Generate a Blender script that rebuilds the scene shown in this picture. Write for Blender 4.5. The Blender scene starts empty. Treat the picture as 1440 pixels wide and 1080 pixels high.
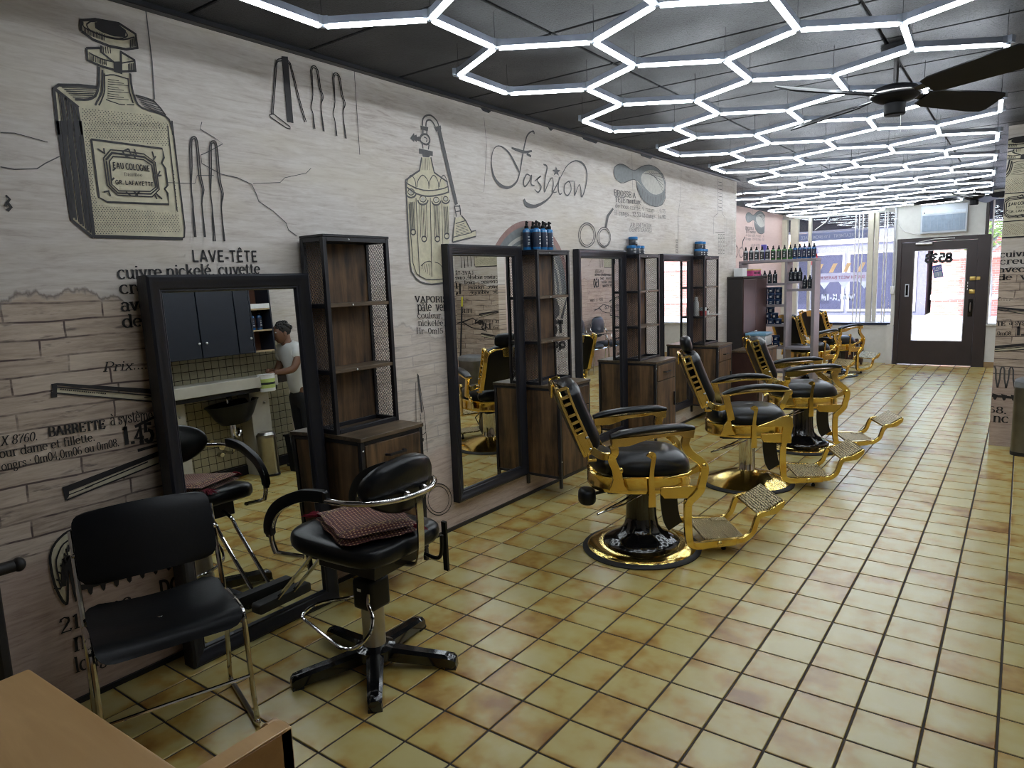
import bpy, bmesh, math, random
from mathutils import Vector, Matrix
PI = math.pi
R = math.radians
random.seed(7)
sc = bpy.context.scene
COL = sc.collection

# ------------------------------------------------------------ camera, sky, sun, exposure
cam = bpy.data.cameras.new('camera')
cam.sensor_width = 36.0
cam.lens = 973.66 / 1440 * 36
cam.clip_start = 0.02
cam.clip_end = 200
camo = bpy.data.objects.new('camera', cam)
COL.objects.link(camo)
def cam_matrix(yaw, pitch, roll, loc):
    cy, sy, cp, sp = math.cos(yaw), math.sin(yaw), math.cos(pitch), math.sin(pitch)
    f = Vector((-sy * cp, cy * cp, sp))
    r = Vector((cy, sy, 0))
    u = r.cross(f)
    r2 = math.cos(roll) * r + math.sin(roll) * u
    u2 = -math.sin(roll) * r + math.cos(roll) * u
    m = Matrix((r2, u2, -f)).transposed().to_4x4()
    m.translation = loc
    return m
CAM_LOC = Vector((2.9198, -1.9654, 1.5778))
camo.matrix_world = cam_matrix(0.63646707, -0.14391318, -0.03579852, CAM_LOC)
sc.camera = camo

world = bpy.data.worlds.new('world')
sc.world = world
world.use_nodes = True
wn = world.node_tree
wn.nodes.clear()
_sky = wn.nodes.new('ShaderNodeTexSky')
_sky.sky_type = 'NISHITA'
_sky.sun_disc = False
_sky.sun_elevation = R(52)
_sky.sun_rotation = R(200)
_sky.air_density = 1.0
_bg = wn.nodes.new('ShaderNodeBackground')
_bg.inputs['Strength'].default_value = 0.8
_wo = wn.nodes.new('ShaderNodeOutputWorld')
wn.links.new(_sky.outputs[0], _bg.inputs[0])
wn.links.new(_bg.outputs[0], _wo.inputs[0])

sun = bpy.data.lights.new('sun', 'SUN')
sun.energy = 7.5
sun.angle = R(0.6)
sun.color = (0.95, 0.95, 1.0)
suno = bpy.data.objects.new('sun', sun)
COL.objects.link(suno)
suno.rotation_euler = (R(40), 0, R(-25))   # high, from behind the shop, lighting the far side of the street

sc.cycles.filter_width = 1.1
sc.view_settings.view_transform = 'Standard'
sc.view_settings.look = 'None'
sc.view_settings.gamma = 1.0
sc.view_settings.use_curve_mapping = False
sc.view_settings.exposure = 0.97
TUBE_POWER = 12.0

# ------------------------------------------------------------ material helpers
MATS = {}
class N:
    def __init__(s, name):
        s.m = bpy.data.materials.new(name)
        s.m.use_nodes = True
        s.t = s.m.node_tree
        s.b = s.t.nodes['Principled BSDF']
    def n(s, typ, **kw):
        x = s.t.nodes.new('ShaderNode' + typ)
        for k, v in kw.items():
            if k in x.inputs: x.inputs[k].default_value = v
            else: setattr(x, k, v)
        return x
    def l(s, a, b):
        s.t.links.new(a, b)
    def val(s, sock, v):
        s.b.inputs[sock].default_value = v
    def math(s, op, a, b=None, clamp=False):
        x = s.t.nodes.new('ShaderNodeMath'); x.operation = op; x.use_clamp = clamp
        for i, q in enumerate((a, b)):
            if q is None: continue
            if isinstance(q, (int, float)): x.inputs[i].default_value = q
            else: s.l(q, x.inputs[i])
        return x.outputs[0]
    def mix(s, f, a, b):
        x = s.t.nodes.new('ShaderNodeMix'); x.data_type = 'RGBA'
        for i, q in ((0, f), (6, a), (7, b)):
            if isinstance(q, (int, float)): x.inputs[i].default_value = q
            elif isinstance(q, tuple): x.inputs[i].default_value = (*q, 1)
            else: s.l(q, x.inputs[i])
        return x.outputs[2]
    def ramp(s, f, stops):
        x = s.t.nodes.new('ShaderNodeValToRGB')
        e = x.color_ramp.elements
        while len(e) < len(stops): e.new(0.5)
        for k, (p, c) in zip(e, stops):
            k.position = p
            k.color = (*c, 1) if isinstance(c, tuple) else (c, c, c, 1)
        s.l(f, x.inputs[0])
        return x.outputs[0]
    def bump(s, h, strength=0.3, dist=0.01):
        x = s.n('Bump', Strength=strength, Distance=dist)
        s.l(h, x.inputs['Height'])
        s.l(x.outputs[0], s.b.inputs['Normal'])
    def noise(s, vec, scale, detail=3, rough=0.5, dist=0.0):
        x = s.n('TexNoise', Scale=scale, Detail=detail, Roughness=rough, Distortion=dist)
        if vec is not None: s.l(vec, x.inputs['Vector'])
        return x.outputs[0]
    def mapping(s, vec, scale=(1, 1, 1), loc=(0, 0, 0)):
        x = s.n('Mapping')
        x.inputs['Scale'].default_value = scale
        x.inputs['Location'].default_value = loc
        s.l(vec, x.inputs['Vector'])
        return x.outputs[0]
    def pos(s):
        return s.n('NewGeometry').outputs['Position']
    def obj(s):
        return s.n('TexCoord').outputs['Object']

def plain(name, col, rough=0.5, metal=0.0, coat=0.0, emit=None, estr=0.0, var=0.12, vs=14.0, bump=0.0, spec=None):
    """colour with a light procedural mottle so nothing is dead flat"""
    if name in MATS: return MATS[name]
    m = N(name)
    f = m.noise(m.obj(), vs, 3)
    c1 = tuple(max(0, x * (1 - var)) for x in col)
    c2 = tuple(min(1, x * (1 + var)) for x in col)
    m.l(m.ramp(f, [(0.3, c1), (0.7, c2)]), m.b.inputs['Base Color'])
    m.val('Roughness', rough)
    m.val('Metallic', metal)
    m.val('Coat Weight', coat)
    if coat: m.val('Coat Roughness', 0.08)
    if spec is not None: m.val('Specular IOR Level', spec)
    if emit:
        m.val('Emission Color', (*emit, 1)); m.val('Emission Strength', estr)
    if bump: m.bump(m.noise(m.obj(), 90, 2), bump, 0.003)
    MATS[name] = m.m
    return m.m

M = {}
M['black_metal'] = plain('black_metal', (0.012, 0.012, 0.016), 0.38)
M['frame_black'] = plain('frame_black', (0.010, 0.011, 0.017), 0.34, bump=0.15)
M['gloss_black'] = plain('gloss_black', (0.006, 0.006, 0.007), 0.12, coat=0.6)
M['vinyl'] = plain('vinyl', (0.004, 0.005, 0.007), 0.30, bump=0.12, spec=0.38)
M['vinyl_soft'] = plain('vinyl_soft', (0.005, 0.006, 0.008), 0.38, spec=0.4)
M['plastic_black'] = plain('plastic_black', (0.004, 0.0045, 0.006), 0.40, bump=0.1, spec=0.28)
M['rubber'] = plain('rubber', (0.012, 0.012, 0.012), 0.6)
M['gold'] = plain('gold', (0.86, 0.63, 0.20), 0.15, 1.0, var=0.05)
M['gold_tread'] = None
M['chrome'] = plain('chrome', (0.62, 0.61, 0.60), 0.10, 1.0, var=0.04)
M['steel'] = plain('steel', (0.42, 0.41, 0.39), 0.28, 1.0, var=0.08)
M['alu'] = plain('alu', (0.55, 0.57, 0.62), 0.4, 0.6)
M['lamp_body'] = plain('lamp_body', (0.27, 0.30, 0.37), 0.5, 0.3)
M['cream'] = plain('cream', (0.60, 0.57, 0.47), 0.6, var=0.05)
M['white_paint'] = plain('white_paint', (0.66, 0.67, 0.64), 0.5, var=0.04)
M['door_brown'] = plain('door_brown', (0.030, 0.020, 0.020), 0.42, var=0.15, vs=5)
M['brass'] = plain('brass', (0.65, 0.48, 0.16), 0.3, 1.0)
M['white_plastic'] = plain('white_plastic', (0.75, 0.76, 0.76), 0.35, var=0.03)
M['navy_cab'] = plain('navy_cab', (0.012, 0.016, 0.027), 0.4, var=0.1)
M['grey_shelf'] = plain('grey_shelf', (0.23, 0.21, 0.23), 0.45, var=0.08)
M['maroon_wood'] = plain('maroon_wood', (0.045, 0.020, 0.017), 0.4, var=0.25, vs=6)

def stripes_wood(name, dark, light, axis, scale=9.0, rough=0.5, contrast=(0.3, 0.72), stretch=10.0, coat=0.0, blotch=0.6):
    m = N(name)
    s = [scale * stretch / 4, scale * stretch / 4, scale * stretch / 4]
    s[axis] = scale / 4
    v = m.mapping(m.obj(), tuple(s))
    f = m.noise(v, 1.0, 6, 0.62, 0.5)
    g = m.noise(m.obj(), 7.0, 3)
    h = m.math('ADD', m.math('MULTIPLY', f, 1 - blotch * .45), m.math('MULTIPLY', g, blotch * .45))
    mid = tuple((a + b) / 2 * .95 for a, b in zip(dark, light))
    m.l(m.ramp(h, [(contrast[0], dark), (sum(contrast) / 2, mid), (contrast[1], light)]), m.b.inputs['Base Color'])
    m.val('Roughness', rough); m.val('Coat Weight', coat)
    m.bump(f, 0.15, 0.004)
    return m.m
M['rustic'] = stripes_wood('rustic_wood', (0.018, 0.010, 0.006), (0.19, 0.105, 0.045), 2, 8, 0.55, (0.36, 0.66))
M['rustic_top'] = stripes_wood('rustic_wood_top', (0.035, 0.024, 0.016), (0.16, 0.11, 0.065), 1, 8, 0.42, (0.36, 0.66))
M['beech'] = stripes_wood('beech_wood', (0.46, 0.265, 0.095), (0.63, 0.39, 0.165), 0, 4, 0.38, (0.3, 0.7), 9, 0.15, 0.3)
M['beech_dark'] = stripes_wood('beech_wood_side', (0.30, 0.150, 0.055), (0.42, 0.225, 0.085), 0, 4, 0.42, (0.3, 0.7), 9, 0.1, 0.3)

def gold_tread():
    m = N('gold_tread')
    v = m.obj()
    a = m.n('TexVoronoi', Scale=85.0); a.feature = 'F1'
    m.l(v, a.inputs['Vector'])
    w = m.n('TexWave', Scale=26.0, Distortion=6.0); w.inputs['Detail Scale'].default_value = 3.0
    m.l(v, w.inputs['Vector'])
    f = m.math('MULTIPLY', w.outputs[1], m.math('ADD', a.outputs['Distance'], 0.45))
    m.l(m.ramp(f, [(0.2, (0.10, 0.075, 0.03)), (0.5, (0.70, 0.60, 0.36))]), m.b.inputs['Base Color'])
    m.val('Metallic', 1.0); m.val('Roughness', 0.32)
    m.bump(f, 0.9, 0.006)
    return m.m
M['gold_tread'] = gold_tread()

def emis(name, col, s):
    m = N(name)
    m.val('Base Color', (0.8, 0.8, 0.8, 1)); m.val('Emission Color', (*col, 1)); m.val('Emission Strength', s)
    return m.m
M['tube'] = emis('lit_diffuser', (0.87, 0.94, 1.0), TUBE_POWER)
def clear(name, tint, spec=1.0, rough=0.0):
    m = N(name)
    m.t.nodes.remove(m.b)
    tr = m.n('BsdfTransparent'); tr.inputs[0].default_value = (*tint, 1)
    gl = m.n('BsdfGlossy', Roughness=rough)
    fr = m.n('Fresnel', IOR=1.45)
    mx = m.n('MixShader')
    m.l(m.math('MULTIPLY', fr.outputs[0], spec), mx.inputs[0])
    m.l(tr.outputs[0], mx.inputs[1]); m.l(gl.outputs[0], mx.inputs[2])
    m.l(mx.outputs[0], m.t.nodes['Material Output'].inputs[0])
    return m.m
M['glass'] = clear('window_glass', (0.93, 0.94, 0.95))
M['clear_plastic'] = plain('clear_plastic', (0.30, 0.34, 0.40), 0.2, var=0.03)
def vinyl(name, col):
    m = N(name)
    m.t.nodes.remove(m.b)
    a = m.n('BsdfDiffuse'); a.inputs[0].default_value = (*col, 1)
    b = m.n('BsdfTranslucent'); b.inputs[0].default_value = (*col, 1)
    mx = m.n('MixShader'); mx.inputs[0].default_value = 0.8
    m.l(a.outputs[0], mx.inputs[1]); m.l(b.outputs[0], mx.inputs[2])
    m.l(mx.outputs[0], m.t.nodes['Material Output'].inputs[0])
    return m.m
def mirror():
    m = N('mirror_glass')
    m.val('Base Color', (0.80, 0.81, 0.79, 1)); m.val('Metallic', 1.0); m.val('Roughness', 0.005)
    return m.m
M['mirror'] = mirror()

# ------------------------------------------------------------ mesh helpers
class MB:
    def __init__(s): s.v = []; s.f = []; s.mi = []; s.k = 0
    def mat(s, k): s.k = k; return s
    def add(s, vs, fs):
        o = len(s.v)
        s.v += [tuple(p) for p in vs]
        for f in fs:
            s.f.append(tuple(o + i for i in f)); s.mi.append(s.k)
        return s
    def box(s, x0, x1, y0, y1, z0, z1):
        if x0 > x1: x0, x1 = x1, x0
        if y0 > y1: y0, y1 = y1, y0
        if z0 > z1: z0, z1 = z1, z0
        return s.add([(x0, y0, z0), (x1, y0, z0), (x1, y1, z0), (x0, y1, z0), (x0, y0, z1), (x1, y0, z1), (x1, y1, z1), (x0, y1, z1)],
                     [(3, 2, 1, 0), (4, 5, 6, 7), (0, 1, 5, 4), (1, 2, 6, 5), (2, 3, 7, 6), (3, 0, 4, 7)])
    def quad(s, a, b, c, d): return s.add([a, b, c, d], [(0, 1, 2, 3)])
    def ring_loft(s, rings, closed=True, caps=True):
        n = len(rings[0]); vs = [p for r in rings for p in r]; fs = []
        for i in range(len(rings) - 1):
            for j in range(n if closed else n - 1):
                k = (j + 1) % n
                fs.append((i * n + j, i * n + k, (i + 1) * n + k, (i + 1) * n + j))
        if caps and closed:
            fs.append(tuple(range(n - 1, -1, -1))); fs.append(tuple((len(rings) - 1) * n + j for j in range(n)))
        return s.add(vs, fs)
    def lathe(s, prof, n=24, c=(0, 0), a0=0):
        rings = []
        for r, z in prof:
            r = max(r, 1e-4)
            rings.append([(c[0] + r * math.cos(a0 + 2 * PI * j / n), c[1] + r * math.sin(a0 + 2 * PI * j / n), z) for j in range(n)])
        return s.ring_loft(rings)
    def tube(s, pts, r=0.01, n=8, closed=False, sq=None, up=None):
        """sweep a circle (or a sq=(w,h) rectangle) along pts"""
        P = [Vector(p) for p in pts]; m = len(P)
        T = []
        for i in range(m):
            if closed: d = P[(i + 1) % m] - P[i - 1]
            else: d = P[min(i + 1, m - 1)] - P[max(i - 1, 0)]
            T.append(d.normalized())
        u = Vector(up) if up else (Vector((0, 0, 1)) if abs(T[0].z) < 0.9 else Vector((0, 1, 0)))
        rings = []
        for i in range(m):
            if up:
                a = Vector(up) - Vector(up).dot(T[i]) * T[i]; a.normalize()
            else:
                a = u - u.dot(T[i]) * T[i]
                if a.length < 1e-5: a = Vector((1, 0, 0)) - T[i].x * T[i]
                a.normalize(); u = a
            b = T[i].cross(a)
            rr = r[i] if isinstance(r, (list, tuple)) else r
            if sq:
                w, h = (sq[i] if isinstance(sq[0], (list, tuple)) else sq)
                ring = [P[i] + a * (h / 2 * sa) + b * (w / 2 * sb) for sa, sb in ((-1, -1), (-1, 1), (1, 1), (1, -1))]
            else:
                ring = [P[i] + a * (rr * math.cos(2 * PI * j / n)) + b * (rr * math.sin(2 * PI * j / n)) for j in range(n)]
            rings.append([tuple(q) for q in ring])
        if closed: rings.append(rings[0])
        return s.ring_loft(rings, True, not closed)
    def ell(s, c, rx, ry, rz, nu=14, nv=8, p=1.0):
        rings = []
        for i in range(nv + 1):
            a = -PI / 2 + PI * i / nv
            ca, sa = max(math.cos(a), 1e-3), math.sin(a)
            ca = ca ** p; sa = math.copysign(abs(sa) ** p, sa)
            rings.append([(c[0] + rx * ca * math.cos(2 * PI * j / nu), c[1] + ry * ca * math.sin(2 * PI * j / nu), c[2] + rz * sa) for j in range(nu)])
        return s.ring_loft(rings)
    def prism(s, poly, d0, d1, plane='xz'):
        def mk(p, d):
            return (p[0], d, p[1]) if plane == 'xz' else ((d, p[0], p[1]) if plane == 'yz' else (p[0], p[1], d))
        return s.ring_loft([[mk(p, d0) for p in poly], [mk(p, d1) for p in poly]])
    def xf(s, mtx):
        s.v = [tuple(mtx @ Vector(p)) for p in s.v]; return s
    def mesh(s, name, mats, smooth=40, bevel=0.0, seg=1):
        me = bpy.data.meshes.new(name)
        me.from_pydata(s.v, [], s.f)
        if not isinstance(mats, (list, tuple)): mats = [mats]
        for m in mats: me.materials.append(m)
        if len(mats) > 1: me.polygons.foreach_set('material_index', s.mi)
        bm = bmesh.new(); bm.from_mesh(me)
        if bevel:
            ed = [e for e in bm.edges if len(e.link_faces) == 2 and e.calc_face_angle(0) > R(30)]
            bmesh.ops.bevel(bm, geom=ed, offset=bevel, segments=seg, profile=0.6, affect='EDGES', clamp_overlap=True)
        bmesh.ops.recalc_face_normals(bm, faces=bm.faces)
        bm.to_mesh(me); bm.free()
        if smooth:
            me.polygons.foreach_set('use_smooth', [True] * len(me.polygons))
            me.set_sharp_from_angle(angle=R(smooth))
        me.update()
        return me
    def build(s, name, mats, parent=None, smooth=40, bevel=0.0, seg=1, **kw):
        o = bpy.data.objects.new(name, s.mesh(name, mats, smooth, bevel, seg))
        return link(o, parent, **kw)

def link(o, parent=None, label=None, cat=None, group=None, kind=None, loc=None, rz=None):
    COL.objects.link(o)
    if parent is not None: o.parent = parent
    if label: o['label'] = label
    if cat: o['category'] = cat
    if group: o['group'] = group
    if kind: o['kind'] = kind
    if loc is not None: o.location = loc
    if rz is not None: o.rotation_euler = (0, 0, rz)
    return o
def thing(name, label, cat, loc=(0, 0, 0), rz=0.0, group=None):
    return link(bpy.data.objects.new(name, None), None, label, cat, group, None, loc, rz)
def shared(name, me, parent=None, loc=None, rz=None, **kw):
    return link(bpy.data.objects.new(name, me), parent, loc=loc, rz=rz, **kw)
def dup(root, loc, rz=0.0, label=None, group=None):
    r = root.copy(); COL.objects.link(r); r.location = loc; r.rotation_euler = (0, 0, rz)
    if label: r['label'] = label
    if group: r['group'] = group
    for ch in list(root.children):
        c = ch.copy(); COL.objects.link(c); c.parent = r
        for g in list(ch.children):
            d = g.copy(); COL.objects.link(d); d.parent = c
    return r
ORD = ['first', 'second', 'third', 'fourth', 'fifth', 'sixth', 'seventh', 'eighth']
def cr(pts, n=5, closed=False):
    """Catmull-Rom through pts"""
    P = [Vector(p) for p in pts]; out = []; m = len(P)
    for i in range(m if closed else m - 1):
        p1, p2 = P[i], P[(i + 1) % m]
        p0 = P[i - 1] if (closed or i > 0) else p1
        p3 = P[(i + 2) % m] if (closed or i + 2 < m) else p2
        for k in range(n):
            t = k / n
            out.append(0.5 * ((2 * p1) + (-p0 + p2) * t + (2 * p0 - 5 * p1 + 4 * p2 - p3) * t * t + (-p0 + 3 * p1 - 3 * p2 + p3) * t ** 3))
    if not closed: out.append(P[-1])
    return out
# ------------------------------------------------------------ room dimensions (metres)
TP = 0.21                      # floor tile pitch
TX0 = 9.97 * TP                # a joint runs along x = TX0
ZC = 2.75                      # ceiling
Y_END = 6.78                   # end of the long papered wall
Y_FRONT = 11.64
Y_DOOR = 11.22
X_ALC = -0.75
X_RF = 2.745                   # free end of the papered stub wall on the right
Y_RET = 5.40                   # its end faces the camera
X_R = 3.48
Y_BACK = -3.4

def tile_mat():
    m = N('glazed_floor_tile')
    p = m.pos()
    sc_ = m.mapping(p, (1 / TP, 1 / TP, 0), (-9.97, 0, 0))
    fl = m.n('VectorMath', operation='FLOOR'); m.l(sc_, fl.inputs[0])
    wn_ = m.n('TexWhiteNoise', noise_dimensions='3D'); m.l(fl.outputs[0], wn_.inputs[0])
    rnd = wn_.outputs[0]
    off = m.n('VectorMath', operation='SCALE'); m.l(wn_.outputs[1], off.inputs[0]); off.inputs['Scale'].default_value = 7.0
    pv = m.n('VectorMath', operation='ADD'); m.l(p, pv.inputs[0]); m.l(off.outputs[0], pv.inputs[1])
    big = m.noise(pv.outputs[0], 5.0, 3, 0.5, 0.1)
    fine = m.noise(pv.outputs[0], 60, 3, 0.6)
    fr = m.n('VectorMath', operation='FRACTION'); m.l(sc_, fr.inputs[0])
    sp = m.n('SeparateXYZ'); m.l(fr.outputs[0], sp.inputs[0])
    ed = m.math('MAXIMUM', m.math('ABSOLUTE', m.math('SUBTRACT', sp.outputs[0], 0.5)), m.math('ABSOLUTE', m.math('SUBTRACT', sp.outputs[1], 0.5)))
    ed = m.math('MULTIPLY', m.math('SUBTRACT', ed, 0.30), 5.0, True)
    h = m.math('ADD', m.math('MULTIPLY', big, 0.96), m.math('MULTIPLY', fine, 0.04))
    h = m.math('SUBTRACT', h, m.math('MULTIPLY', ed, m.math('MULTIPLY', m.noise(pv.outputs[0], 8.0, 2), 0.14)))
    h = m.math('ADD', h, m.math('MULTIPLY', m.math('SUBTRACT', rnd, 0.5), 0.14))
    c = m.ramp(h, [(0.24, (0.300, 0.150, 0.030)), (0.37, (0.460, 0.290, 0.072)), (0.47, (0.520, 0.405, 0.135)), (0.62, (0.550, 0.470, 0.200))])
    m.l(c, m.b.inputs['Base Color'])
    m.val('Roughness', 0.27)
    m.val('Specular IOR Level', 0.72)
    return m.m
M['tile'] = tile_mat()
M['grout'] = plain('dark_grout', (0.045, 0.034, 0.026), 0.85, var=0.25, vs=20)

def paper_mat(name, ax, sgn=1.0, shift=0.0, brick_to=2.3, pink=0.0):
    """printed wallpaper: bleached plaster above, worn plank bricks below; u runs along the wall, v is height"""
    m = N(name)
    sp = m.n('SeparateXYZ'); m.l(m.pos(), sp.inputs[0])
    u = m.math('ADD', m.math('MULTIPLY', sp.outputs[ax], sgn), shift)
    v = sp.outputs[2]
    cb = m.n('CombineXYZ'); m.l(u, cb.inputs[0]); m.l(v, cb.inputs[1])
    uv = cb.outputs[0]
    grain = m.noise(m.mapping(uv, (5, 42, 1)), 1.0, 6, 0.62, 0.8)
    fineg = m.noise(m.mapping(uv, (22, 120, 1)), 1.0, 4, 0.6)
    blot = m.noise(m.mapping(uv, (1.6, 2.6, 1)), 1.0, 4, 0.55)
    g = m.math('ADD', m.math('MULTIPLY', grain, 0.55), m.math('ADD', m.math('MULTIPLY', fineg, 0.20), m.math('MULTIPLY', blot, 0.25)))
    plaster = m.ramp(g, [(0.34, (0.405, 0.350, 0.312)), (0.46, (0.550, 0.502, 0.462)), (0.60, (0.650, 0.612, 0.575))])
    yel = m.noise(m.mapping(uv, (0.9, 3.0, 1), (3, 1, 0)), 1.0, 3)
    plaster = m.mix(m.math('MULTIPLY', m.ramp(yel, [(0.50, 0.0), (0.66, 1.0)]), 0.45), plaster, (0.54, 0.48, 0.37))
    # plank bricks
    wob = m.n('TexNoise', Scale=3.0, Detail=3.0); m.l(uv, wob.inputs['Vector'])
    dv = m.n('VectorMath', operation='MULTIPLY_ADD'); m.l(wob.outputs[1], dv.inputs[0]); dv.inputs[1].default_value = (0.05, 0.030, 0); m.l(uv, dv.inputs[2])
    br = m.n('TexBrick', Scale=1.0)
    br.offset = 0.43; br.offset_frequency = 2; br.squash = 1.35; br.squash_frequency = 3
    for k, x in (('Brick Width', 0.34), ('Row Height', 0.066), ('Mortar Size', 0.0050), ('Mortar Smooth', 0.6), ('Bias', 0.0)): br.inputs[k].default_value = x
    br.inputs['Color1'].default_value = (0.0, 0.0, 0.0, 1); br.inputs['Color2'].default_value = (1, 1, 1, 1); br.inputs['Mortar'].default_value = (0.5, 0.5, 0.5, 1)
    m.l(dv.outputs[0], br.inputs['Vector'])
    tone = m.math('ADD', m.math('MULTIPLY', g, 0.85), m.math('MULTIPLY', br.outputs['Color'], 0.13))
    brick = m.ramp(tone, [(0.34, (0.270, 0.210, 0.165)), (0.46, (0.465, 0.375, 0.300)), (0.58, (0.590, 0.495, 0.405)), (0.70, (0.660, 0.570, 0.460))])
    mort = m.math('MULTIPLY', br.outputs['Fac'], m.ramp(m.noise(m.mapping(uv, (4, 9, 1)), 1.0, 4, 0.7), [(0.36, 0.12), (0.56, 1.0)]))
    brick = m.mix(mort, brick, (0.105, 0.075, 0.070))
    chip = m.ramp(m.noise(m.mapping(uv, (5.0, 22, 1), (9, 3, 0)), 1.0, 4, 0.6), [(0.60, 0.0), (0.67, 1.0)])
    brick = m.mix(m.math('MULTIPLY', chip, 0.7), brick, (0.10, 0.078, 0.078))
    low = m.ramp(g, [(0.34, (0.310, 0.225, 0.182)), (0.48, (0.500, 0.385, 0.325)), (0.62, (0.610, 0.495, 0.425))])
    # torn edge of the plaster
    edge = m.noise(m.mapping(uv, (2.2, 0.8, 1)), 1.0, 6, 0.6)
    lim = m.math('ADD', m.math('ADD', 1.60, m.math('MULTIPLY', m.math('SUBTRACT', edge, 0.5), 0.50)), m.math('MULTIPLY', m.math('MAXIMUM', m.math('SUBTRACT', u, 0.2), 0.0), -0.32))
    mk = m.math('MULTIPLY', m.math('SUBTRACT', lim, v), 55.0, True)
    edgeline = m.math('SUBTRACT', 1.0, m.math('MULTIPLY', m.math('ABSOLUTE', m.math('SUBTRACT', m.math('SUBTRACT', lim, v), 0.006)), 90.0), True)
    lowmk = m.math('MULTIPLY', m.math('SUBTRACT', m.math('ADD', 0.62, m.math('MULTIPLY', m.math('SUBTRACT', edge, 0.5), 0.5)), v), 14.0, True)
    far = m.math('MULTIPLY', m.math('SUBTRACT', u, brick_to), 2.0, True)
    far = m.math('MULTIPLY', m.math('SUBTRACT', 1.0, m.math('MULTIPLY', far, 0.80)), m.math('SUBTRACT', 1.0, m.math('MULTIPLY', m.math('MULTIPLY', m.math('SUBTRACT', u, 0.25), 1.6, True), 0.60)))
    body = m.mix(lowmk, brick, low)
    c = m.mix(m.math('MULTIPLY', mk, m.math('MAXIMUM', far, m.math('MULTIPLY', lowmk, 0.75))), plaster, body)
    c = m.mix(m.math('MULTIPLY', m.math('MULTIPLY', edgeline, far), 0.75), c, (0.13, 0.10, 0.09))
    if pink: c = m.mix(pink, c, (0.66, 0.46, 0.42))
    m.l(c, m.b.inputs['Base Color'])
    m.val('Roughness', 0.62); m.val('Specular IOR Level', 0.35)
    m.bump(fineg, 0.08, 0.003)
    return m.m
M['paper'] = paper_mat('printed_wallpaper', 1)
M['paper_x'] = paper_mat('printed_wallpaper_return', 0, 1.0, -3.376, 3.0)
M['paper_r'] = paper_mat('printed_wallpaper_right', 1, -1.0, 9.0, 9.0, 0.40)  # part of this pink is window daylight mixed into the paper's colour
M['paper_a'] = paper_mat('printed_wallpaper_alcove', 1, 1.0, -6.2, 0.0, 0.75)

def ceil_mat():
    m = N('black_ceiling_board')
    p = m.pos()
    vo = m.noise(p, 95, 3, 0.8)
    pit = m.ramp(vo, [(0.40, 0.0), (0.50, 1.0)])
    m.l(m.mix(pit, (0.002, 0.0025, 0.003), (0.0125, 0.0145, 0.0195)), m.b.inputs['Base Color'])
    m.l(m.ramp(m.noise(p, 2.5, 2), [(0.3, 0.36), (0.7, 0.52)]), m.b.inputs['Roughness'])
    m.val('Specular IOR Level', 0.55)
    m.bump(pit, 0.55, 0.012)
    return m.m
M['ceiling'] = ceil_mat()
M['ceil_grid'] = plain('ceiling_grid', (0.007, 0.007, 0.008), 0.7)

# ------------------------------------------------------------ floor with its tiles
floor = MB().box(X_ALC - 0.1, X_R + 0.1, Y_BACK - 0.1, Y_FRONT + 0.15, -0.12, -0.004).build('floor', M['grout'], kind='structure')
def tile_shape(mb, x, y, g=0.0042, b=0.0022):
    x0, x1, y0, y1 = x + g, x + TP - g, y + g, y + TP - g
    lo = [(x0, y0, -0.006), (x1, y0, -0.006), (x1, y1, -0.006), (x0, y1, -0.006)]
    md = [(a, c, -0.0016) for a, c, _ in lo]
    hi = [(x0 + b, y0 + b, 0), (x1 - b, y0 + b, 0), (x1 - b, y1 - b, 0), (x0 + b, y1 - b, 0)]
    o = [lo, md, hi]
    vs = [p for r in o for p in r]; fs = []
    for i in range(2):
        for j in range(4):
            k = (j + 1) % 4; fs.append((i * 4 + j, i * 4 + k, i * 4 + 4 + k, i * 4 + 4 + j))
    fs.append((8, 9, 10, 11))
    mb.add(vs, fs)
_M = camo.matrix_world.inverted()
def in_view(p, pad=0.06):
    q = _M @ Vector(p)
    if q.z > -0.2: return None
    x = 0.5 + 973.66 / 1440 * q.x / -q.z; y = 0.5 + 973.66 / 1080 * q.y / -q.z
    return -q.z if -pad < x < 1 + pad and -pad < y < 1 + pad else None
cells = []
for i in range(-14, 7):
    for j in range(-16, 56):
        x, y = TX0 + i * TP, j * TP
        if x + TP / 2 < X_ALC or x > X_R: continue
        if x + TP / 2 < 0 and y < Y_END - 0.1: continue
        if y > Y_FRONT: continue
        d = in_view((x + TP / 2, y + TP / 2, 0))
        cells.append((d if d else 99, x, y))
cells.sort()
one = MB(); tile_shape(one, 0, 0)
tile_me = one.mesh('floor_tile', M['tile'], smooth=0)
rest = MB()
for n_, (d, x, y) in enumerate(cells):
    if n_ < 296 and d < 90:
        shared('floor_tile', tile_me, floor, loc=(x, y, random.uniform(-0.0004, 0.0003)))
    else:
        tile_shape(rest, x, y)
rest.build('floor_tiles_beyond', M['tile'], floor, smooth=0, kind='stuff')

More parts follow.
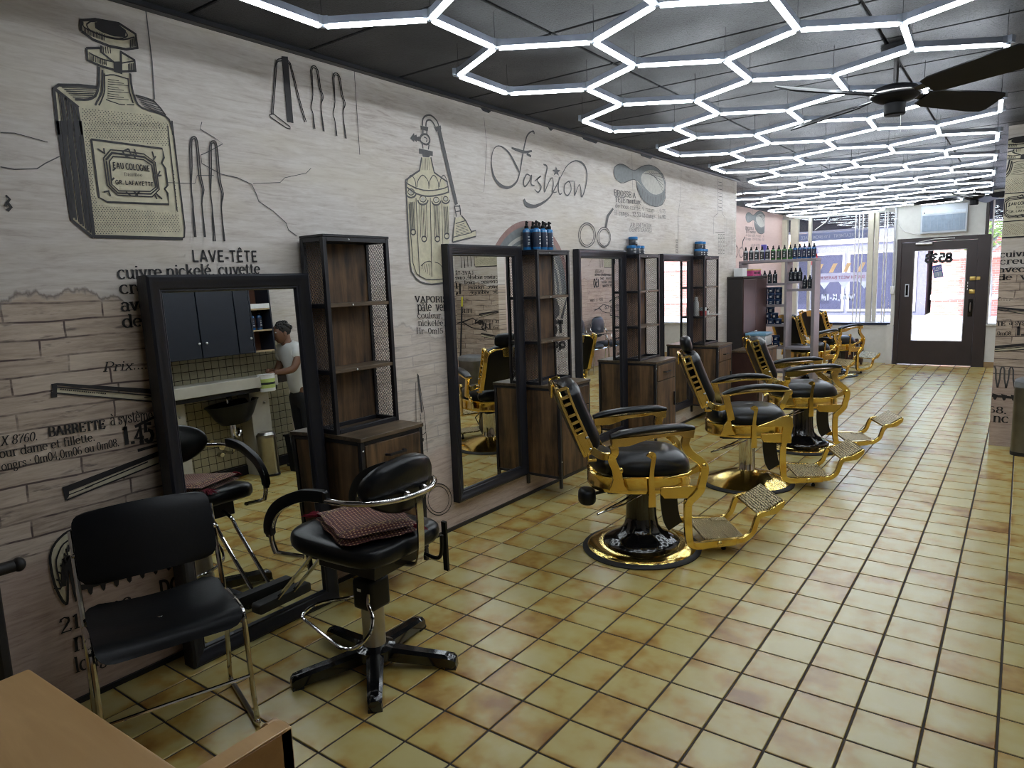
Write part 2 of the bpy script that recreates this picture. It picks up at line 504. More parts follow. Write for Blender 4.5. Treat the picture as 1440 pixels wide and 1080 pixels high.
# ------------------------------------------------------------ walls
wall_left = MB().box(-0.2, 0, Y_BACK, Y_END, -0.1, ZC + 0.02).build('wall_left', M['paper'], kind='structure', smooth=0)
wall_alcove = MB().box(X_ALC - 0.15, X_ALC, Y_END - 0.15, Y_FRONT + 0.15, -0.1, ZC + 0.02).build('wall_alcove', M['paper_a'], kind='structure', smooth=0)
MB().box(X_ALC, -0.2, Y_END - 0.15, Y_END - 0.001, -0.1, ZC + 0.02).build('wall_alcove_return', M['paper_a'], kind='structure', smooth=0)
wall_ret = MB().box(X_RF, X_R, Y_RET, Y_RET + 0.16, -0.1, ZC + 0.02).build('wall_pillar', M['paper_x'], kind='structure', smooth=0)
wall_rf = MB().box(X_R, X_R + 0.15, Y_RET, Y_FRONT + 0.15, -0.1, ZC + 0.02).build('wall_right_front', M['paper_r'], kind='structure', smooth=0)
M['paper_o'] = paper_mat('printed_wallpaper_opposite', 1, -1.0, 4.0, 9.0)
wall_right = MB().box(X_R, X_R + 0.15, Y_BACK, Y_RET, -0.1, ZC + 0.02).build('wall_right', M['paper_o'], kind='structure', smooth=0)
MB().box(-0.2, X_R + 0.15, Y_BACK - 0.15, Y_BACK, -0.1, ZC + 0.02).build('wall_back', plain('wall_dull', (0.30, 0.27, 0.24), 0.7), kind='structure')
MB().box(0, 0.012, Y_BACK, Y_END, 0, 0.022).build('baseboard_left', M['black_metal'], kind='structure')
MB().box(0, 0.045, Y_BACK, Y_END, ZC - 0.035, ZC - 0.004).build('trim_1', M['frame_black'], kind='structure', bevel=0.004)
MB().box(X_ALC, X_ALC + 0.04, Y_END, Y_FRONT, ZC - 0.10, ZC - 0.004).build('trim_2', M['frame_black'], kind='structure')
# chewed top edge of the paper where it meets the trim
for y0, y1 in ((1.75, 1.86), (2.55, 2.62), (3.05, 3.3), (4.1, 4.35)):
    MB().prism([(y0, ZC - 0.034), (y1, ZC - 0.034), (y1 - .03, ZC - 0.052), (y0 + 0.02, ZC - 0.047)], 0.0005, 0.003, 'yz').build('torn_edge', M['frame_black'], wall_left)

# ------------------------------------------------------------ ceiling boards
ceiling = MB().box(X_ALC - 0.15, X_R + 0.15, Y_BACK - 0.1, Y_FRONT + 0.15, ZC, ZC + 0.1).build('ceiling', M['ceil_grid'], kind='structure')
cache = {}
xs = [X_ALC, -0.16, 1.06, 2.28, X_R]
for a in range(4):
    k = -7
    while True:
        y0 = 0.355 + k * 0.61; y1 = y0 + 0.61; k += 1
        if y0 > Y_FRONT: break
        x0, x1 = xs[a], xs[a + 1]
        if y1 < Y_END - 0.2:
            if a == 0: continue
            x0 = max(x0, 0.0)
        yy0, yy1 = max(y0, Y_BACK), min(y1, Y_FRONT)
        if yy1 - yy0 < 0.05: continue
        key = (round(x1 - x0, 3), round(yy1 - yy0, 3))
        if key not in cache:
            w, h = key; g = 0.007
            cache[key] = MB().box(g, w - g, g, h - g, -0.014, 0.002).mesh('ceiling_panel', M['ceiling'], smooth=0, bevel=0.004)
        shared('ceiling_panel', cache[key], ceiling, loc=(x0, yy0, ZC))
MURAL = r'''
f|2|-.66,2.619 -.61,2.632 -.523,2.64 -.462,2.616 -.46,2.564 -.506,2.547 -.569,2.543 -.636,2.555 -.663,2.574
f|2|-.656,2.516 -.609,2.529 -.525,2.534 -.475,2.514 -.477,2.473 -.538,2.458 -.604,2.459 -.656,2.474
f|2|-.602,2.54 -.529,2.544 -.539,2.451 -.561,2.455 -.597,2.521
f|2|-.617,2.461 -.5,2.459 -.495,2.379 -.482,2.345 -.374,2.317 -.351,2.273 -.656,2.227 -.707,2.228 -.711,2.296 -.782,2.346 -.76,2.363 -.63,2.38
f|2|-.782,2.346 -.711,2.296 -.707,2.194 -.785,2.183
f|2|-.787,2.233 -.351,2.302 -.341,1.865 -.351,1.82 -.708,1.812 -.723,1.827 -.78,1.877
f|0|-.614,2.62 -.576,2.635 -.523,2.635 -.498,2.62 -.505,2.594 -.546,2.586 -.59,2.59 -.614,2.599
s|0|.01|-.667,2.575 -.663,2.614 -.61,2.632 -.523,2.64 -.462,2.616 -.46,2.564 -.506,2.548 -.569,2.545 -.628,2.555 -.665,2.575
s|0|.0050|-.657,2.611 -.657,2.606 -.658,2.599 -.655,2.593 -.645,2.588 -.631,2.584 -.616,2.581 -.6,2.579 -.583,2.577 -.565,2.576 -.547,2.577 -.528,2.58 -.511,2.583 -.494,2.59 -.479,2.598 -.468,2.603
s|0|.0050|-.645,2.604 -.643,2.599 -.64,2.591 -.632,2.586 -.619,2.582 -.601,2.58 -.582,2.579 -.564,2.579 -.545,2.58 -.529,2.582 -.515,2.587 -.503,2.594 -.495,2.601 -.495,2.607 -.5,2.613 -.507,2.618 -.516,2.62 -.528,2.622 -.542,2.624 -.559,2.626 -.577,2.627 -.594,2.628 -.607,2.626 -.619,2.622 -.629,2.619 -.636,2.613 -.641,2.608 -.645,2.604
s|0|.0028|-.655,2.591 -.656,2.569
s|0|.0028|-.649,2.59 -.651,2.568
s|0|.0028|-.644,2.59 -.646,2.568
s|0|.0028|-.639,2.589 -.64,2.567
s|0|.0028|-.633,2.589 -.635,2.567
s|0|.0028|-.628,2.588 -.63,2.566
s|0|.0028|-.623,2.588 -.624,2.565
s|0|.0028|-.617,2.588 -.619,2.565
s|0|.0028|-.612,2.587 -.613,2.564
s|0|.0028|-.606,2.587 -.608,2.563
s|0|.0028|-.601,2.587 -.602,2.563
s|0|.0028|-.595,2.586 -.597,2.562
s|0|.0028|-.59,2.586 -.591,2.562
s|0|.0028|-.584,2.585 -.586,2.561
s|0|.0030|-.485,2.59 -.488,2.558
s|0|.0030|-.48,2.592 -.483,2.561
s|0|.0030|-.475,2.595 -.478,2.563
s|0|.0030|-.471,2.597 -.473,2.566
s|0|.0030|-.466,2.6 -.468,2.568
s|0|.0030|-.461,2.603 -.463,2.571
s|0|.0080|-.599,2.54 -.603,2.516 -.557,2.487 -.559,2.454 -.535,2.45 -.527,2.538
f|0|-.557,2.491 -.532,2.497 -.534,2.45 -.557,2.454
s|0|.0030|-.593,2.538 -.594,2.511
s|0|.0030|-.584,2.54 -.585,2.514
s|0|.0030|-.576,2.542 -.576,2.516
s|0|.0030|-.567,2.544 -.567,2.518
s|0|.0090|-.655,2.517 -.656,2.474 -.604,2.462 -.538,2.458 -.477,2.473 -.477,2.514 -.526,2.533
s|0|.0090|-.655,2.517 -.609,2.529 -.601,2.528
s|0|.0050|-.648,2.503 -.636,2.499 -.618,2.494 -.601,2.49 -.584,2.489 -.569,2.489 -.557,2.489
s|0|.0050|-.53,2.491 -.478,2.511
s|0|.0028|-.645,2.498 -.646,2.476
s|0|.0028|-.638,2.497 -.64,2.475
s|0|.0028|-.632,2.496 -.634,2.474
s|0|.0028|-.626,2.495 -.627,2.474
s|0|.0028|-.62,2.495 -.621,2.473
s|0|.0028|-.613,2.494 -.615,2.472
s|0|.0028|-.607,2.493 -.609,2.471
s|0|.0028|-.601,2.493 -.602,2.47
s|0|.0028|-.594,2.492 -.596,2.47
s|0|.0028|-.588,2.491 -.589,2.469
s|0|.0028|-.503,2.494 -.505,2.467
s|0|.0028|-.498,2.497 -.5,2.469
s|0|.0028|-.493,2.498 -.495,2.47
s|0|.0028|-.488,2.5 -.491,2.472
s|0|.0028|-.483,2.502 -.486,2.473
s|0|.0028|-.479,2.504 -.481,2.474
s|0|.0090|-.617,2.459 -.619,2.442 -.622,2.418 -.624,2.399 -.626,2.387 -.629,2.379 -.631,2.371 -.634,2.363 -.638,2.355 -.643,2.347 -.65,2.341 -.659,2.334 -.67,2.329 -.686,2.325 -.704,2.323 -.717,2.321
s|0|.0070|-.605,2.45 -.607,2.437 -.609,2.418 -.611,2.401 -.613,2.388 -.614,2.376 -.617,2.365 -.622,2.355 -.628,2.345 -.633,2.336 -.639,2.327 -.643,2.318 -.647,2.312
s|0|.0050|-.6,2.438 -.601,2.421 -.603,2.397 -.605,2.376 -.609,2.363 -.613,2.353 -.618,2.343 -.623,2.332 -.629,2.321 -.634,2.314
s|0|.0080|-.5,2.459 -.5,2.448 -.501,2.431 -.5,2.414 -.499,2.399 -.497,2.385 -.493,2.37 -.489,2.357 -.483,2.344 -.469,2.334 -.441,2.328 -.404,2.324 -.374,2.317 -.36,2.306 -.354,2.292 -.351,2.278 -.349,2.265 -.349,2.253 -.349,2.245
s|0|.0050|-.511,2.439 -.511,2.425 -.511,2.404 -.51,2.385 -.507,2.37 -.504,2.356 -.501,2.346
s|0|.0050|-.599,2.43 -.59,2.433 -.578,2.437 -.563,2.44 -.544,2.439 -.524,2.437 -.509,2.435
s|0|.0040|-.605,2.341 -.592,2.338 -.573,2.335 -.557,2.332 -.547,2.332 -.539,2.333 -.534,2.334
s|0|.0040|-.527,2.335 -.497,2.34
s|0|.0025|-.589,2.419 -.547,2.421
s|0|.0025|-.59,2.41 -.53,2.415
s|0|.0025|-.591,2.401 -.512,2.41
s|0|.0025|-.592,2.392 -.55,2.393
s|0|.0025|-.593,2.383 -.533,2.388
s|0|.0025|-.594,2.374 -.515,2.382
s|0|.0025|-.596,2.365 -.553,2.366
s|0|.0025|-.597,2.356 -.536,2.36
s|0|.0025|-.598,2.347 -.518,2.355
s|0|.011|-.789,2.182 -.786,2.346 -.768,2.362 -.698,2.375 -.628,2.381
s|0|.0080|-.78,2.347 -.712,2.294 -.707,2.194
s|0|.012|-.782,2.346 -.708,2.293
s|0|.0035|-.757,2.356 -.633,2.376
s|0|.0035|-.75,2.35 -.637,2.369
s|0|.0035|-.744,2.345 -.642,2.361
s|0|.0035|-.737,2.339 -.646,2.354
s|0|.0035|-.731,2.334 -.65,2.347
s|0|.0035|-.724,2.328 -.654,2.34
s|0|.0035|-.717,2.322 -.658,2.332
s|0|.0035|-.484,2.372 -.413,2.367
s|0|.0035|-.477,2.364 -.405,2.357
s|0|.0035|-.471,2.356 -.396,2.346
s|0|.0035|-.464,2.349 -.387,2.336
s|0|.0035|-.457,2.341 -.378,2.326
s|0|.0060|-.488,2.378 -.456,2.377 -.418,2.371 -.39,2.345 -.372,2.32
s|0|.0025|-.772,2.342 -.772,2.184
s|0|.0047|-.766,2.337 -.765,2.185
s|0|.0069|-.76,2.333 -.759,2.186
s|0|.0025|-.754,2.328 -.753,2.187
s|0|.0047|-.748,2.323 -.747,2.188
s|0|.0069|-.741,2.318 -.741,2.189
s|0|.0025|-.735,2.314 -.735,2.19
s|0|.0047|-.729,2.309 -.728,2.191
s|0|.0069|-.722,2.304 -.722,2.192
s|0|.0025|-.716,2.299 -.716,2.192
s|0|.0047|-.71,2.294 -.71,2.193
s|0|.011|-.787,2.233 -.78,1.875 -.712,1.811
s|0|.013|-.709,2.245 -.708,1.812
s|0|.013|-.71,1.816 -.352,1.818
s|0|.0070|-.348,2.303 -.339,1.865 -.345,1.825 -.362,1.817
s|0|.0050|-.368,2.28 -.365,1.933
s|0|.0030|-.779,2.234 -.779,1.891
s|0|.0094|-.772,2.235 -.771,1.883
s|0|.0062|-.764,2.236 -.764,1.876
s|0|.0030|-.757,2.237 -.756,1.868
s|0|.0094|-.75,2.239 -.749,1.861
s|0|.0062|-.742,2.24 -.742,1.853
s|0|.0030|-.735,2.241 -.734,1.845
s|0|.0094|-.727,2.242 -.727,1.837
s|0|.0062|-.72,2.244 -.719,1.83
s|0|.0080|-.676,2.182 -.401,2.183 -.398,2.148 -.41,2.125 -.397,2.105 -.395,2.036 -.409,2.02 -.398,2.004 -.398,1.958 -.644,1.95 -.673,1.966 -.676,2.182
s|0|.0050|-.639,2.117 -.609,2.152 -.559,2.154 -.48,2.152 -.437,2.124 -.432,2.016 -.465,1.984 -.601,1.979 -.637,2.014 -.639,2.117
s|0|.0050|-.618,2.108 -.602,2.128 -.553,2.13 -.483,2.129 -.453,2.111 -.446,2.024 -.47,2.005 -.595,1.997 -.619,2.02 -.618,2.108
s|0|.0080|-.631,2.111 -.605,2.141 -.556,2.141 -.481,2.14 -.445,2.119
s|0|.0060|-.629,2.107 -.628,2.017 -.6,1.988 -.469,1.995 -.439,2.02 -.445,2.119
s|0|.0060|-.564,2.151 -.539,2.165
s|0|.0060|-.539,2.165 -.531,2.141
s|0|.0060|-.531,2.141 -.552,2.134
s|0|.0060|-.552,2.134 -.564,2.151
s|0|.0060|-.516,2.166 -.51,2.139
s|0|.0060|-.523,2.147 -.516,2.129
s|0|.0060|-.568,1.995 -.551,1.982
s|0|.0060|-.539,2.002 -.522,1.985
s|0|.0060|-.511,2.004 -.532,1.984
s|0|.0060|-.657,2.15 -.636,2.137
s|0|.0060|-.634,2.155 -.633,2.133
s|0|.0060|-.445,2.166 -.44,2.143
s|0|.0060|-.421,2.091 -.434,2.068
s|0|.0060|-.416,2.075 -.433,2.07
s|0|.0060|-.653,1.988 -.631,1.994
s|0|.0060|-.629,1.974 -.635,1.994
s|0|.0060|-.449,2 -.424,1.978
s|0|.0060|-.454,1.995 -.446,1.976
s|0|.0060|-.609,2.073 -.599,2.083
s|0|.0060|-.607,2.046 -.617,2.036
s|0|.0060|-.432,2.149 -.444,2.133
t|EAU COLOGNE|b|0|-.608 2.083 -.461 2.085 .023 1.7
t|Distillée|s|0|-.568 2.057 -.495 2.061 .013 .9
t|GR. LAFAYETTE|b|0|-.605 2.022 -.453 2.027 .016 1.5
s|0|.0055|-.292,1.827 -.292,1.855 -.292,1.895 -.292,1.928 -.292,1.945 -.291,1.955 -.291,1.968 -.291,1.985 -.292,2.004 -.292,2.027 -.291,2.058 -.289,2.092 -.287,2.127 -.284,2.163 -.281,2.199 -.276,2.226 -.271,2.242 -.264,2.249 -.258,2.251 -.252,2.252 -.246,2.248 -.242,2.231 -.241,2.191 -.242,2.137 -.242,2.092 -.239,2.066 -.236,2.049 -.234,2.032 -.238,2.015 -.245,1.997 -.25,1.971 -.25,1.924 -.249,1.869 -.248,1.828
s|0|.0055|-.298,1.827 -.298,1.855 -.297,1.895 -.295,1.927 -.294,1.945 -.292,1.955 -.291,1.968 -.292,1.985 -.293,2.004 -.292,2.027 -.289,2.058 -.283,2.093 -.278,2.128 -.275,2.164 -.272,2.2 -.269,2.227 -.266,2.239 -.262,2.242 -.259,2.241 -.256,2.244 -.253,2.244 -.25,2.23 -.25,2.19 -.251,2.136 -.251,2.091 -.248,2.065 -.243,2.049 -.241,2.032 -.243,2.014 -.246,1.997 -.25,1.971 -.251,1.924 -.252,1.868 -.253,1.828
s|0|.0055|-.203,1.811 -.203,1.84 -.203,1.881 -.203,1.914 -.203,1.932 -.203,1.943 -.203,1.956 -.203,1.973 -.204,1.992 -.204,2.017 -.203,2.048 -.201,2.083 -.199,2.118 -.196,2.155 -.193,2.192 -.188,2.22 -.182,2.236 -.175,2.244 -.169,2.246 -.162,2.247 -.156,2.243 -.152,2.225 -.151,2.184 -.152,2.129 -.152,2.083 -.149,2.056 -.145,2.039 -.143,2.022 -.147,2.003 -.154,1.985 -.159,1.958 -.16,1.911 -.158,1.853 -.157,1.812
s|0|.0055|-.21,1.811 -.209,1.84 -.208,1.881 -.207,1.914 -.205,1.932 -.203,1.942 -.203,1.956 -.203,1.973 -.204,1.992 -.204,2.017 -.2,2.048 -.195,2.084 -.19,2.119 -.186,2.157 -.183,2.194 -.18,2.221 -.177,2.234 -.173,2.236 -.17,2.236 -.166,2.239 -.163,2.238 -.161,2.224 -.161,2.183 -.162,2.128 -.161,2.082 -.158,2.055 -.153,2.038 -.15,2.021 -.152,2.003 -.156,1.985 -.159,1.958 -.16,1.911 -.161,1.853 -.161,1.812
s|0|.0055|.394,2.381 .392,2.401 .39,2.43 .388,2.454 .384,2.466 .38,2.475 .379,2.486 .384,2.502 .391,2.521 .396,2.546 .395,2.582 .392,2.624 .392,2.657 .398,2.675 .406,2.683 .415,2.687 .424,2.686 .432,2.68 .44,2.667 .443,2.644 .445,2.615 .447,2.589 .452,2.573 .458,2.56 .461,2.546 .456,2.533 .447,2.519 .441,2.497 .443,2.458 .448,2.411 .451,2.378
s|0|.0055|.387,2.38 .388,2.4 .388,2.429 .388,2.454 .384,2.466 .38,2.475 .379,2.486 .383,2.502 .39,2.521 .396,2.546 .399,2.583 .4,2.627 .401,2.659 .405,2.673 .409,2.676 .414,2.676 .419,2.677 .425,2.675 .43,2.665 .433,2.643 .436,2.614 .439,2.588 .444,2.571 .45,2.558 .453,2.545 .45,2.532 .445,2.518 .441,2.497 .441,2.458 .443,2.411 .444,2.377
s|0|.0055|.532,2.366 .531,2.387 .528,2.417 .525,2.441 .521,2.455 .517,2.463 .516,2.475 .521,2.491 .529,2.511 .534,2.537 .533,2.574 .529,2.618 .529,2.652 .535,2.67 .544,2.679 .553,2.682 .563,2.681 .572,2.675 .579,2.662 .583,2.638 .585,2.608 .588,2.582 .594,2.564 .6,2.551 .603,2.537 .597,2.523 .588,2.509 .582,2.486 .584,2.446 .59,2.397 .594,2.363
s|0|.0055|.525,2.365 .526,2.386 .526,2.416 .525,2.441 .522,2.455 .517,2.463 .516,2.475 .52,2.491 .528,2.511 .534,2.537 .536,2.575 .537,2.62 .539,2.654 .543,2.668 .547,2.671 .552,2.671 .558,2.672 .564,2.67 .569,2.66 .573,2.637 .576,2.607 .579,2.58 .585,2.563 .591,2.549 .594,2.535 .592,2.522 .586,2.508 .582,2.486 .583,2.446 .585,2.397 .586,2.362
s|0|.0055|.142,2.407 .147,2.431 .154,2.465 .162,2.502 .169,2.543 .177,2.588 .184,2.624 .191,2.647 .197,2.662 .207,2.671 .225,2.678 .247,2.679 .265,2.676 .274,2.668 .278,2.656 .284,2.634 .293,2.598 .303,2.551 .313,2.508 .324,2.469 .335,2.432 .343,2.407
s|0|.0055|.152,2.409 .156,2.432 .163,2.466 .17,2.503 .178,2.545 .186,2.59 .193,2.626 .196,2.645 .199,2.655 .206,2.662 .224,2.667 .246,2.668 .264,2.666 .271,2.661 .273,2.652 .276,2.633 .285,2.597 .295,2.55 .305,2.507 .316,2.467 .327,2.431 .334,2.405
f|0|.227,2.689 .263,2.695 .266,2.389 .23,2.389
s|1|.0030|.24,2.684 .244,2.395
s|0|.0050|.133,2.406 .153,2.415 .245,2.369 .244,2.359 .221,2.36 .139,2.396 .133,2.406
s|1|.0040|-.213,2.319 -.225,2.288 -.164,2.262 -.123,2.24 -.193,2.198 -.233,2.178 -.232,2.143 -.146,2.107 -.065,2.099 .006,2.076 .026,2.033 .035,2.001 .109,1.962 .177,1.91 .188,1.876 .234,1.849
s|1|.0030|.012,2.08 .162,2.099 .191,2.124 .32,2.159 .351,2.186
s|1|.0030|-.974,2.163 -.931,2.168 -.828,2.151
s|1|.0040|-.988,2.046 -.946,2.042 -.874,2.052 -.845,2.074 -.794,2.105
s|0|.0080|-.99,1.912 -.973,1.937 -.984,1.949
s|0|.01|-.984,1.928 -.972,1.909 -.985,1.896
s|1|.0030|-.399,2.047 -.273,2.054 -.259,2.09 -.181,2.098
t|LAVE-TÊTE|b|0|-.322 1.72 .005 1.721 .051 1.25
t|cuivre nickelé, cuvette|s|0|-.638 1.652 .011 1.666 .051 1.35
t|creuse ,  pied     f|s|0|-.637 1.593 -.053 1.593 .051 1.35
t|avec  robinet|s|0|-.639 1.524 -.236 1.524 .051 1.35
t|de  vidange.|s|0|-.639 1.458 -.249 1.458 .051 1.35
t|150|b|0|-.158 1.458 .062 1.458 .15 1.7
t|Prix....|i|0|-.735 1.291 -.561 1.282 .037 1
f|0|-.92,1.267 -.9,1.268 -.536,1.192 -.539,1.171 -.901,1.259 -.905,1.225 -.918,1.227
f|2|-.901,1.252 -.54,1.161 -.542,1.139 -.904,1.23
s|2|.0040|-.914,1.262 -.537,1.183
s|0|.0050|-.902,1.253 -.539,1.163
s|0|.0060|-.905,1.23 -.542,1.139
f|0|-.924,1.238 -.904,1.235 -.906,1.215 -.926,1.215
f|0|-.929,.869 -.554,.929 -.556,.909 -.908,.848 -.91,.83 -.924,.815
f|2|-.909,.844 -.556,.905 -.56,.875 -.911,.825
s|2|.0040|-.921,.859 -.555,.92
s|0|.0040|-.91,.835 -.823,.849
s|0|.0050|-.852,.846 -.602,.894
s|0|.0060|-.921,.817 -.559,.878
t|X 8760.|i|0|-1.105 1.069 -.988 1.066 .033 1.15
t|BARRETTE|s|0|-.952 1.072 -.75 1.066 .035 1.9
t|à système|s|0|-.73 1.073 -.561 1.066 .032 1.1
t|our dame et fillette.|s|0|-1.113 1.025 -.793 1.024 .033 1.1
t|ongrs : 0m04,0m06 ou 0m08.|s|0|-1.112 .978 -.706 .984 .033 1.1
t|1.45|b|0|-.692 .984 -.565 .977 .077 2
f|2|-.905,.698 -.945,.688 -.988,.645 -1.002,.594 -.997,.503 -.971,.419 -.96,.424 -.968,.492 -.959,.572 -.948,.597 -.919,.577
s|0|.0090|-.899,.699 -.912,.697 -.929,.694 -.945,.688 -.961,.677 -.976,.664 -.988,.648 -.995,.633 -1,.615 -1.002,.594 -1.002,.565 -1,.532 -.997,.503 -.992,.479 -.987,.459 -.982,.443 -.978,.43 -.974,.422 -.97,.417 -.967,.412 -.965,.411 -.962,.425 -.956,.47 -.95,.53 -.945,.573
s|0|.018|-.969,.486 -.966,.508 -.962,.54 -.958,.565 -.954,.58 -.95,.588 -.946,.593 -.943,.597 -.941,.596 -.938,.584 -.936,.55 -.934,.504 -.932,.465 -.93,.44 -.928,.422 -.927,.411
s|0|.0060|-.909,.663 -.92,.661 -.936,.658 -.95,.651 -.96,.64 -.969,.625 -.976,.61 -.981,.598 -.983,.585 -.984,.568 -.982,.54 -.98,.507 -.977,.483
s|0|.0060|-.909,.663 -.921,.632
s|0|.0060|-.915,.663 -.924,.632
s|0|.0060|-.921,.659 -.928,.629
s|0|.0060|-.928,.652 -.932,.623
s|0|.0060|-.935,.642 -.936,.615
s|0|.0060|-.943,.629 -.941,.603
s|0|.0060|-.952,.614 -.946,.589
s|0|.0060|-.96,.595 -.952,.573
s|0|.0060|-.97,.574 -.958,.553
s|0|.0060|-.98,.549 -.964,.532
s|0|.0060|-.99,.522 -.971,.507
s|0|.0060|-1.001,.492 -.978,.48
f|0|-.894,.473 -.864,.461 -.872,.422 -.879,.415 -.886,.427
f|0|-.846,.471 -.816,.46 -.824,.42 -.831,.413 -.838,.425
f|0|-.797,.47 -.765,.458 -.773,.417 -.781,.411 -.789,.423
f|0|-.747,.468 -.714,.456 -.722,.415 -.73,.408 -.738,.421
f|0|-.695,.467 -.661,.455 -.669,.413 -.677,.406 -.685,.419
f|0|-.641,.465 -.606,.453 -.615,.41 -.623,.404 -.631,.417
f|0|-.586,.464 -.55,.451 -.558,.408 -.567,.401 -.575,.414
f|0|-.927,.448 -.556,.419 -.554,.439 -.924,.47
t|21 5368.|s|0|-1.002 .307 -.708 .292 .059 1.15
t|DO|b|0|-.617 .305 -.519 .297 .063 1.6
t|n|s|0|-.962 .213 -.917 .213 .055 1.2
t|nc|s|0|-.785 .213 -.695 .213 .055 1.2
t|longu|s|0|-.968 .128 -.814 .112 .063 1.2
f|2|1.025,2.192 1.09,2.232 1.143,2.26 1.165,2.336 1.243,2.345 1.263,2.261 1.35,2.229 1.399,2.156 1.377,1.853 1.303,1.597 1.194,1.594 1.061,1.649 1.017,1.718
s|1|.01|1.024,2.17 1.019,2.191 1.09,2.232 1.143,2.26
s|1|.01|1.263,2.261 1.385,2.214 1.39,2.149
s|1|.011|1.019,2.191 1.018,2.133 1.018,2.035 1.016,1.872 1.017,1.718 1.023,1.669 1.036,1.655 1.059,1.628 1.091,1.608 1.139,1.595 1.194,1.59 1.254,1.593 1.303,1.597
s|1|.0060|1.036,2.059 1.035,1.895 1.041,1.718 1.066,1.657 1.102,1.637 1.146,1.622 1.196,1.618 1.256,1.619 1.305,1.622
s|1|.01|1.139,2.259 1.162,2.335
s|1|.01|1.243,2.345 1.266,2.261
s|1|.0030|1.168,2.33 1.159,2.262
s|1|.0030|1.182,2.332 1.177,2.263
s|1|.0030|1.196,2.334 1.194,2.265
s|1|.0030|1.209,2.335 1.211,2.267
s|1|.0030|1.223,2.337 1.228,2.269
f|1|1.144,2.384 1.263,2.382 1.261,2.355 1.142,2.355
f|2|1.155,2.376 1.25,2.375 1.25,2.363 1.154,2.363
f|1|1.167,2.359 1.244,2.36 1.226,2.343 1.174,2.34
s|1|.0090|1.178,2.388 1.175,2.416
s|1|.0090|1.224,2.388 1.233,2.418
s|1|.012|1.156,2.436 1.159,2.445 1.166,2.456 1.175,2.464 1.188,2.47 1.204,2.473 1.218,2.473 1.229,2.467 1.238,2.458 1.242,2.448 1.24,2.437 1.233,2.427 1.223,2.419 1.209,2.415 1.194,2.415 1.18,2.417 1.169,2.421 1.16,2.428 1.156,2.436
s|1|.0070|1.191,2.455 1.204,2.454 1.216,2.45 1.215,2.439 1.21,2.429
f|1|1.077,2.433 1.109,2.468 1.111,2.452 1.128,2.46 1.132,2.447 1.154,2.454 1.152,2.424 1.131,2.427 1.125,2.417 1.109,2.426 1.105,2.414
s|1|.01|1.184,2.468 1.186,2.496
s|1|.01|1.218,2.473 1.22,2.498
f|1|1.167,2.516 1.234,2.518 1.228,2.494 1.169,2.494
s|1|.01|1.183,2.518 1.184,2.529 1.186,2.545 1.191,2.558 1.201,2.569 1.213,2.578 1.227,2.584 1.241,2.588 1.256,2.59 1.27,2.588 1.285,2.583 1.3,2.575 1.312,2.567 1.32,2.557 1.325,2.547 1.328,2.54
s|1|.01|1.213,2.519 1.214,2.527 1.216,2.537 1.219,2.546 1.225,2.553 1.234,2.558 1.242,2.561 1.251,2.562 1.259,2.561 1.268,2.557 1.277,2.551 1.286,2.542 1.292,2.535 1.295,2.53 1.296,2.526 1.297,2.524
f|1|1.286,2.526 1.346,2.545 1.35,2.524 1.302,2.502
f|1|1.313,2.509 1.345,2.523 1.474,2.089 1.446,2.078
s|2|.0040|1.327,2.5 1.458,2.088
s|1|.0090|1.44,2.075 1.447,2.039 1.455,2.009
s|1|.0090|1.489,2.084 1.496,2.048 1.494,2.023
s|1|.0070|1.44,2.072 1.492,2.076
s|1|.0070|1.447,2.039 1.498,2.047
f|2|1.445,2.002 1.523,2.012 1.596,1.929 1.643,1.93 1.641,1.892 1.405,1.848 1.408,1.891
s|1|.01|1.441,2.004 1.42,1.928 1.405,1.848
s|1|.01|1.504,2.018 1.544,1.989 1.596,1.922 1.643,1.93 1.641,1.892 1.405,1.848
s|1|.0060|1.442,1.965 1.544,1.989
s|1|.0060|1.407,1.879 1.605,1.916
s|1|.0030|1.445,1.953 1.529,1.97
s|1|.0030|1.444,1.944 1.537,1.961
s|1|.0030|1.444,1.934 1.544,1.953
s|1|.0030|1.443,1.924 1.551,1.944
s|1|.0030|1.442,1.914 1.559,1.936
s|1|.0030|1.442,1.904 1.566,1.927
s|1|.0030|1.441,1.894 1.573,1.919
s|1|.0030|1.44,1.885 1.581,1.91
s|1|.0070|1.024,2.175 1.043,2.169 1.071,2.161 1.101,2.154 1.132,2.15 1.165,2.147 1.202,2.148 1.244,2.152 1.289,2.16 1.327,2.168 1.354,2.175 1.374,2.183 1.387,2.188
s|1|.0090|1.022,2.153 1.043,2.144 1.074,2.131 1.107,2.121 1.138,2.116 1.172,2.114 1.208,2.115 1.247,2.12 1.289,2.128 1.325,2.136 1.353,2.143 1.375,2.15 1.39,2.155
s|1|.0060|1.022,2.153 1.025,2.164 1.029,2.179 1.035,2.193 1.044,2.206 1.056,2.219 1.067,2.224 1.078,2.219 1.089,2.207 1.097,2.193 1.1,2.178 1.101,2.161 1.1,2.148
s|1|.0060|1.11,2.16 1.112,2.171 1.116,2.187 1.123,2.201 1.135,2.215 1.15,2.228 1.166,2.234 1.181,2.229 1.197,2.217 1.208,2.204 1.212,2.188 1.212,2.17 1.211,2.158
s|1|.0060|1.212,2.17 1.215,2.181 1.219,2.196 1.226,2.211 1.236,2.225 1.249,2.238 1.261,2.243 1.274,2.238 1.287,2.226 1.296,2.212 1.3,2.196 1.3,2.178 1.3,2.165
s|1|.0060|1.306,2.178 1.309,2.189 1.314,2.205 1.32,2.22 1.329,2.234 1.34,2.247 1.351,2.252 1.363,2.247 1.374,2.234 1.382,2.22 1.385,2.204 1.386,2.186 1.386,2.173
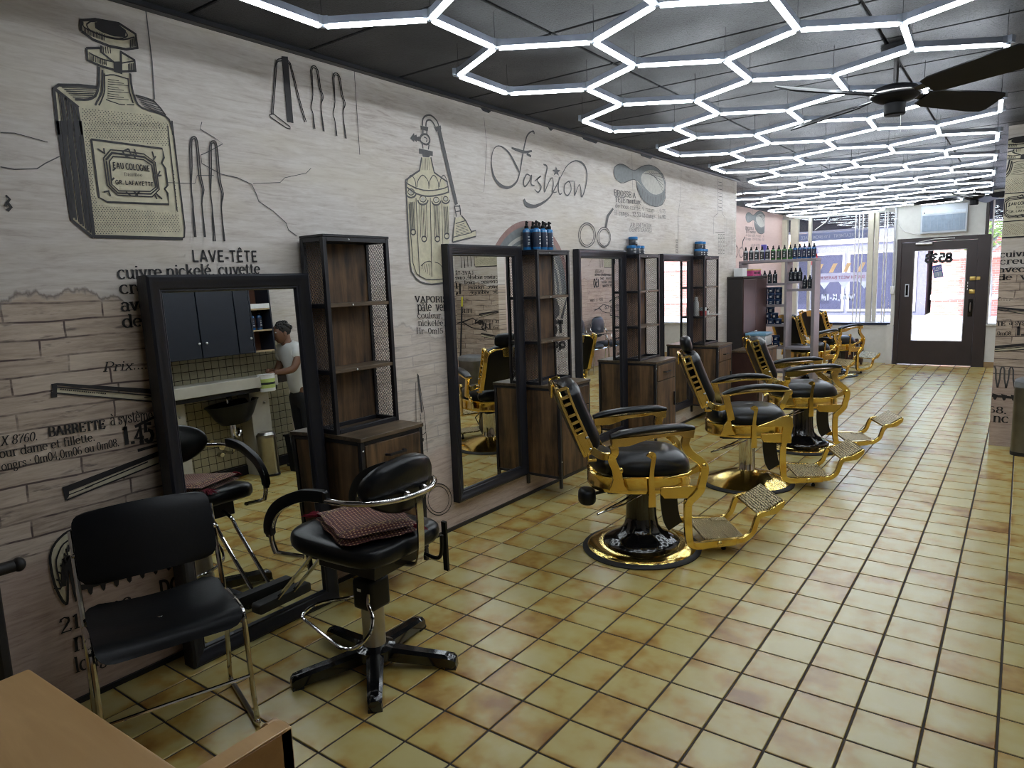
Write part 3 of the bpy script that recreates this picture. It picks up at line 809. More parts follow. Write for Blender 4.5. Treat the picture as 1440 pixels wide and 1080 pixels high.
s|1|.0060|1.084,2.13 1.081,2.122 1.073,2.115 1.062,2.111 1.05,2.11 1.04,2.113 1.033,2.118 1.031,2.126 1.035,2.134 1.042,2.141 1.053,2.145 1.065,2.146 1.075,2.143 1.082,2.138 1.084,2.13
f|5|1.073,2.129 1.07,2.123 1.062,2.118 1.052,2.117 1.044,2.121 1.042,2.127 1.045,2.133 1.054,2.138 1.063,2.139 1.071,2.135
s|1|.01|1.099,2.126 1.097,2.117 1.09,2.109 1.08,2.102 1.068,2.098 1.055,2.095 1.042,2.096 1.031,2.099 1.022,2.104 1.017,2.111 1.015,2.119
s|1|.0060|1.183,2.098 1.179,2.09 1.171,2.083 1.16,2.078 1.147,2.078 1.137,2.08 1.13,2.086 1.128,2.094 1.131,2.102 1.139,2.109 1.15,2.113 1.163,2.114 1.173,2.112 1.18,2.106 1.183,2.098
f|5|1.171,2.097 1.168,2.09 1.159,2.086 1.149,2.085 1.141,2.088 1.139,2.095 1.142,2.101 1.151,2.106 1.161,2.107 1.169,2.103
s|1|.01|1.199,2.093 1.196,2.085 1.189,2.076 1.179,2.07 1.166,2.065 1.152,2.062 1.139,2.063 1.127,2.066 1.118,2.071 1.113,2.079 1.111,2.087
s|1|.0060|1.297,2.1 1.294,2.093 1.286,2.087 1.276,2.083 1.265,2.082 1.255,2.085 1.249,2.09 1.247,2.097 1.25,2.104 1.257,2.11 1.267,2.114 1.278,2.115 1.288,2.113 1.295,2.107 1.297,2.1
f|5|1.287,2.1 1.283,2.094 1.276,2.09 1.266,2.089 1.259,2.092 1.257,2.098 1.26,2.104 1.268,2.108 1.277,2.108 1.284,2.105
s|1|.01|1.312,2.096 1.309,2.088 1.303,2.08 1.293,2.074 1.282,2.07 1.269,2.068 1.257,2.068 1.246,2.071 1.238,2.076 1.233,2.083 1.232,2.09
s|1|.0060|1.381,2.113 1.379,2.106 1.372,2.101 1.363,2.097 1.353,2.097 1.345,2.099 1.339,2.103 1.337,2.109 1.34,2.116 1.346,2.121 1.355,2.125 1.365,2.125 1.374,2.123 1.38,2.119 1.381,2.113
f|5|1.373,2.112 1.37,2.107 1.363,2.103 1.355,2.103 1.348,2.105 1.346,2.11 1.349,2.115 1.356,2.119 1.364,2.12 1.37,2.117
s|1|.01|1.394,2.108 1.392,2.101 1.387,2.094 1.378,2.089 1.368,2.085 1.357,2.083 1.346,2.084 1.337,2.086 1.329,2.09 1.325,2.096 1.324,2.103
s|1|.0040|1.045,2.071 1.042,1.907
s|1|.0040|1.053,2.071 1.05,1.907
s|1|.0040|1.061,2.072 1.058,1.908
s|1|.0040|1.069,2.073 1.066,1.908
s|1|.0040|1.078,2.073 1.075,1.908
s|1|.0080|1.077,1.899 1.074,1.891 1.066,1.885 1.056,1.882 1.046,1.884 1.04,1.89 1.038,1.898 1.041,1.906 1.048,1.912 1.059,1.914 1.068,1.913 1.075,1.907 1.077,1.899
s|1|.0040|1.124,2.067 1.119,1.869
s|1|.0040|1.138,2.068 1.133,1.87
s|1|.0040|1.153,2.069 1.148,1.871
s|1|.0040|1.167,2.07 1.162,1.871
s|1|.0040|1.182,2.071 1.177,1.871
s|1|.0080|1.168,1.862 1.164,1.853 1.156,1.847 1.146,1.845 1.136,1.847 1.129,1.853 1.126,1.861 1.13,1.869 1.138,1.875 1.148,1.877 1.158,1.876 1.165,1.87 1.168,1.862
s|1|.0040|1.248,2.067 1.244,1.873
s|1|.0040|1.259,2.067 1.255,1.874
s|1|.0040|1.27,2.068 1.266,1.874
s|1|.0040|1.281,2.069 1.278,1.875
s|1|.0040|1.293,2.07 1.289,1.875
s|1|.0080|1.287,1.865 1.284,1.857 1.275,1.851 1.264,1.848 1.254,1.85 1.246,1.856 1.244,1.864 1.248,1.872 1.256,1.879 1.267,1.881 1.278,1.879 1.285,1.874 1.287,1.865
s|1|.0040|1.337,2.063 1.336,1.894
s|1|.0040|1.347,2.064 1.345,1.895
s|1|.0040|1.356,2.064 1.354,1.895
s|1|.0040|1.365,2.065 1.364,1.895
s|1|.0040|1.374,2.066 1.373,1.896
s|1|.0080|1.376,1.886 1.372,1.877 1.364,1.871 1.352,1.868 1.341,1.87 1.334,1.876 1.331,1.885 1.335,1.893 1.344,1.9 1.355,1.902 1.366,1.9 1.374,1.895 1.376,1.886
s|1|.0060|1.096,2.097 1.09,1.637
s|1|.0060|1.22,2.107 1.198,1.635
s|1|.0040|1.324,2.126 1.306,1.646
s|1|.0050|1.107,1.701 1.113,1.706 1.123,1.712 1.134,1.718 1.148,1.724 1.165,1.728 1.178,1.73 1.188,1.73 1.196,1.727 1.201,1.725
s|1|.0050|1.231,1.725 1.243,1.722 1.26,1.719 1.275,1.713 1.287,1.703 1.298,1.691 1.305,1.683
s|1|.0030|1.114,1.683 1.125,1.713
s|1|.0030|1.129,1.674 1.141,1.713
s|1|.0030|1.144,1.665 1.156,1.713
s|1|.0030|1.159,1.655 1.172,1.713
s|1|.0030|1.174,1.645 1.188,1.713
t|VAPORIS|s|0|1.039 1.488 1.321 1.476 .037 1.7
t|pâte  ver|s|0|1.057 1.437 1.313 1.424 .037 1.1
t|couleur,|s|0|1.053 1.393 1.278 1.38 .035 1.1
t|nickelée.|s|0|1.055 1.349 1.294 1.332 .035 1.1
t|Hr  0m15.|s|0|1.035 1.302 1.291 1.282 .035 1.1
s|1|.0050|1.028,1.061 1.032,.939 1.05,.819
f|1|1.028,1.061 1.037,1.05 1.054,.824 1.042,.821
s|0|.0040|1.008,1.01 .992,.771
s|0|.0040|1.034,1.05 1.069,.787 1.076,.567
s|0|.0050|1.011,.67 1.071,.692
f|0|1.013,.664 1.049,.66 1.048,.64 1.014,.645
s|0|.0060|1.278,.206 1.273,.184 1.262,.165 1.245,.149 1.224,.139 1.199,.134 1.173,.134 1.145,.139 1.118,.15 1.093,.165 1.072,.184 1.054,.205 1.042,.228 1.034,.252 1.033,.275 1.038,.296 1.048,.314 1.064,.33 1.084,.34 1.107,.346 1.133,.347 1.16,.343 1.187,.333 1.213,.319 1.236,.3 1.255,.279 1.268,.255 1.276,.23 1.278,.206
s|0|.0050|1.25,.214 1.246,.196 1.238,.179 1.225,.167 1.208,.157 1.189,.153 1.168,.152 1.146,.157 1.125,.165 1.106,.177 1.089,.192 1.075,.21 1.065,.229 1.059,.248 1.058,.268 1.062,.285 1.07,.301 1.083,.314 1.099,.323 1.117,.328 1.138,.329 1.159,.326 1.18,.318 1.2,.306 1.218,.291 1.233,.273 1.243,.254 1.249,.234 1.25,.214
b|1|2.155,2.352 2.153,2.356 2.15,2.36 2.146,2.367 2.139,2.375 2.129,2.385 2.116,2.4 2.099,2.419 2.079,2.438 2.06,2.456 2.04,2.471 2.02,2.481 2,2.49 1.979,2.497 1.959,2.501 1.94,2.502 1.924,2.501 1.908,2.497 1.894,2.491 1.881,2.483 1.87,2.472 1.86,2.459 1.852,2.443 1.846,2.425 1.841,2.406 1.839,2.388 1.839,2.37 1.841,2.351 1.845,2.332 1.851,2.314 1.858,2.298 1.868,2.285 1.88,2.272 1.893,2.262 1.908,2.253 1.924,2.246 1.942,2.24 1.962,2.236 1.984,2.234 2.005,2.234 2.026,2.237 2.046,2.243 2.068,2.251 2.088,2.262 2.107,2.274 2.124,2.288 2.137,2.304 2.148,2.322 2.157,2.341 2.165,2.36 2.172,2.378 2.178,2.394 2.183,2.408 2.188,2.422 2.192,2.437 2.198,2.454 2.205,2.473 2.213,2.495 2.221,2.517 2.229,2.538 2.237,2.556 2.244,2.572 2.251,2.587 2.257,2.6 2.265,2.612 2.274,2.622 2.284,2.631 2.297,2.64 2.31,2.647 2.322,2.652 2.331,2.655 2.338,2.655 2.344,2.653 2.348,2.649 2.351,2.646 2.353,2.643|.012 .014 .015 .017 .018 .02 .019 .018 .018 .017 .016 .014 .013 .011 .01 .008 .008 .007 .007 .006 .006 .006 .007 .007 .008 .008 .01 .013 .015 .018 .02 .021 .022 .024 .025 .026 .024 .023 .021 .02 .018 .017 .016 .016 .015 .014 .014 .013 .013 .012 .012 .012 .013 .013 .014 .014 .014 .014 .014 .014 .014 .014 .013 .013 .012 .012 .012 .011 .011 .01 .01 .009 .008 .008 .007 .006
b|1|2.365,2.641 2.363,2.644 2.361,2.649 2.359,2.654 2.355,2.658 2.35,2.66 2.341,2.659 2.329,2.655 2.316,2.651 2.305,2.647 2.297,2.644|.006 .007 .008 .01 .011 .012 .01 .009 .007 .006 .004
b|1|2.074,2.508 2.083,2.507 2.097,2.506 2.113,2.504 2.13,2.503 2.147,2.502 2.163,2.501 2.18,2.5 2.198,2.5 2.216,2.5 2.234,2.501 2.253,2.503 2.274,2.507 2.294,2.512 2.311,2.516 2.324,2.518|.012 .014 .016 .018 .02 .022 .022 .021 .021 .02 .02 .018 .017 .015 .014 .012
b|1|2.255,2.491 2.263,2.49 2.276,2.487 2.289,2.484 2.302,2.481 2.31,2.48|.02 .019 .018 .018 .017 .016
b|1|2.296,2.342 2.289,2.343 2.279,2.346 2.268,2.348 2.257,2.349 2.247,2.347 2.237,2.34 2.228,2.329 2.218,2.318 2.211,2.306 2.207,2.296 2.205,2.287 2.206,2.277 2.209,2.268 2.213,2.262 2.22,2.26 2.229,2.264 2.241,2.271 2.254,2.281 2.267,2.292 2.278,2.303 2.287,2.313 2.295,2.326 2.301,2.338 2.307,2.347 2.31,2.349 2.31,2.343 2.306,2.329 2.302,2.312 2.299,2.297 2.3,2.286 2.306,2.28 2.316,2.278 2.327,2.277 2.338,2.278 2.345,2.277|.008 .008 .009 .009 .01 .01 .011 .012 .012 .013 .014 .014 .013 .013 .012 .012 .011 .01 .01 .009 .008 .009 .01 .01 .011 .012 .012 .013 .013 .014 .014 .012 .011 .009 .008 .006
b|1|2.346,2.309 2.36,2.317 2.38,2.328 2.402,2.34 2.421,2.35 2.43,2.355 2.427,2.353 2.416,2.346 2.4,2.337 2.387,2.327 2.382,2.319 2.387,2.311 2.398,2.303 2.413,2.295 2.425,2.287 2.431,2.279 2.428,2.269 2.421,2.258 2.41,2.248 2.399,2.239 2.389,2.234 2.379,2.234 2.369,2.238 2.358,2.243 2.349,2.249 2.343,2.252|.006 .007 .008 .008 .009 .01 .01 .01 .01 .01 .01 .011 .012 .012 .013 .014 .014 .013 .013 .012 .012 .011 .01 .008 .007 .006
b|1|2.47,2.442 2.478,2.441 2.489,2.44 2.502,2.439 2.512,2.435 2.517,2.428 2.516,2.416 2.511,2.402 2.503,2.385 2.495,2.366 2.489,2.348 2.484,2.326 2.478,2.299 2.472,2.274 2.47,2.253 2.472,2.244 2.48,2.248 2.492,2.263 2.507,2.284 2.523,2.304 2.536,2.32 2.548,2.332 2.559,2.342 2.57,2.351 2.58,2.356 2.587,2.357 2.592,2.353 2.595,2.344 2.597,2.331 2.597,2.318 2.597,2.306 2.594,2.295 2.589,2.282 2.583,2.27 2.58,2.26 2.582,2.253 2.59,2.25 2.604,2.251 2.62,2.253 2.635,2.256 2.644,2.258|.01 .011 .012 .014 .015 .016 .016 .015 .015 .014 .014 .014 .013 .013 .012 .012 .011 .01 .01 .009 .008 .008 .008 .008 .008 .008 .009 .01 .012 .013 .014 .014 .013 .013 .012 .012 .011 .01 .008 .007 .006
b|1|2.688,2.374 2.684,2.364 2.679,2.349 2.674,2.331 2.669,2.314 2.667,2.299 2.667,2.286 2.669,2.273 2.672,2.261 2.677,2.251 2.682,2.245 2.689,2.243 2.698,2.246 2.707,2.25 2.715,2.255 2.721,2.257|.012 .012 .013 .013 .014 .014 .014 .013 .013 .012 .012 .011 .01 .008 .007 .006
b|1|2.817,2.353 2.809,2.349 2.797,2.344 2.784,2.337 2.772,2.329 2.763,2.321 2.757,2.311 2.753,2.3 2.751,2.287 2.75,2.276 2.752,2.267 2.758,2.259 2.766,2.252 2.777,2.246 2.788,2.243 2.799,2.243 2.81,2.248 2.823,2.256 2.836,2.267 2.847,2.278 2.854,2.288 2.856,2.299 2.855,2.311 2.852,2.323 2.847,2.334 2.843,2.342 2.837,2.347 2.828,2.349 2.82,2.351 2.815,2.352 2.817,2.353 2.827,2.355 2.845,2.357 2.865,2.358 2.885,2.36 2.897,2.361|.008 .009 .01 .01 .011 .012 .012 .013 .013 .014 .014 .014 .013 .013 .012 .012 .012 .011 .011 .01 .01 .01 .01 .01 .01 .01 .01 .009 .009 .008 .008 .007 .007 .006 .006 .005
b|1|2.911,2.362 2.912,2.354 2.913,2.344 2.913,2.332 2.914,2.319 2.914,2.307 2.912,2.294 2.908,2.278 2.904,2.264 2.903,2.254 2.906,2.252 2.916,2.262 2.932,2.283 2.949,2.307 2.966,2.328 2.979,2.341 2.987,2.342 2.993,2.338 2.998,2.329 3.002,2.318 3.005,2.308 3.008,2.296 3.009,2.28 3.009,2.265 3.012,2.253 3.017,2.249 3.026,2.255 3.038,2.266 3.052,2.283 3.065,2.302 3.076,2.321 3.086,2.342 3.096,2.366 3.104,2.391 3.109,2.416 3.11,2.437 3.105,2.454 3.098,2.471 3.087,2.485 3.072,2.498 3.055,2.507 3.035,2.515 3.011,2.52 2.984,2.522 2.957,2.523 2.931,2.521 2.906,2.515 2.88,2.507 2.855,2.497 2.831,2.485 2.809,2.473 2.791,2.46 2.775,2.447 2.76,2.432 2.745,2.416 2.728,2.398 2.708,2.377 2.686,2.353 2.664,2.328 2.642,2.304 2.62,2.282 2.601,2.263 2.582,2.244 2.564,2.227 2.543,2.211 2.518,2.196 2.487,2.18 2.451,2.165 2.415,2.151 2.379,2.14 2.348,2.132 2.321,2.129 2.295,2.128 2.272,2.13 2.252,2.133 2.235,2.137 2.223,2.143 2.215,2.151 2.21,2.159 2.207,2.167 2.204,2.172|.01 .011 .012 .012 .013 .014 .014 .013 .013 .012 .012 .011 .01 .008 .007 .006 .008 .009 .011 .012 .014 .014 .014 .014 .014 .014 .014 .013 .013 .012 .012 .013 .014 .016 .017 .018 .018 .019 .019 .02 .02 .018 .016 .014 .012 .01 .01 .009 .009 .008 .008 .008 .008 .008 .008 .008 .008 .009 .009 .01 .01 .011 .012 .012 .013 .014 .016 .018 .02 .022 .024 .026 .029 .031 .034 .036 .033 .03 .028 .025 .022
f|1|2.641,2.448 2.658,2.424 2.703,2.424 2.669,2.405 2.681,2.382 2.643,2.392 2.608,2.378 2.619,2.402 2.59,2.415 2.632,2.422
s|1|.0080|3.232,1.956 3.227,1.932 3.214,1.909 3.194,1.889 3.167,1.872 3.136,1.861 3.103,1.854 3.07,1.853 3.038,1.858 3.009,1.869 2.985,1.883 2.967,1.902 2.957,1.923 2.954,1.946 2.959,1.969 2.971,1.991 2.99,2.011 3.015,2.027 3.045,2.039 3.077,2.047 3.111,2.048 3.144,2.044 3.173,2.034 3.199,2.02 3.217,2.001 3.229,1.979 3.232,1.956
s|1|.0070|3.202,1.955 3.198,1.934 3.188,1.915 3.172,1.898 3.151,1.884 3.127,1.874 3.1,1.868 3.074,1.868 3.048,1.872 3.026,1.881 3.006,1.893 2.992,1.909 2.984,1.927 2.982,1.947 2.986,1.967 2.996,1.986 3.011,2.002 3.031,2.016 3.054,2.027 3.08,2.033 3.107,2.034 3.133,2.03 3.156,2.022 3.176,2.009 3.191,1.993 3.2,1.975 3.202,1.955
s|1|.0080|3.498,1.945 3.493,1.925 3.482,1.905 3.465,1.888 3.442,1.874 3.416,1.864 3.388,1.858 3.359,1.858 3.332,1.862 3.307,1.871 3.286,1.883 3.271,1.899 3.261,1.918 3.259,1.937 3.263,1.957 3.273,1.976 3.29,1.993 3.312,2.007 3.337,2.017 3.365,2.023 3.393,2.025 3.421,2.021 3.447,2.013 3.468,2 3.485,1.984 3.494,1.965 3.498,1.945
s|1|.0070|3.478,1.941 3.475,1.924 3.466,1.907 3.452,1.893 3.434,1.881 3.414,1.872 3.391,1.867 3.369,1.867 3.347,1.871 3.327,1.878 3.311,1.889 3.299,1.903 3.291,1.919 3.289,1.935 3.293,1.952 3.301,1.969 3.314,1.983 3.331,1.995 3.352,2.004 3.373,2.009 3.396,2.01 3.418,2.007 3.438,1.999 3.455,1.988 3.468,1.975 3.476,1.959 3.478,1.941
f|1|3.395,2.024 3.436,2.13 3.544,2.199 3.56,2.185 3.468,2.117 3.426,2.018
f|4|3.57,2.501 3.589,2.545 3.682,2.58 3.795,2.58 3.901,2.557 4.001,2.563 4.114,2.606 4.283,2.639 4.46,2.63 4.596,2.58 4.654,2.51 4.641,2.414 4.525,2.376 4.344,2.362 4.173,2.403 4.069,2.456 4.009,2.472 3.929,2.473 3.811,2.441 3.696,2.426 3.596,2.454
f|5|4.133,2.542 4.197,2.571 4.283,2.593 4.383,2.602 4.482,2.596 4.556,2.57 4.607,2.534 4.633,2.492 4.63,2.451 4.589,2.418 4.525,2.395 4.449,2.38 4.367,2.377 4.287,2.392 4.215,2.415 4.152,2.445 4.111,2.478 4.107,2.51
s|1|.0080|3.57,2.501 3.574,2.521 3.589,2.545 3.63,2.565 3.682,2.58 3.738,2.584 3.795,2.58 3.849,2.568 3.901,2.557 3.95,2.556 4.001,2.563 4.053,2.583 4.114,2.606 4.194,2.626 4.283,2.639 4.373,2.64 4.46,2.63 4.535,2.609 4.596,2.58 4.635,2.547 4.654,2.51 4.652,2.457 4.641,2.414
s|1|.0080|3.57,2.501 3.577,2.48 3.596,2.454 3.64,2.434 3.696,2.422 3.752,2.427 3.811,2.441 3.872,2.459 3.929,2.473 3.975,2.477 4.009,2.468 4.018,2.438 4.027,2.399 4.061,2.361 4.108,2.326 4.165,2.3 4.234,2.281 4.32,2.268 4.41,2.265 4.495,2.274 4.57,2.294 4.622,2.328 4.653,2.367 4.652,2.404 4.642,2.433
f|4|4.009,2.468 4.069,2.447 4.173,2.403 4.344,2.362 4.525,2.376 4.642,2.423 4.653,2.367 4.57,2.294 4.41,2.265 4.234,2.281 4.108,2.326 4.027,2.399
s|1|.0060|4.028,2.43 4.058,2.375
s|1|.0060|4.061,2.421 4.088,2.324
s|1|.0060|4.095,2.412 4.12,2.301
s|1|.0060|4.129,2.403 4.152,2.285
s|1|.0060|4.164,2.394 4.184,2.274
s|1|.0060|4.198,2.384 4.217,2.267
s|1|.0060|4.233,2.375 4.25,2.262
s|1|.0060|4.269,2.365 4.284,2.259
s|1|.0060|4.304,2.356 4.317,2.259
s|1|.0060|4.34,2.353 4.351,2.261
s|1|.0060|4.377,2.355 4.385,2.266
s|1|.0060|4.414,2.358 4.42,2.273
s|1|.0060|4.451,2.361 4.455,2.283
s|1|.0060|4.488,2.37 4.49,2.295
s|1|.0060|4.526,2.378 4.526,2.312
s|1|.0060|4.564,2.387 4.562,2.333
s|1|.0060|4.603,2.395 4.598,2.362
s|1|.0060|4.641,2.404 4.635,2.422
s|1|.0040|4.154,2.544 4.596,2.589
s|1|.0040|4.197,2.554 4.596,2.554
s|1|.0040|4.239,2.563 4.596,2.519
s|1|.0040|4.282,2.573 4.595,2.484
s|1|.0040|4.326,2.583 4.595,2.45
s|1|.0040|4.37,2.593 4.595,2.414
t|BROSSE A|s|1|3.567 2.306 3.995 2.313 .048 1.6
t|TETE monture|s|1|3.59 2.253 4.103 2.263 .046 1.5
t|de bois coiffé, 9 rangs . . 9.75|s|1|3.588 2.203 4.659 2.214 .038 1
t|11 rangs . 12.50 13 rangs . 14.90|s|1|3.568 2.142 4.658 2.161 .04 1.1
t|AR EN SATIN|s|1|3.869 2.05 4.329 2.061 .035 1
t|DENTS LARGES|s|1|3.858 2.01 4.339 2.021 .031 1
s|1|.0040|3.924,2.702 3.928,2.452 3.936,2.374
s|1|.0040|5.05,2.684 5.037,2.406 4.972,2.242 4.958,1.821
s|1|.0050|-.41,2.728 -.406,2.525 -.412,2.376
s|1|.0040|.679,2.721 .68,2.291
s|1|.0030|1.777,2.663 1.794,2.485 1.745,2.184
s|1|.0060|6.116,2.688 6.124,2.299
s|1|.0060|6.263,2.702 6.272,2.308
s|1|.0060|6.133,2.656 6.25,2.658
s|1|.0060|6.133,2.617 6.251,2.618
s|1|.0060|6.134,2.577 6.252,2.578
s|1|.0060|6.135,2.537 6.253,2.537
s|1|.0060|6.136,2.497 6.254,2.497
s|1|.0060|6.137,2.457 6.255,2.456
s|1|.0060|6.137,2.416 6.256,2.416
s|1|.0060|6.138,2.376 6.257,2.375
s|1|.0060|6.139,2.336 6.258,2.334
s|1|.0050|6.124,2.299 5.996,2.258 5.984,2.058
s|1|.0050|6.272,2.308 6.357,2.267 6.379,2.071
s|1|.0050|6.047,2.082 6.361,2.094
s|1|.0050|6.145,2.063 6.191,2.065 6.191,2.033 6.145,2.032 6.145,2.063
s|1|.0050|6.224,2.066 6.271,2.068 6.271,2.036 6.224,2.034 6.224,2.066
s|1|.0050|6.304,2.069 6.352,2.071 6.352,2.038 6.305,2.037 6.304,2.069
s|1|.0050|6.146,2.016 6.192,2.017 6.192,1.985 6.146,1.984 6.146,2.016
s|1|.0050|6.225,2.018 6.272,2.019 6.272,1.987 6.226,1.986 6.225,2.018
s|1|.0050|6.305,2.021 6.353,2.022 6.354,1.99 6.306,1.988 6.305,2.021
s|1|.0050|6.147,1.968 6.193,1.969 6.193,1.937 6.147,1.936 6.147,1.968
s|1|.0050|6.226,1.97 6.273,1.971 6.274,1.939 6.227,1.938 6.226,1.97
s|1|.0050|6.306,1.972 6.354,1.973 6.355,1.941 6.307,1.94 6.306,1.972
s|1|.0050|6.148,1.92 6.194,1.921 6.194,1.889 6.148,1.888 6.148,1.92
s|1|.0050|6.227,1.922 6.274,1.923 6.275,1.891 6.228,1.89 6.227,1.922
s|1|.0050|6.308,1.924 6.355,1.925 6.356,1.892 6.308,1.891 6.308,1.924
s|1|.0050|6.149,1.872 6.195,1.873 6.196,1.841 6.149,1.84 6.149,1.872
s|1|.0050|6.228,1.874 6.275,1.874 6.276,1.842 6.229,1.841 6.228,1.874
s|1|.0050|6.309,1.875 6.356,1.876 6.357,1.843 6.309,1.843 6.309,1.875
s|1|.0040|6.409,2.258 6.413,1.827
s|1|.0040|6.457,2.26 6.461,1.828
s|1|.0040|6.505,2.263 6.51,1.829
s|1|.0040|6.555,2.266 6.56,1.829
s|1|.0040|6.604,2.268 6.61,1.83
s|1|.0040|6.654,2.271 6.661,1.83
s|1|.0040|6.705,2.273 6.712,1.831
s|1|.0070|4.907,1.965 4.953,1.962 4.953,1.937 4.907,1.94 4.907,1.965
s|1|.0070|4.907,1.915 4.953,1.911 4.953,1.886 4.907,1.89 4.907,1.915
s|1|.0070|4.907,1.865 4.953,1.861 4.953,1.836 4.907,1.84 4.907,1.865
f|3|1.707,1.512 1.712,1.555 1.72,1.597 1.731,1.639 1.746,1.679 1.764,1.719 1.786,1.757 1.81,1.793 1.837,1.828 1.868,1.86 1.901,1.891 1.937,1.918 1.974,1.943 2.014,1.965 2.057,1.984 2.1,1.999 2.145,2.011 2.192,2.019 2.239,2.023 2.286,2.023 2.334,2.02 2.381,2.012 2.428,2 2.474,1.984 2.518,1.964 2.561,1.94 2.601,1.912 2.639,1.88 2.674,1.845 2.705,1.807 2.733,1.765 2.756,1.721 2.776,1.675 2.79,1.627 2.8,1.577 2.805,1.527 2.806,1.476 2.753,1.477 2.753,1.524 2.748,1.57 2.739,1.615 2.726,1.659 2.709,1.701 2.687,1.742 2.662,1.78 2.634,1.815 2.602,1.847 2.568,1.877 2.531,1.903 2.492,1.925 2.452,1.944 2.41,1.959 2.367,1.97 2.324,1.977 2.28,1.981 2.236,1.981 2.193,1.977 2.15,1.97 2.109,1.959 2.068,1.945 2.03,1.928 1.993,1.908 1.957,1.886 1.925,1.86 1.894,1.833 1.866,1.803 1.84,1.771 1.817,1.737 1.798,1.702 1.781,1.666 1.767,1.628 1.756,1.59 1.749,1.55 1.745,1.511
f|4|1.745,1.511 1.749,1.55 1.756,1.59 1.767,1.628 1.781,1.666 1.798,1.702 1.817,1.737 1.84,1.771 1.866,1.803 1.894,1.833 1.925,1.86 1.957,1.886 1.993,1.908 2.03,1.928 2.068,1.945 2.109,1.959 2.15,1.97 2.193,1.977 2.236,1.981 2.28,1.981 2.324,1.977 2.367,1.97 2.41,1.959 2.452,1.944 2.492,1.925 2.531,1.903 2.568,1.877 2.602,1.847 2.634,1.815 2.662,1.78 2.687,1.742 2.709,1.701 2.726,1.659 2.739,1.615 2.748,1.57 2.753,1.524 2.753,1.477 2.68,1.48 2.68,1.52 2.676,1.56 2.668,1.599 2.657,1.637 2.642,1.674 2.624,1.709 2.602,1.742 2.578,1.773 2.551,1.802 2.521,1.827 2.489,1.85 2.456,1.87 2.421,1.886 2.384,1.9 2.347,1.91 2.309,1.917 2.271,1.92 2.233,1.921 2.195,1.918 2.158,1.912 2.121,1.903 2.086,1.891 2.051,1.876 2.018,1.859 1.988,1.839 1.958,1.817 1.931,1.793 1.906,1.766 1.884,1.738 1.863,1.709 1.846,1.678 1.831,1.646 1.819,1.613 1.809,1.579 1.802,1.544 1.799,1.509
f|5|1.799,1.509 1.802,1.544 1.809,1.579 1.819,1.613 1.831,1.646 1.846,1.678 1.863,1.709 1.884,1.738 1.906,1.766 1.931,1.793 1.958,1.817 1.988,1.839 2.018,1.859 2.051,1.876 2.086,1.891 2.121,1.903 2.158,1.912 2.195,1.918 2.233,1.921 2.271,1.92 2.309,1.917 2.347,1.91 2.384,1.9 2.421,1.886 2.456,1.87 2.489,1.85 2.521,1.827 2.551,1.802 2.578,1.773 2.602,1.742 2.624,1.709 2.642,1.674 2.657,1.637 2.668,1.599 2.676,1.56 2.68,1.52 2.68,1.48 2.646,1.481 2.646,1.518 2.643,1.555 2.635,1.592 2.625,1.627 2.611,1.661 2.594,1.694 2.575,1.725 2.552,1.754 2.527,1.78 2.499,1.804 2.47,1.825 2.439,1.844 2.406,1.859 2.372,1.872 2.338,1.882 2.302,1.888 2.267,1.892 2.231,1.892 2.196,1.89 2.161,1.884 2.127,1.876 2.094,1.865 2.062,1.851 2.031,1.835 2.002,1.817 1.974,1.796 1.949,1.774 1.925,1.749 1.904,1.723 1.885,1.695 1.869,1.666 1.855,1.636 1.843,1.605 1.834,1.573 1.828,1.541 1.825,1.508
f|4|1.825,1.508 1.828,1.541 1.834,1.573 1.843,1.605 1.855,1.636 1.869,1.666 1.885,1.695 1.904,1.723 1.925,1.749 1.949,1.774 1.974,1.796 2.002,1.817 2.031,1.835 2.062,1.851 2.094,1.865 2.127,1.876 2.161,1.884 2.196,1.89 2.231,1.892 2.267,1.892 2.302,1.888 2.338,1.882 2.372,1.872 2.406,1.859 2.439,1.844 2.47,1.825 2.499,1.804 2.527,1.78 2.552,1.754 2.575,1.725 2.594,1.694 2.611,1.661 2.625,1.627 2.635,1.592 2.643,1.555 2.646,1.518 2.646,1.481 2.613,1.482 2.613,1.517 2.609,1.551 2.603,1.584 2.593,1.617 2.581,1.649 2.565,1.679 2.547,1.708 2.526,1.734 2.503,1.759 2.478,1.781 2.45,1.801 2.422,1.818 2.392,1.833 2.36,1.845 2.328,1.854 2.296,1.86 2.263,1.863 2.23,1.864 2.197,1.862 2.164,1.857 2.132,1.849 2.102,1.839 2.072,1.827 2.043,1.812 2.016,1.795 1.99,1.776 1.967,1.754 1.945,1.732 1.925,1.707 1.907,1.682 1.892,1.655 1.879,1.627 1.868,1.598 1.86,1.568 1.854,1.538 1.851,1.508
f|5|2.613,1.482 2.604,1.421 2.586,1.361 2.557,1.305 2.52,1.255 2.475,1.211 2.424,1.175 2.368,1.148 2.309,1.13 2.248,1.121 2.188,1.122 2.129,1.132 2.073,1.151 2.022,1.177 1.976,1.211 1.936,1.251 1.903,1.297 1.878,1.346 1.861,1.398 1.851,1.453 1.851,1.508 1.858,1.562 1.874,1.615 1.898,1.666 1.929,1.712 1.967,1.754 2.011,1.791 2.06,1.821 2.114,1.843 2.171,1.858 2.23,1.864 2.289,1.861 2.348,1.849 2.404,1.827 2.456,1.797 2.503,1.759 2.543,1.713 2.575,1.661 2.598,1.604 2.61,1.544
f|4|2.523,1.786 2.626,1.798 2.654,1.737 2.63,1.671 2.589,1.677 2.561,1.605 2.604,1.571 2.645,1.548 2.632,1.504 2.539,1.507
f|1|2.538,1.468 2.599,1.449 2.641,1.38 2.634,1.324 2.57,1.288 2.52,1.331
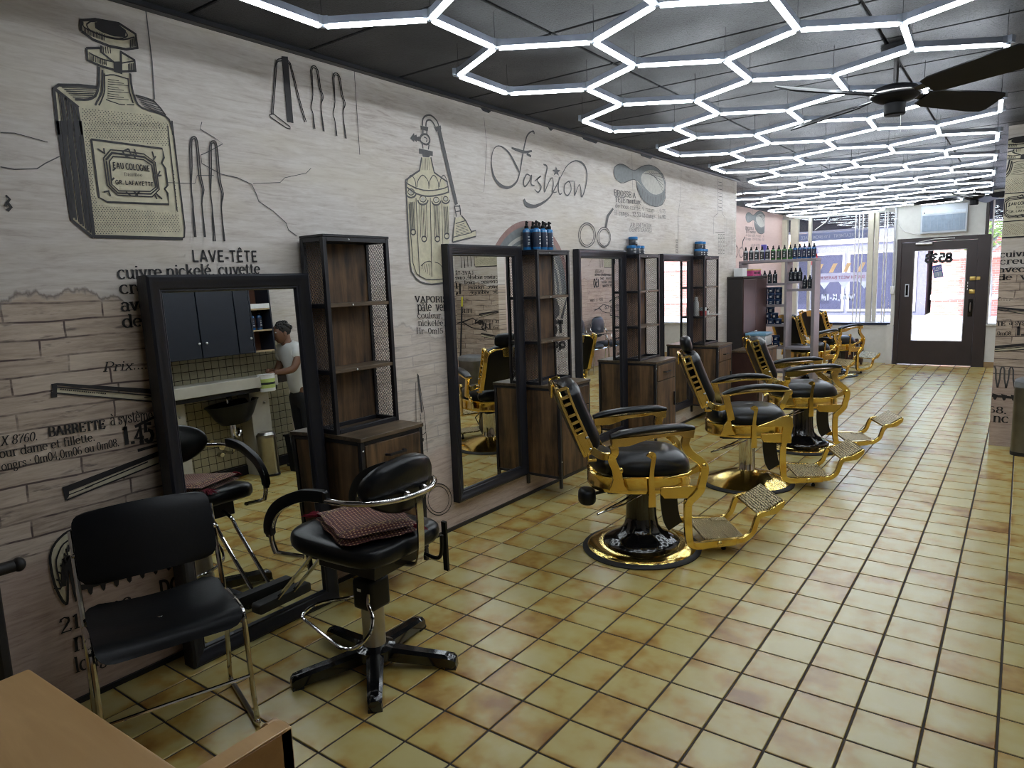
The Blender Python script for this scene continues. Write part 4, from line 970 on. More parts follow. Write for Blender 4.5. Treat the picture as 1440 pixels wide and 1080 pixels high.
f|5|2.555,1.406 2.597,1.41 2.612,1.381 2.574,1.372
t|BEST|b|0|2.306 1.213 2.696 1.176 .091 2.6
t|Shop|b|0|2.32 1.101 2.712 1.06 .062 2.6
f|1|2.655,1.3 2.748,1.455 2.771,1.477 2.686,1.287
t|FER   à   friser|s|0|-.281 1.2 .206 1.2 .055 1.2
s|0|.0040|-.588,1.165 .076,1.15
t|1.45|b|0|-.508 1.045 -.352 1.045 .055 1.8
b|0|-.638,1.05 -.488,1.1 -.288,1.13 -.138,1.075 -.038,1.05 .082,1.055|.012 .01 .012 .02 .016 .006
b|0|-.638,.95 -.438,.965 -.258,1 -.138,1.075 -.038,1.05 .082,1.02|.012 .01 .012 .02 .016 .006
d|0|.0034|-.693,2.291 -.682,2.292 -.671,2.292 -.659,2.293 -.648,2.294 -.636,2.295 -.624,2.296 -.612,2.296 -.601,2.297 -.589,2.298 -.577,2.299 -.564,2.3 -.552,2.3 -.54,2.301 -.527,2.302 -.515,2.303 -.502,2.304 -.49,2.305 -.477,2.306 -.464,2.307 -.451,2.307 -.438,2.308 -.689,2.284 -.677,2.285 -.666,2.286 -.654,2.287 -.643,2.287 -.631,2.288 -.619,2.289 -.608,2.29 -.596,2.291 -.584,2.291 -.571,2.292 -.559,2.293 -.547,2.294 -.535,2.295 -.522,2.296 -.51,2.296 -.497,2.297 -.484,2.298 -.471,2.299 -.459,2.3 -.446,2.301 -.432,2.301 -.695,2.277 -.684,2.278 -.672,2.279 -.661,2.279 -.649,2.28 -.637,2.281 -.626,2.282 -.614,2.282 -.602,2.283 -.59,2.284 -.578,2.285 -.566,2.285 -.554,2.286 -.541,2.287 -.529,2.288 -.516,2.289 -.504,2.289 -.491,2.29 -.478,2.291 -.466,2.292 -.453,2.293 -.44,2.294 -.426,2.295 -.69,2.271 -.679,2.271 -.667,2.272 -.656,2.273 -.644,2.274 -.633,2.274 -.621,2.275 -.609,2.276 -.597,2.277 -.585,2.277 -.573,2.278 -.561,2.279 -.549,2.28 -.536,2.28 -.524,2.281 -.511,2.282 -.499,2.283 -.486,2.284 -.473,2.284 -.46,2.285 -.447,2.286 -.434,2.287 -.421,2.288 -.408,2.288 -.697,2.264 -.685,2.264 -.674,2.265 -.662,2.266 -.651,2.266 -.639,2.267 -.627,2.268 -.616,2.268 -.604,2.269 -.592,2.27 -.58,2.271 -.568,2.271 -.555,2.272 -.543,2.273 -.531,2.274 -.518,2.274 -.505,2.275 -.493,2.276 -.48,2.277 -.467,2.277 -.454,2.278 -.441,2.279 -.428,2.28 -.415,2.281 -.402,2.281 -.692,2.257 -.68,2.258 -.669,2.258 -.657,2.259 -.646,2.26 -.634,2.26 -.623,2.261 -.611,2.262 -.599,2.263 -.587,2.263 -.575,2.264 -.562,2.265 -.55,2.265 -.538,2.266 -.525,2.267 -.513,2.268 -.5,2.268 -.487,2.269 -.475,2.27 -.462,2.271 -.449,2.271 -.436,2.272 -.423,2.273 -.409,2.274 -.396,2.275 -.698,2.25 -.687,2.251 -.675,2.251 -.664,2.252 -.652,2.252 -.641,2.253 -.629,2.254 -.617,2.255 -.605,2.255 -.593,2.256 -.581,2.257 -.569,2.257 -.557,2.258 -.545,2.259 -.532,2.259 -.52,2.26 -.507,2.261 -.494,2.261 -.482,2.262 -.469,2.263 -.456,2.264 -.443,2.264 -.43,2.265 -.416,2.266 -.403,2.267 -.39,2.267 -.694,2.239 -.684,2.24 -.675,2.242 -.665,2.244 -.655,2.245 -.645,2.247 -.635,2.248 -.625,2.25 -.614,2.251 -.604,2.253 -.594,2.255 -.584,2.256 -.573,2.258 -.562,2.26 -.552,2.261 -.541,2.263 -.531,2.264 -.52,2.266 -.509,2.268 -.498,2.27 -.487,2.271 -.476,2.273 -.465,2.275 -.454,2.276 -.443,2.278 -.431,2.28 -.42,2.282 -.409,2.284 -.397,2.285 -.386,2.287 -.374,2.289 -.69,2.233 -.68,2.234 -.67,2.236 -.66,2.237 -.65,2.239 -.64,2.24 -.63,2.242 -.62,2.244 -.61,2.245 -.599,2.247 -.589,2.248 -.579,2.25 -.568,2.252 -.558,2.253 -.547,2.255 -.536,2.257 -.526,2.258 -.515,2.26 -.504,2.262 -.493,2.263 -.482,2.265 -.471,2.267 -.46,2.268 -.449,2.27 -.437,2.272 -.426,2.274 -.415,2.275 -.403,2.277 -.392,2.279 -.38,2.281 -.368,2.283 -.695,2.225 -.685,2.227 -.675,2.228 -.665,2.23 -.655,2.231 -.645,2.233 -.635,2.235 -.625,2.236 -.615,2.238 -.604,2.239 -.594,2.241 -.584,2.242 -.573,2.244 -.563,2.245 -.552,2.247 -.541,2.249 -.531,2.25 -.52,2.252 -.509,2.254 -.498,2.255 -.487,2.257 -.476,2.259 -.465,2.26 -.454,2.262 -.443,2.264 -.432,2.265 -.42,2.267 -.409,2.269 -.397,2.271 -.386,2.272 -.374,2.274 -.69,2.219 -.68,2.221 -.67,2.222 -.66,2.224 -.65,2.225 -.64,2.227 -.63,2.228 -.62,2.23 -.61,2.232 -.6,2.233 -.589,2.235 -.579,2.236 -.568,2.238 -.558,2.239 -.547,2.241 -.536,2.243 -.526,2.244 -.515,2.246 -.504,2.247 -.493,2.249 -.482,2.251 -.471,2.252 -.46,2.254 -.449,2.256 -.438,2.257 -.426,2.259 -.415,2.261 -.403,2.263 -.392,2.264 -.38,2.266 -.368,2.268 -.695,2.212 -.685,2.213 -.675,2.215 -.665,2.216 -.655,2.218 -.645,2.219 -.635,2.221 -.625,2.222 -.615,2.224 -.605,2.225 -.594,2.227 -.584,2.228 -.573,2.23 -.563,2.232 -.552,2.233 -.542,2.235 -.531,2.236 -.52,2.238 -.509,2.24 -.498,2.241 -.487,2.243 -.476,2.244 -.465,2.246 -.454,2.248 -.443,2.249 -.432,2.251 -.42,2.253 -.409,2.254 -.397,2.256 -.386,2.258 -.374,2.26 -.69,2.206 -.68,2.207 -.671,2.209 -.661,2.21 -.651,2.212 -.641,2.213 -.63,2.215 -.62,2.216 -.61,2.218 -.6,2.219 -.589,2.221 -.579,2.222 -.569,2.224 -.558,2.225 -.547,2.227 -.537,2.228 -.526,2.23 -.515,2.232 -.504,2.233 -.493,2.235 -.482,2.236 -.471,2.238 -.46,2.24 -.449,2.241 -.438,2.243 -.426,2.245 -.415,2.246 -.403,2.248 -.392,2.25 -.38,2.251 -.368,2.253 -.695,2.199 -.685,2.2 -.675,2.201 -.665,2.203 -.655,2.204 -.645,2.206 -.635,2.207 -.625,2.209 -.615,2.21 -.605,2.212 -.594,2.213 -.584,2.215 -.574,2.216 -.563,2.218 -.552,2.219 -.542,2.221 -.531,2.222 -.52,2.224 -.509,2.225 -.499,2.227 -.488,2.228 -.477,2.23 -.466,2.232 -.454,2.233 -.443,2.235 -.432,2.236 -.42,2.238 -.409,2.24 -.397,2.241 -.386,2.243 -.374,2.245 -.691,2.192 -.681,2.194 -.671,2.195 -.661,2.197 -.651,2.198 -.641,2.2 -.631,2.201 -.621,2.202 -.61,2.204 -.6,2.205 -.59,2.207 -.579,2.208 -.569,2.21 -.558,2.211 -.547,2.213 -.537,2.214 -.526,2.216 -.515,2.217 -.504,2.219 -.493,2.22 -.482,2.222 -.471,2.224 -.46,2.225 -.449,2.227 -.438,2.228 -.426,2.23 -.415,2.232 -.403,2.233 -.392,2.235 -.38,2.237 -.368,2.238 -.695,2.185 -.685,2.186 -.656,2.191 -.646,2.192 -.636,2.193 -.625,2.195 -.615,2.196 -.605,2.198 -.595,2.199 -.584,2.201 -.574,2.202 -.563,2.204 -.553,2.205 -.542,2.207 -.531,2.208 -.52,2.21 -.51,2.211 -.499,2.213 -.488,2.214 -.477,2.216 -.466,2.217 -.454,2.219 -.443,2.22 -.432,2.222 -.42,2.224 -.409,2.225 -.398,2.227 -.386,2.228 -.374,2.23 -.691,2.179 -.6,2.191 -.59,2.193 -.579,2.194 -.569,2.196 -.558,2.197 -.548,2.199 -.537,2.2 -.526,2.202 -.515,2.203 -.504,2.205 -.494,2.206 -.482,2.208 -.471,2.209 -.46,2.211 -.449,2.212 -.438,2.214 -.426,2.216 -.415,2.217 -.404,2.219 -.392,2.22 -.38,2.222 -.369,2.224 -.696,2.171 -.686,2.173 -.531,2.194 -.521,2.195 -.51,2.197 -.499,2.198 -.488,2.2 -.477,2.201 -.466,2.203 -.455,2.204 -.443,2.206 -.432,2.208 -.42,2.209 -.409,2.211 -.398,2.212 -.386,2.214 -.374,2.215 -.691,2.165 -.46,2.196 -.449,2.198 -.438,2.199 -.426,2.201 -.415,2.203 -.404,2.204 -.392,2.206 -.38,2.207 -.369,2.209 -.696,2.158 -.686,2.159 -.398,2.197 -.386,2.199 -.374,2.201 -.691,2.152 -.696,2.144 -.686,2.146 -.692,2.138 -.696,2.131 -.686,2.132 -.692,2.125 -.697,2.117 -.687,2.118 -.692,2.111 -.697,2.104 -.687,2.105 -.692,2.097 -.697,2.09 -.687,2.091 -.693,2.084 -.697,2.076 -.688,2.077 -.693,2.07 -.698,2.063 -.688,2.064 -.363,2.098 -.693,2.056 -.698,2.049 -.688,2.05 -.363,2.083 -.693,2.043 -.698,2.035 -.688,2.036 -.363,2.068 -.694,2.029 -.698,2.022 -.689,2.022 -.363,2.053 -.694,2.015 -.699,2.008 -.689,2.009 -.363,2.038 -.694,2.001 -.699,1.994 -.689,1.995 -.363,2.022 -.694,1.988 -.699,1.98 -.689,1.981 -.363,2.007 -.695,1.974 -.699,1.966 -.69,1.967 -.363,1.992 -.695,1.96 -.685,1.961 -.7,1.953 -.69,1.953 -.363,1.977 -.695,1.946 -.685,1.947 -.7,1.939 -.69,1.94 -.363,1.962 -.695,1.932 -.685,1.933 -.675,1.934 -.665,1.934 -.7,1.925 -.69,1.926 -.68,1.926 -.67,1.927 -.66,1.928 -.65,1.928 -.64,1.929 -.629,1.929 -.619,1.93 -.609,1.931 -.598,1.931 -.363,1.947 -.696,1.918 -.686,1.919 -.676,1.92 -.665,1.92 -.655,1.921 -.645,1.921 -.635,1.922 -.625,1.923 -.614,1.923 -.604,1.924 -.593,1.925 -.583,1.925 -.572,1.926 -.561,1.927 -.551,1.927 -.54,1.928 -.7,1.911 -.691,1.912 -.68,1.912 -.67,1.913 -.66,1.913 -.65,1.914 -.64,1.915 -.63,1.915 -.619,1.916 -.609,1.917 -.599,1.917 -.588,1.918 -.577,1.919 -.567,1.919 -.556,1.92 -.545,1.921 -.534,1.921 -.523,1.922 -.512,1.923 -.501,1.923 -.49,1.924 -.479,1.925 -.468,1.925 -.363,1.931 -.696,1.905 -.686,1.905 -.676,1.906 -.666,1.906 -.656,1.907 -.645,1.907 -.635,1.908 -.625,1.909 -.615,1.909 -.604,1.91 -.594,1.91 -.583,1.911 -.572,1.912 -.562,1.912 -.551,1.913 -.54,1.913 -.529,1.914 -.518,1.915 -.507,1.915 -.496,1.916 -.485,1.917 -.474,1.917 -.462,1.918 -.451,1.919 -.44,1.919 -.428,1.92 -.416,1.921 -.405,1.921 -.701,1.897 -.691,1.898 -.681,1.898 -.671,1.899 -.661,1.899 -.65,1.9 -.64,1.901 -.63,1.901 -.62,1.902 -.609,1.902 -.599,1.903 -.588,1.904 -.578,1.904 -.567,1.905 -.556,1.905 -.545,1.906 -.534,1.907 -.523,1.907 -.512,1.908 -.501,1.908 -.49,1.909 -.479,1.91 -.468,1.91 -.457,1.911 -.445,1.912 -.434,1.912 -.422,1.913 -.41,1.914 -.399,1.914 -.387,1.915 -.375,1.916 -.363,1.916 -.696,1.891 -.686,1.891 -.676,1.892 -.666,1.892 -.656,1.893 -.646,1.893 -.635,1.894 -.625,1.894 -.615,1.895 -.604,1.895 -.594,1.896 -.583,1.897 -.573,1.897 -.562,1.898 -.551,1.898 -.54,1.899 -.529,1.9 -.518,1.9 -.507,1.901 -.496,1.901 -.485,1.902 -.474,1.903 -.463,1.903 -.451,1.904 -.44,1.904 -.428,1.905 -.417,1.906 -.405,1.906 -.393,1.907 -.381,1.908 -.369,1.908 -.701,1.883 -.691,1.884 -.681,1.884 -.671,1.885 -.661,1.885 -.651,1.886 -.64,1.887 -.63,1.887 -.62,1.888 -.609,1.888 -.599,1.889 -.588,1.889 -.578,1.89 -.567,1.89 -.556,1.891 -.545,1.891 -.535,1.892 -.524,1.893 -.513,1.893 -.502,1.894 -.49,1.894 -.479,1.895 -.468,1.895 -.457,1.896 -.445,1.897 -.434,1.897 -.422,1.898 -.41,1.899 -.399,1.899 -.387,1.9 -.375,1.9 -.363,1.901 -.696,1.877 -.686,1.877 -.676,1.878 -.666,1.878 -.656,1.879 -.646,1.879 -.636,1.88 -.625,1.88 -.615,1.881 -.604,1.881 -.594,1.882 -.583,1.882 -.573,1.883 -.562,1.883 -.551,1.884 -.54,1.884 -.529,1.885 -.518,1.885 -.507,1.886 -.496,1.887 -.485,1.887 -.474,1.888 -.463,1.888 -.451,1.889 -.44,1.889 -.428,1.89 -.417,1.891 -.405,1.891 -.393,1.892 -.381,1.892 -.369,1.893 -.701,1.869 -.691,1.87 -.681,1.87 -.671,1.871 -.661,1.871 -.651,1.872 -.641,1.872 -.63,1.873 -.62,1.873 -.61,1.874 -.599,1.874 -.589,1.875 -.578,1.875 -.567,1.876 -.556,1.876 -.546,1.877 -.535,1.877 -.524,1.878 -.513,1.879 -.502,1.879 -.491,1.879 -.479,1.88 -.468,1.881 -.457,1.881 -.445,1.882 -.434,1.882 -.422,1.883 -.411,1.883 -.399,1.884 -.387,1.885 -.375,1.885 -.363,1.886 -.697,1.863 -.687,1.863 -.677,1.864 -.666,1.864 -.656,1.865 -.646,1.865 -.636,1.865 -.625,1.866 -.615,1.866 -.605,1.867 -.594,1.867 -.584,1.868 -.573,1.868 -.562,1.869 -.551,1.869 -.54,1.87 -.53,1.87 -.519,1.871 -.508,1.871 -.496,1.872 -.485,1.872 -.474,1.873 -.463,1.873 -.451,1.874 -.44,1.875 -.428,1.875 -.417,1.875 -.405,1.876 -.393,1.877 -.381,1.877 -.369,1.878 -.702,1.855 -.692,1.856 -.681,1.856 -.671,1.857 -.661,1.857 -.651,1.858 -.641,1.858 -.631,1.859 -.62,1.859 -.61,1.859 -.599,1.86 -.589,1.86 -.578,1.861 -.567,1.861 -.557,1.862 -.546,1.862 -.535,1.863 -.524,1.863 -.513,1.864 -.502,1.864 -.491,1.865 -.479,1.865 -.468,1.866 -.457,1.866 -.445,1.867 -.434,1.867 -.422,1.868 -.411,1.868 -.399,1.869 -.387,1.869 -.375,1.87 -.363,1.87 -.697,1.849 -.687,1.849 -.677,1.849 -.667,1.85 -.657,1.85 -.646,1.851 -.636,1.851 -.626,1.852 -.615,1.852 -.605,1.853 -.594,1.853 -.584,1.853 -.573,1.854 -.562,1.854 -.552,1.855 -.541,1.855 -.53,1.856 -.519,1.856 -.508,1.857 -.497,1.857 -.485,1.858 -.474,1.858 -.463,1.859 -.451,1.859 -.44,1.859 -.428,1.86 -.417,1.86 -.405,1.861 -.393,1.861 -.382,1.862 -.369,1.862 -.702,1.841 -.692,1.842 -.682,1.842 -.672,1.843 -.661,1.843 -.651,1.843 -.641,1.844 -.631,1.844 -.62,1.845 -.61,1.845 -.6,1.846 -.589,1.846 -.578,1.846 -.568,1.847 -.557,1.847 -.546,1.848 -.535,1.848 -.524,1.849 -.513,1.849 -.502,1.849 -.491,1.85 -.48,1.85 -.468,1.851 -.457,1.851 -.446,1.852 -.434,1.852 -.422,1.853 -.411,1.853 -.399,1.854 -.387,1.854 -.375,1.855 -.363,1.855 -.697,1.835 -.687,1.835 -.677,1.835 -.667,1.836 -.657,1.836 -.647,1.837 -.636,1.837 -.626,1.837 -.616,1.838 -.605,1.838 -.595,1.839 -.584,1.839 -.573,1.839 -.562,1.84 -.552,1.84 -.541,1.841 -.53,1.841 -.519,1.841 -.508,1.842 -.497,1.842 -.485,1.843 -.474,1.843 -.463,1.844 -.452,1.844 -.44,1.844 -.428,1.845 -.417,1.845 -.405,1.846 -.393,1.846 -.382,1.847 -.37,1.847 -.702,1.827 -.692,1.828 -.682,1.828 -.672,1.829 -.662,1.829 -.652,1.829 -.641,1.83
d|0|.0050|-.89,1.243 -.883,1.241 -.876,1.239 -.869,1.237 -.862,1.235 -.855,1.234 -.847,1.232 -.84,1.23 -.833,1.228 -.826,1.226 -.818,1.224 -.811,1.222 -.804,1.22 -.796,1.218 -.789,1.216 -.781,1.214 -.774,1.212 -.766,1.211 -.759,1.209 -.751,1.207 -.744,1.205 -.736,1.203
d|1|.0060|1.033,.813 1.033,.804 1.033,.795 1.034,.786 1.034,.777 1.034,.768 1.034,.759 1.034,.751 1.034,.742 1.034,.733 1.034,.724 1.035,.715 1.035,.706 1.035,.697 1.035,.688 1.035,.679 1.035,.671 1.036,.662 1.036,.653 1.036,.644 1.036,.635 1.036,.626
'''
# ------------------------------------------------------------ print on the wallpaper
INK = {0: (0.018, 0.016, 0.018), 1: (0.085, 0.083, 0.086), 2: (0.575, 0.530, 0.385), 3: (0.30, 0.18, 0.16), 4: (0.185, 0.20, 0.205), 5: (0.46, 0.45, 0.41)}  # the grey ink partly paints in glare over prints farther along the wall
NAMES = {0: 'black_print', 1: 'grey_print', 2: 'cream_print', 3: 'russet_print', 4: 'slate_print', 5: 'pale_print'}
IM = {k: plain('ink_' + NAMES[k], c, 0.6, var=0.10, vs=30) for k, c in INK.items()}
def ribbon(mb, pts, w, z, wmin=None):
    """flat stroke along pts (u,v); wmin gives a broad-nib pen: thin across, thick down"""
    n = len(pts)
    if n < 2: return
    L, Rr = [], []
    for i in range(n):
        a = pts[max(i - 1, 0)]; b = pts[min(i + 1, n - 1)]
        dx, dy = b[0] - a[0], b[1] - a[1]
        q = math.hypot(dx, dy) or 1e-9
        dx, dy = dx / q, dy / q
        ww = w[i] if isinstance(w, list) else w
        if wmin is not None: ww = wmin + (ww - wmin) * abs(dy) ** 1.3
        ww /= 2
        L.append((pts[i][0] - dy * ww, pts[i][1] + dx * ww, z)); Rr.append((pts[i][0] + dy * ww, pts[i][1] - dx * ww, z))
    vs = L + Rr
    mb.add(vs, [(i, n + i, n + i + 1, i + 1) for i in range(n - 1)])
def circ(cx, cy, rx, ry, a0, a1, n=8):
    return [(cx + rx * math.cos(R(a0 + (a1 - a0) * i / n)), cy + ry * math.sin(R(a0 + (a1 - a0) * i / n))) for i in range(n + 1)]
# a small slab-serif alphabet drawn with a pen: x-height 5, capitals 7.4, one list of strokes per letter
def sf(x, y, r=1.1): return [(x - r, y), (x + r, y)]
def bowl(cx, rx=1.9, y=2.5, ry=2.5): return circ(cx, y, rx, ry, 90, 450, 14)
GL = {}
def g(ch, w, *st): GL[ch] = (w, [s for s in st])
V_ = lambda x, a, b: [(x, a), (x, b)]
g('a', 4.6, circ(2.1, 3.6, 1.5, 1.3, 165, 20, 6) + [(3.5, 2.5), (3.5, .6), (3.9, 0), (4.5, .2)], circ(2.0, 1.45, 1.5, 1.45, 60, 330, 10) + [(3.5, 1.2)])
g('b', 5.0, V_(1, 0, 7.4), sf(.6, 7.3, .6), bowl(2.9))
g('c', 4.4, circ(2.4, 2.5, 1.9, 2.5, 45, 320, 12), [(3.6, 3.7), (3.7, 4.0)])
g('d', 5.0, V_(4.0, 0, 7.4), sf(3.6, 7.3, .6), sf(4.3, 0, .7), bowl(2.2))
g('e', 4.5, [(.6, 2.7), (3.9, 2.7)] + circ(2.25, 2.6, 1.75, 2.4, 0, 315, 13))
g('f', 3.4, circ(2.7, 6.2, 1.2, 1.2, 30, 180, 6) + [(1.5, 0)], [(.4, 4.8), (2.9, 4.8)], sf(1.5, 0, 1.1))
g('g', 4.7, circ(2.1, 3.4, 1.5, 1.6, 90, 450, 12), [(3.3, 4.6), (4.4, 4.9)], [(1.3, 1.9), (.9, 1.2), (1.4, .6), (3.4, .3), (4.0, -.7), (3.2, -1.9), (1.6, -2.0), (.6, -1.3), (1.2, -.1)])
g('h', 5.2, V_(1.1, 0, 7.4), sf(.8, 7.3, .6), sf(1.1, 0), circ(2.6, 3.3, 1.5, 1.7, 165, 0, 7) + [(4.1, 0)], sf(4.1, 0))
g('i', 2.4, V_(1.2, 0, 4.9), sf(.9, 4.9, .7), sf(1.2, 0), [(1.2, 6.3), (1.2, 7.2)])
g('k', 5.0, V_(1.1, 0, 7.4), sf(.8, 7.3, .6), sf(1.1, 0), [(1.1, 2.0), (3.8, 4.9)], [(2.2, 3.1), (4.2, 0)], sf(4.1, 0, .8))
g('l', 2.4, V_(1.2, 0, 7.4), sf(.9, 7.3, .7), sf(1.2, 0))
g('m', 7.8, V_(1.1, 0, 4.9), sf(.8, 4.9, .7), sf(1.1, 0), circ(2.5, 3.3, 1.4, 1.7, 165, 0, 7) + [(3.9, 0)], sf(3.9, 0), circ(5.3, 3.3, 1.4, 1.7, 165, 0, 7) + [(6.7, 0)], sf(6.7, 0))
g('n', 5.2, V_(1.1, 0, 4.9), sf(.8, 4.9, .7), sf(1.1, 0), circ(2.6, 3.3, 1.5, 1.7, 165, 0, 7) + [(4.1, 0)], sf(4.1, 0))
g('o', 4.8, bowl(2.4))
g('p', 5.0, V_(1, -2.2, 4.9), sf(.7, 4.9, .7), sf(1, -2.2), bowl(2.9))
g('r', 3.8, V_(1.2, 0, 4.9), sf(.9, 4.9, .7), sf(1.2, 0, 1.2), circ(2.7, 3.4, 1.5, 1.5, 160, 50, 5), [(3.5, 4.0), (3.6, 4.5)])
g('s', 4.0, [(3.4, 3.6), (3.1, 4.6), (2.0, 5.0), (.9, 4.5), (.8, 3.5), (1.8, 2.8), (3.0, 2.2), (3.4, 1.2), (2.7, .2), (1.6, -.05), (.7, .5), (.5, 1.5)])
g('t', 3.2, [(1.4, 6.5), (1.4, 1.1), (1.9, .1), (2.8, .2), (3.0, .8)], [(.3, 4.8), (2.8, 4.8)])
g('u', 5.2, [(1.1, 4.9), (1.1, 1.6), (1.6, .3), (2.6, 0), (3.6, .7), (4.1, 1.6)], V_(4.1, 0, 4.9), sf(.7, 4.9, .7), sf(3.7, 4.9, .7), sf(4.5, 0, .6))
g('v', 4.8, [(.8, 4.9), (2.4, 0)], [(2.4, 0), (4.0, 4.9)], sf(.8, 4.9), sf(4.0, 4.9, .9))
g('x', 4.8, [(.8, 4.9), (4.0, 0)], [(4.0, 4.9), (.8, 0)], sf(.8, 4.9, .9), sf(4.0, 4.9, .9), sf(.8, 0, .9), sf(4.0, 0, .9))
g('y', 4.8, [(.8, 4.9), (2.4, .2)], [(4.0, 4.9), (2.2, -.8), (1.4, -2.1), (.6, -1.9)], sf(.8, 4.9), sf(4.0, 4.9, .9))
g('A', 6.6, [(.9, 0), (3.3, 7.4)], [(3.3, 7.4), (5.7, 0)], [(1.9, 2.6), (4.7, 2.6)], sf(.9, 0), sf(5.7, 0))
g('B', 6.0, V_(1.4, 0, 7.4), [(.5, 7.4), (3.6, 7.4)] + circ(3.4, 5.6, 1.6, 1.8, 80, -80, 7) + [(1.4, 3.8)], [(1.4, 3.8), (3.6, 3.8)] + circ(3.6, 1.9, 1.8, 1.9, 80, -90, 7) + [(.5, 0)])
g('D', 6.2, V_(1.4, 0, 7.4), [(.5, 7.4), (2.8, 7.4)] + circ(2.8, 3.7, 2.6, 3.7, 85, -85, 10) + [(.5, 0)])
g('E', 5.8, V_(1.4, 0, 7.4), [(.5, 7.4), (5.1, 7.4), (5.1, 5.8)], [(1.4, 3.9), (3.8, 3.9), (3.8, 4.7), (3.8, 3.0)], [(.5, 0), (5.2, 0), (5.2, 1.8)])
g('F', 5.4, V_(1.4, 0, 7.4), [(.5, 7.4), (4.9, 7.4), (4.9, 5.8)], [(1.4, 3.9), (3.6, 3.9)], sf(1.4, 0, 1.3))
g('G', 6.2, circ(3.2, 3.7, 2.4, 3.7, 40, 330, 14) + [(5.4, 3.0)], [(3.6, 3.0), (6.0, 3.0)])
g('H', 6.6, V_(1.5, 0, 7.4), V_(5.1, 0, 7.4), [(1.5, 3.8), (5.1, 3.8)], sf(1.5, 0), sf(5.1, 0), sf(1.5, 7.4), sf(5.1, 7.4))
g('I', 3.0, V_(1.5, 0, 7.4), sf(1.5, 0), sf(1.5, 7.4))
g('L', 5.4, V_(1.5, 0, 7.4), sf(1.5, 7.4), [(.5, 0), (4.9, 0), (4.9, 1.8)])
g('N', 6.6, V_(1.5, 0, 7.4), [(1.3, 7.4), (5.2, 0)], V_(5.2, 0, 7.4), sf(1.4, 0), sf(1.1, 7.4, .7), sf(5.2, 7.4))
g('O', 6.4, circ(3.2, 3.7, 2.5, 3.7, 90, 450, 18))
g('P', 5.6, V_(1.4, 0, 7.4), [(.5, 7.4), (3.2, 7.4)] + circ(3.2, 5.4, 1.9, 2.0, 85, -85, 8) + [(1.4, 3.4)], sf(1.4, 0, 1.2))
g('R', 6.2, V_(1.4, 0, 7.4), [(.5, 7.4), (3.2, 7.4)] + circ(3.2, 5.6, 1.9, 1.8, 85, -85, 8) + [(1.4, 3.8)], [(3.2, 3.8), (4.6, 2.6), (4.9, .4), (5.8, .1)], sf(1.4, 0, 1.2))
g('S', 5.2, [(4.5, 5.6), (4.2, 6.9), (2.8, 7.5), (1.2, 6.9), (.9, 5.5), (2.2, 4.2), (4.0, 3.3), (4.6, 1.9), (3.7, .3), (2.2, -.1), (.9, .6), (.6, 2.0)])
g('T', 5.6, V_(2.8, 0, 7.4), [(.5, 5.8), (.5, 7.4), (5.1, 7.4), (5.1, 5.8)], sf(2.8, 0, 1.2))
g('U', 6.4, [(1.4, 7.4), (1.4, 2.2), (2.0, .5), (3.3, 0), (4.6, .6), (5.1, 2.2), (5.1, 7.4)], sf(1.4, 7.4), sf(5.1, 7.4))
g('V', 6.4, [(.9, 7.4), (3.2, 0)], [(3.2, 0), (5.5, 7.4)], sf(.9, 7.4), sf(5.5, 7.4))
g('X', 6.2, [(1, 7.4), (5.2, 0)], [(5.2, 7.4), (1, 0)], sf(1, 7.4), sf(5.2, 7.4), sf(1, 0), sf(5.2, 0))
g('0', 4.8, circ(2.4, 3.6, 1.8, 3.6, 90, 450, 16))
g('1', 3.6, [(.8, 6.2), (1.9, 7.2), (1.9, 0)], sf(1.9, 0))
g('2', 4.8, [(.7, 5.4), (1.0, 6.7), (2.3, 7.3), (3.8, 6.5), (3.9, 5.0), (2.6, 2.8), (.6, 0), (4.2, 0), (4.3, 1.1)])
g('3', 4.8, [(.8, 6.3), (2.2, 7.3), (3.6, 6.6), (3.7, 5.0), (2.0, 4.0), (3.8, 3.0), (4.0, 1.4), (2.6, 0), (1.2, .2), (.6, 1.4)])
g('4', 4.8, [(3.2, 0), (3.2, 7.2), (.4, 2.0), (4.5, 2.0)], sf(3.2, 0))
g('5', 4.8, [(4.0, 7.2), (1.1, 7.2), (.9, 4.0), (2.3, 4.7), (3.7, 4.0), (4.1, 2.3), (3.2, .4), (1.8, -.1), (.7, .6), (.6, 1.4)])
g('6', 4.8, [(3.8, 6.2), (2.8, 7.2), (1.4, 6.2), (.6, 3.6), (.8, 1.2), (2.3, 0), (3.8, .9), (4.0, 2.8), (2.6, 4.2), (1.0, 3.2)])
g('7', 4.6, [(.6, 6.0), (.6, 7.2), (4.2, 7.2), (2.4, 3.4), (2.0, 0)])
g('8', 4.8, circ(2.4, 5.5, 1.5, 1.75, 90, 450, 12), circ(2.4, 1.85, 1.8, 1.85, 90, 450, 12))
g('9', 4.8, circ(2.3, 5.0, 1.7, 2.1, 90, 450, 12), [(4.0, 5.0), (3.8, 2.0), (2.6, .2), (1.0, .4)])
g('.', 2.2, [(1.1, 0), (1.1, 1.1)]); g(',', 2.2, [(1.3, 1.0), (1.2, 0), (.7, -1.2)]); g(':', 2.2, [(1.1, 0), (1.1, 1)], [(1.1, 3.6), (1.1, 4.6)]); g('-', 3.4, [(.5, 2.6), (2.9, 2.6)])
for b, s_, acc in (('é', 'e', [(1.9, 5.8), (3.2, 7.2)]), ('è', 'e', [(2.8, 5.8), (1.5, 7.2)]), ('à', 'a', [(2.6, 5.8), (1.3, 7.2)])):
    GL[b] = (GL[s_][0], GL[s_][1] + [acc])
GL['â'] = (GL['a'][0], GL['a'][1] + [[(1.0, 5.8), (2.0, 6.9), (3.0, 5.8)]])
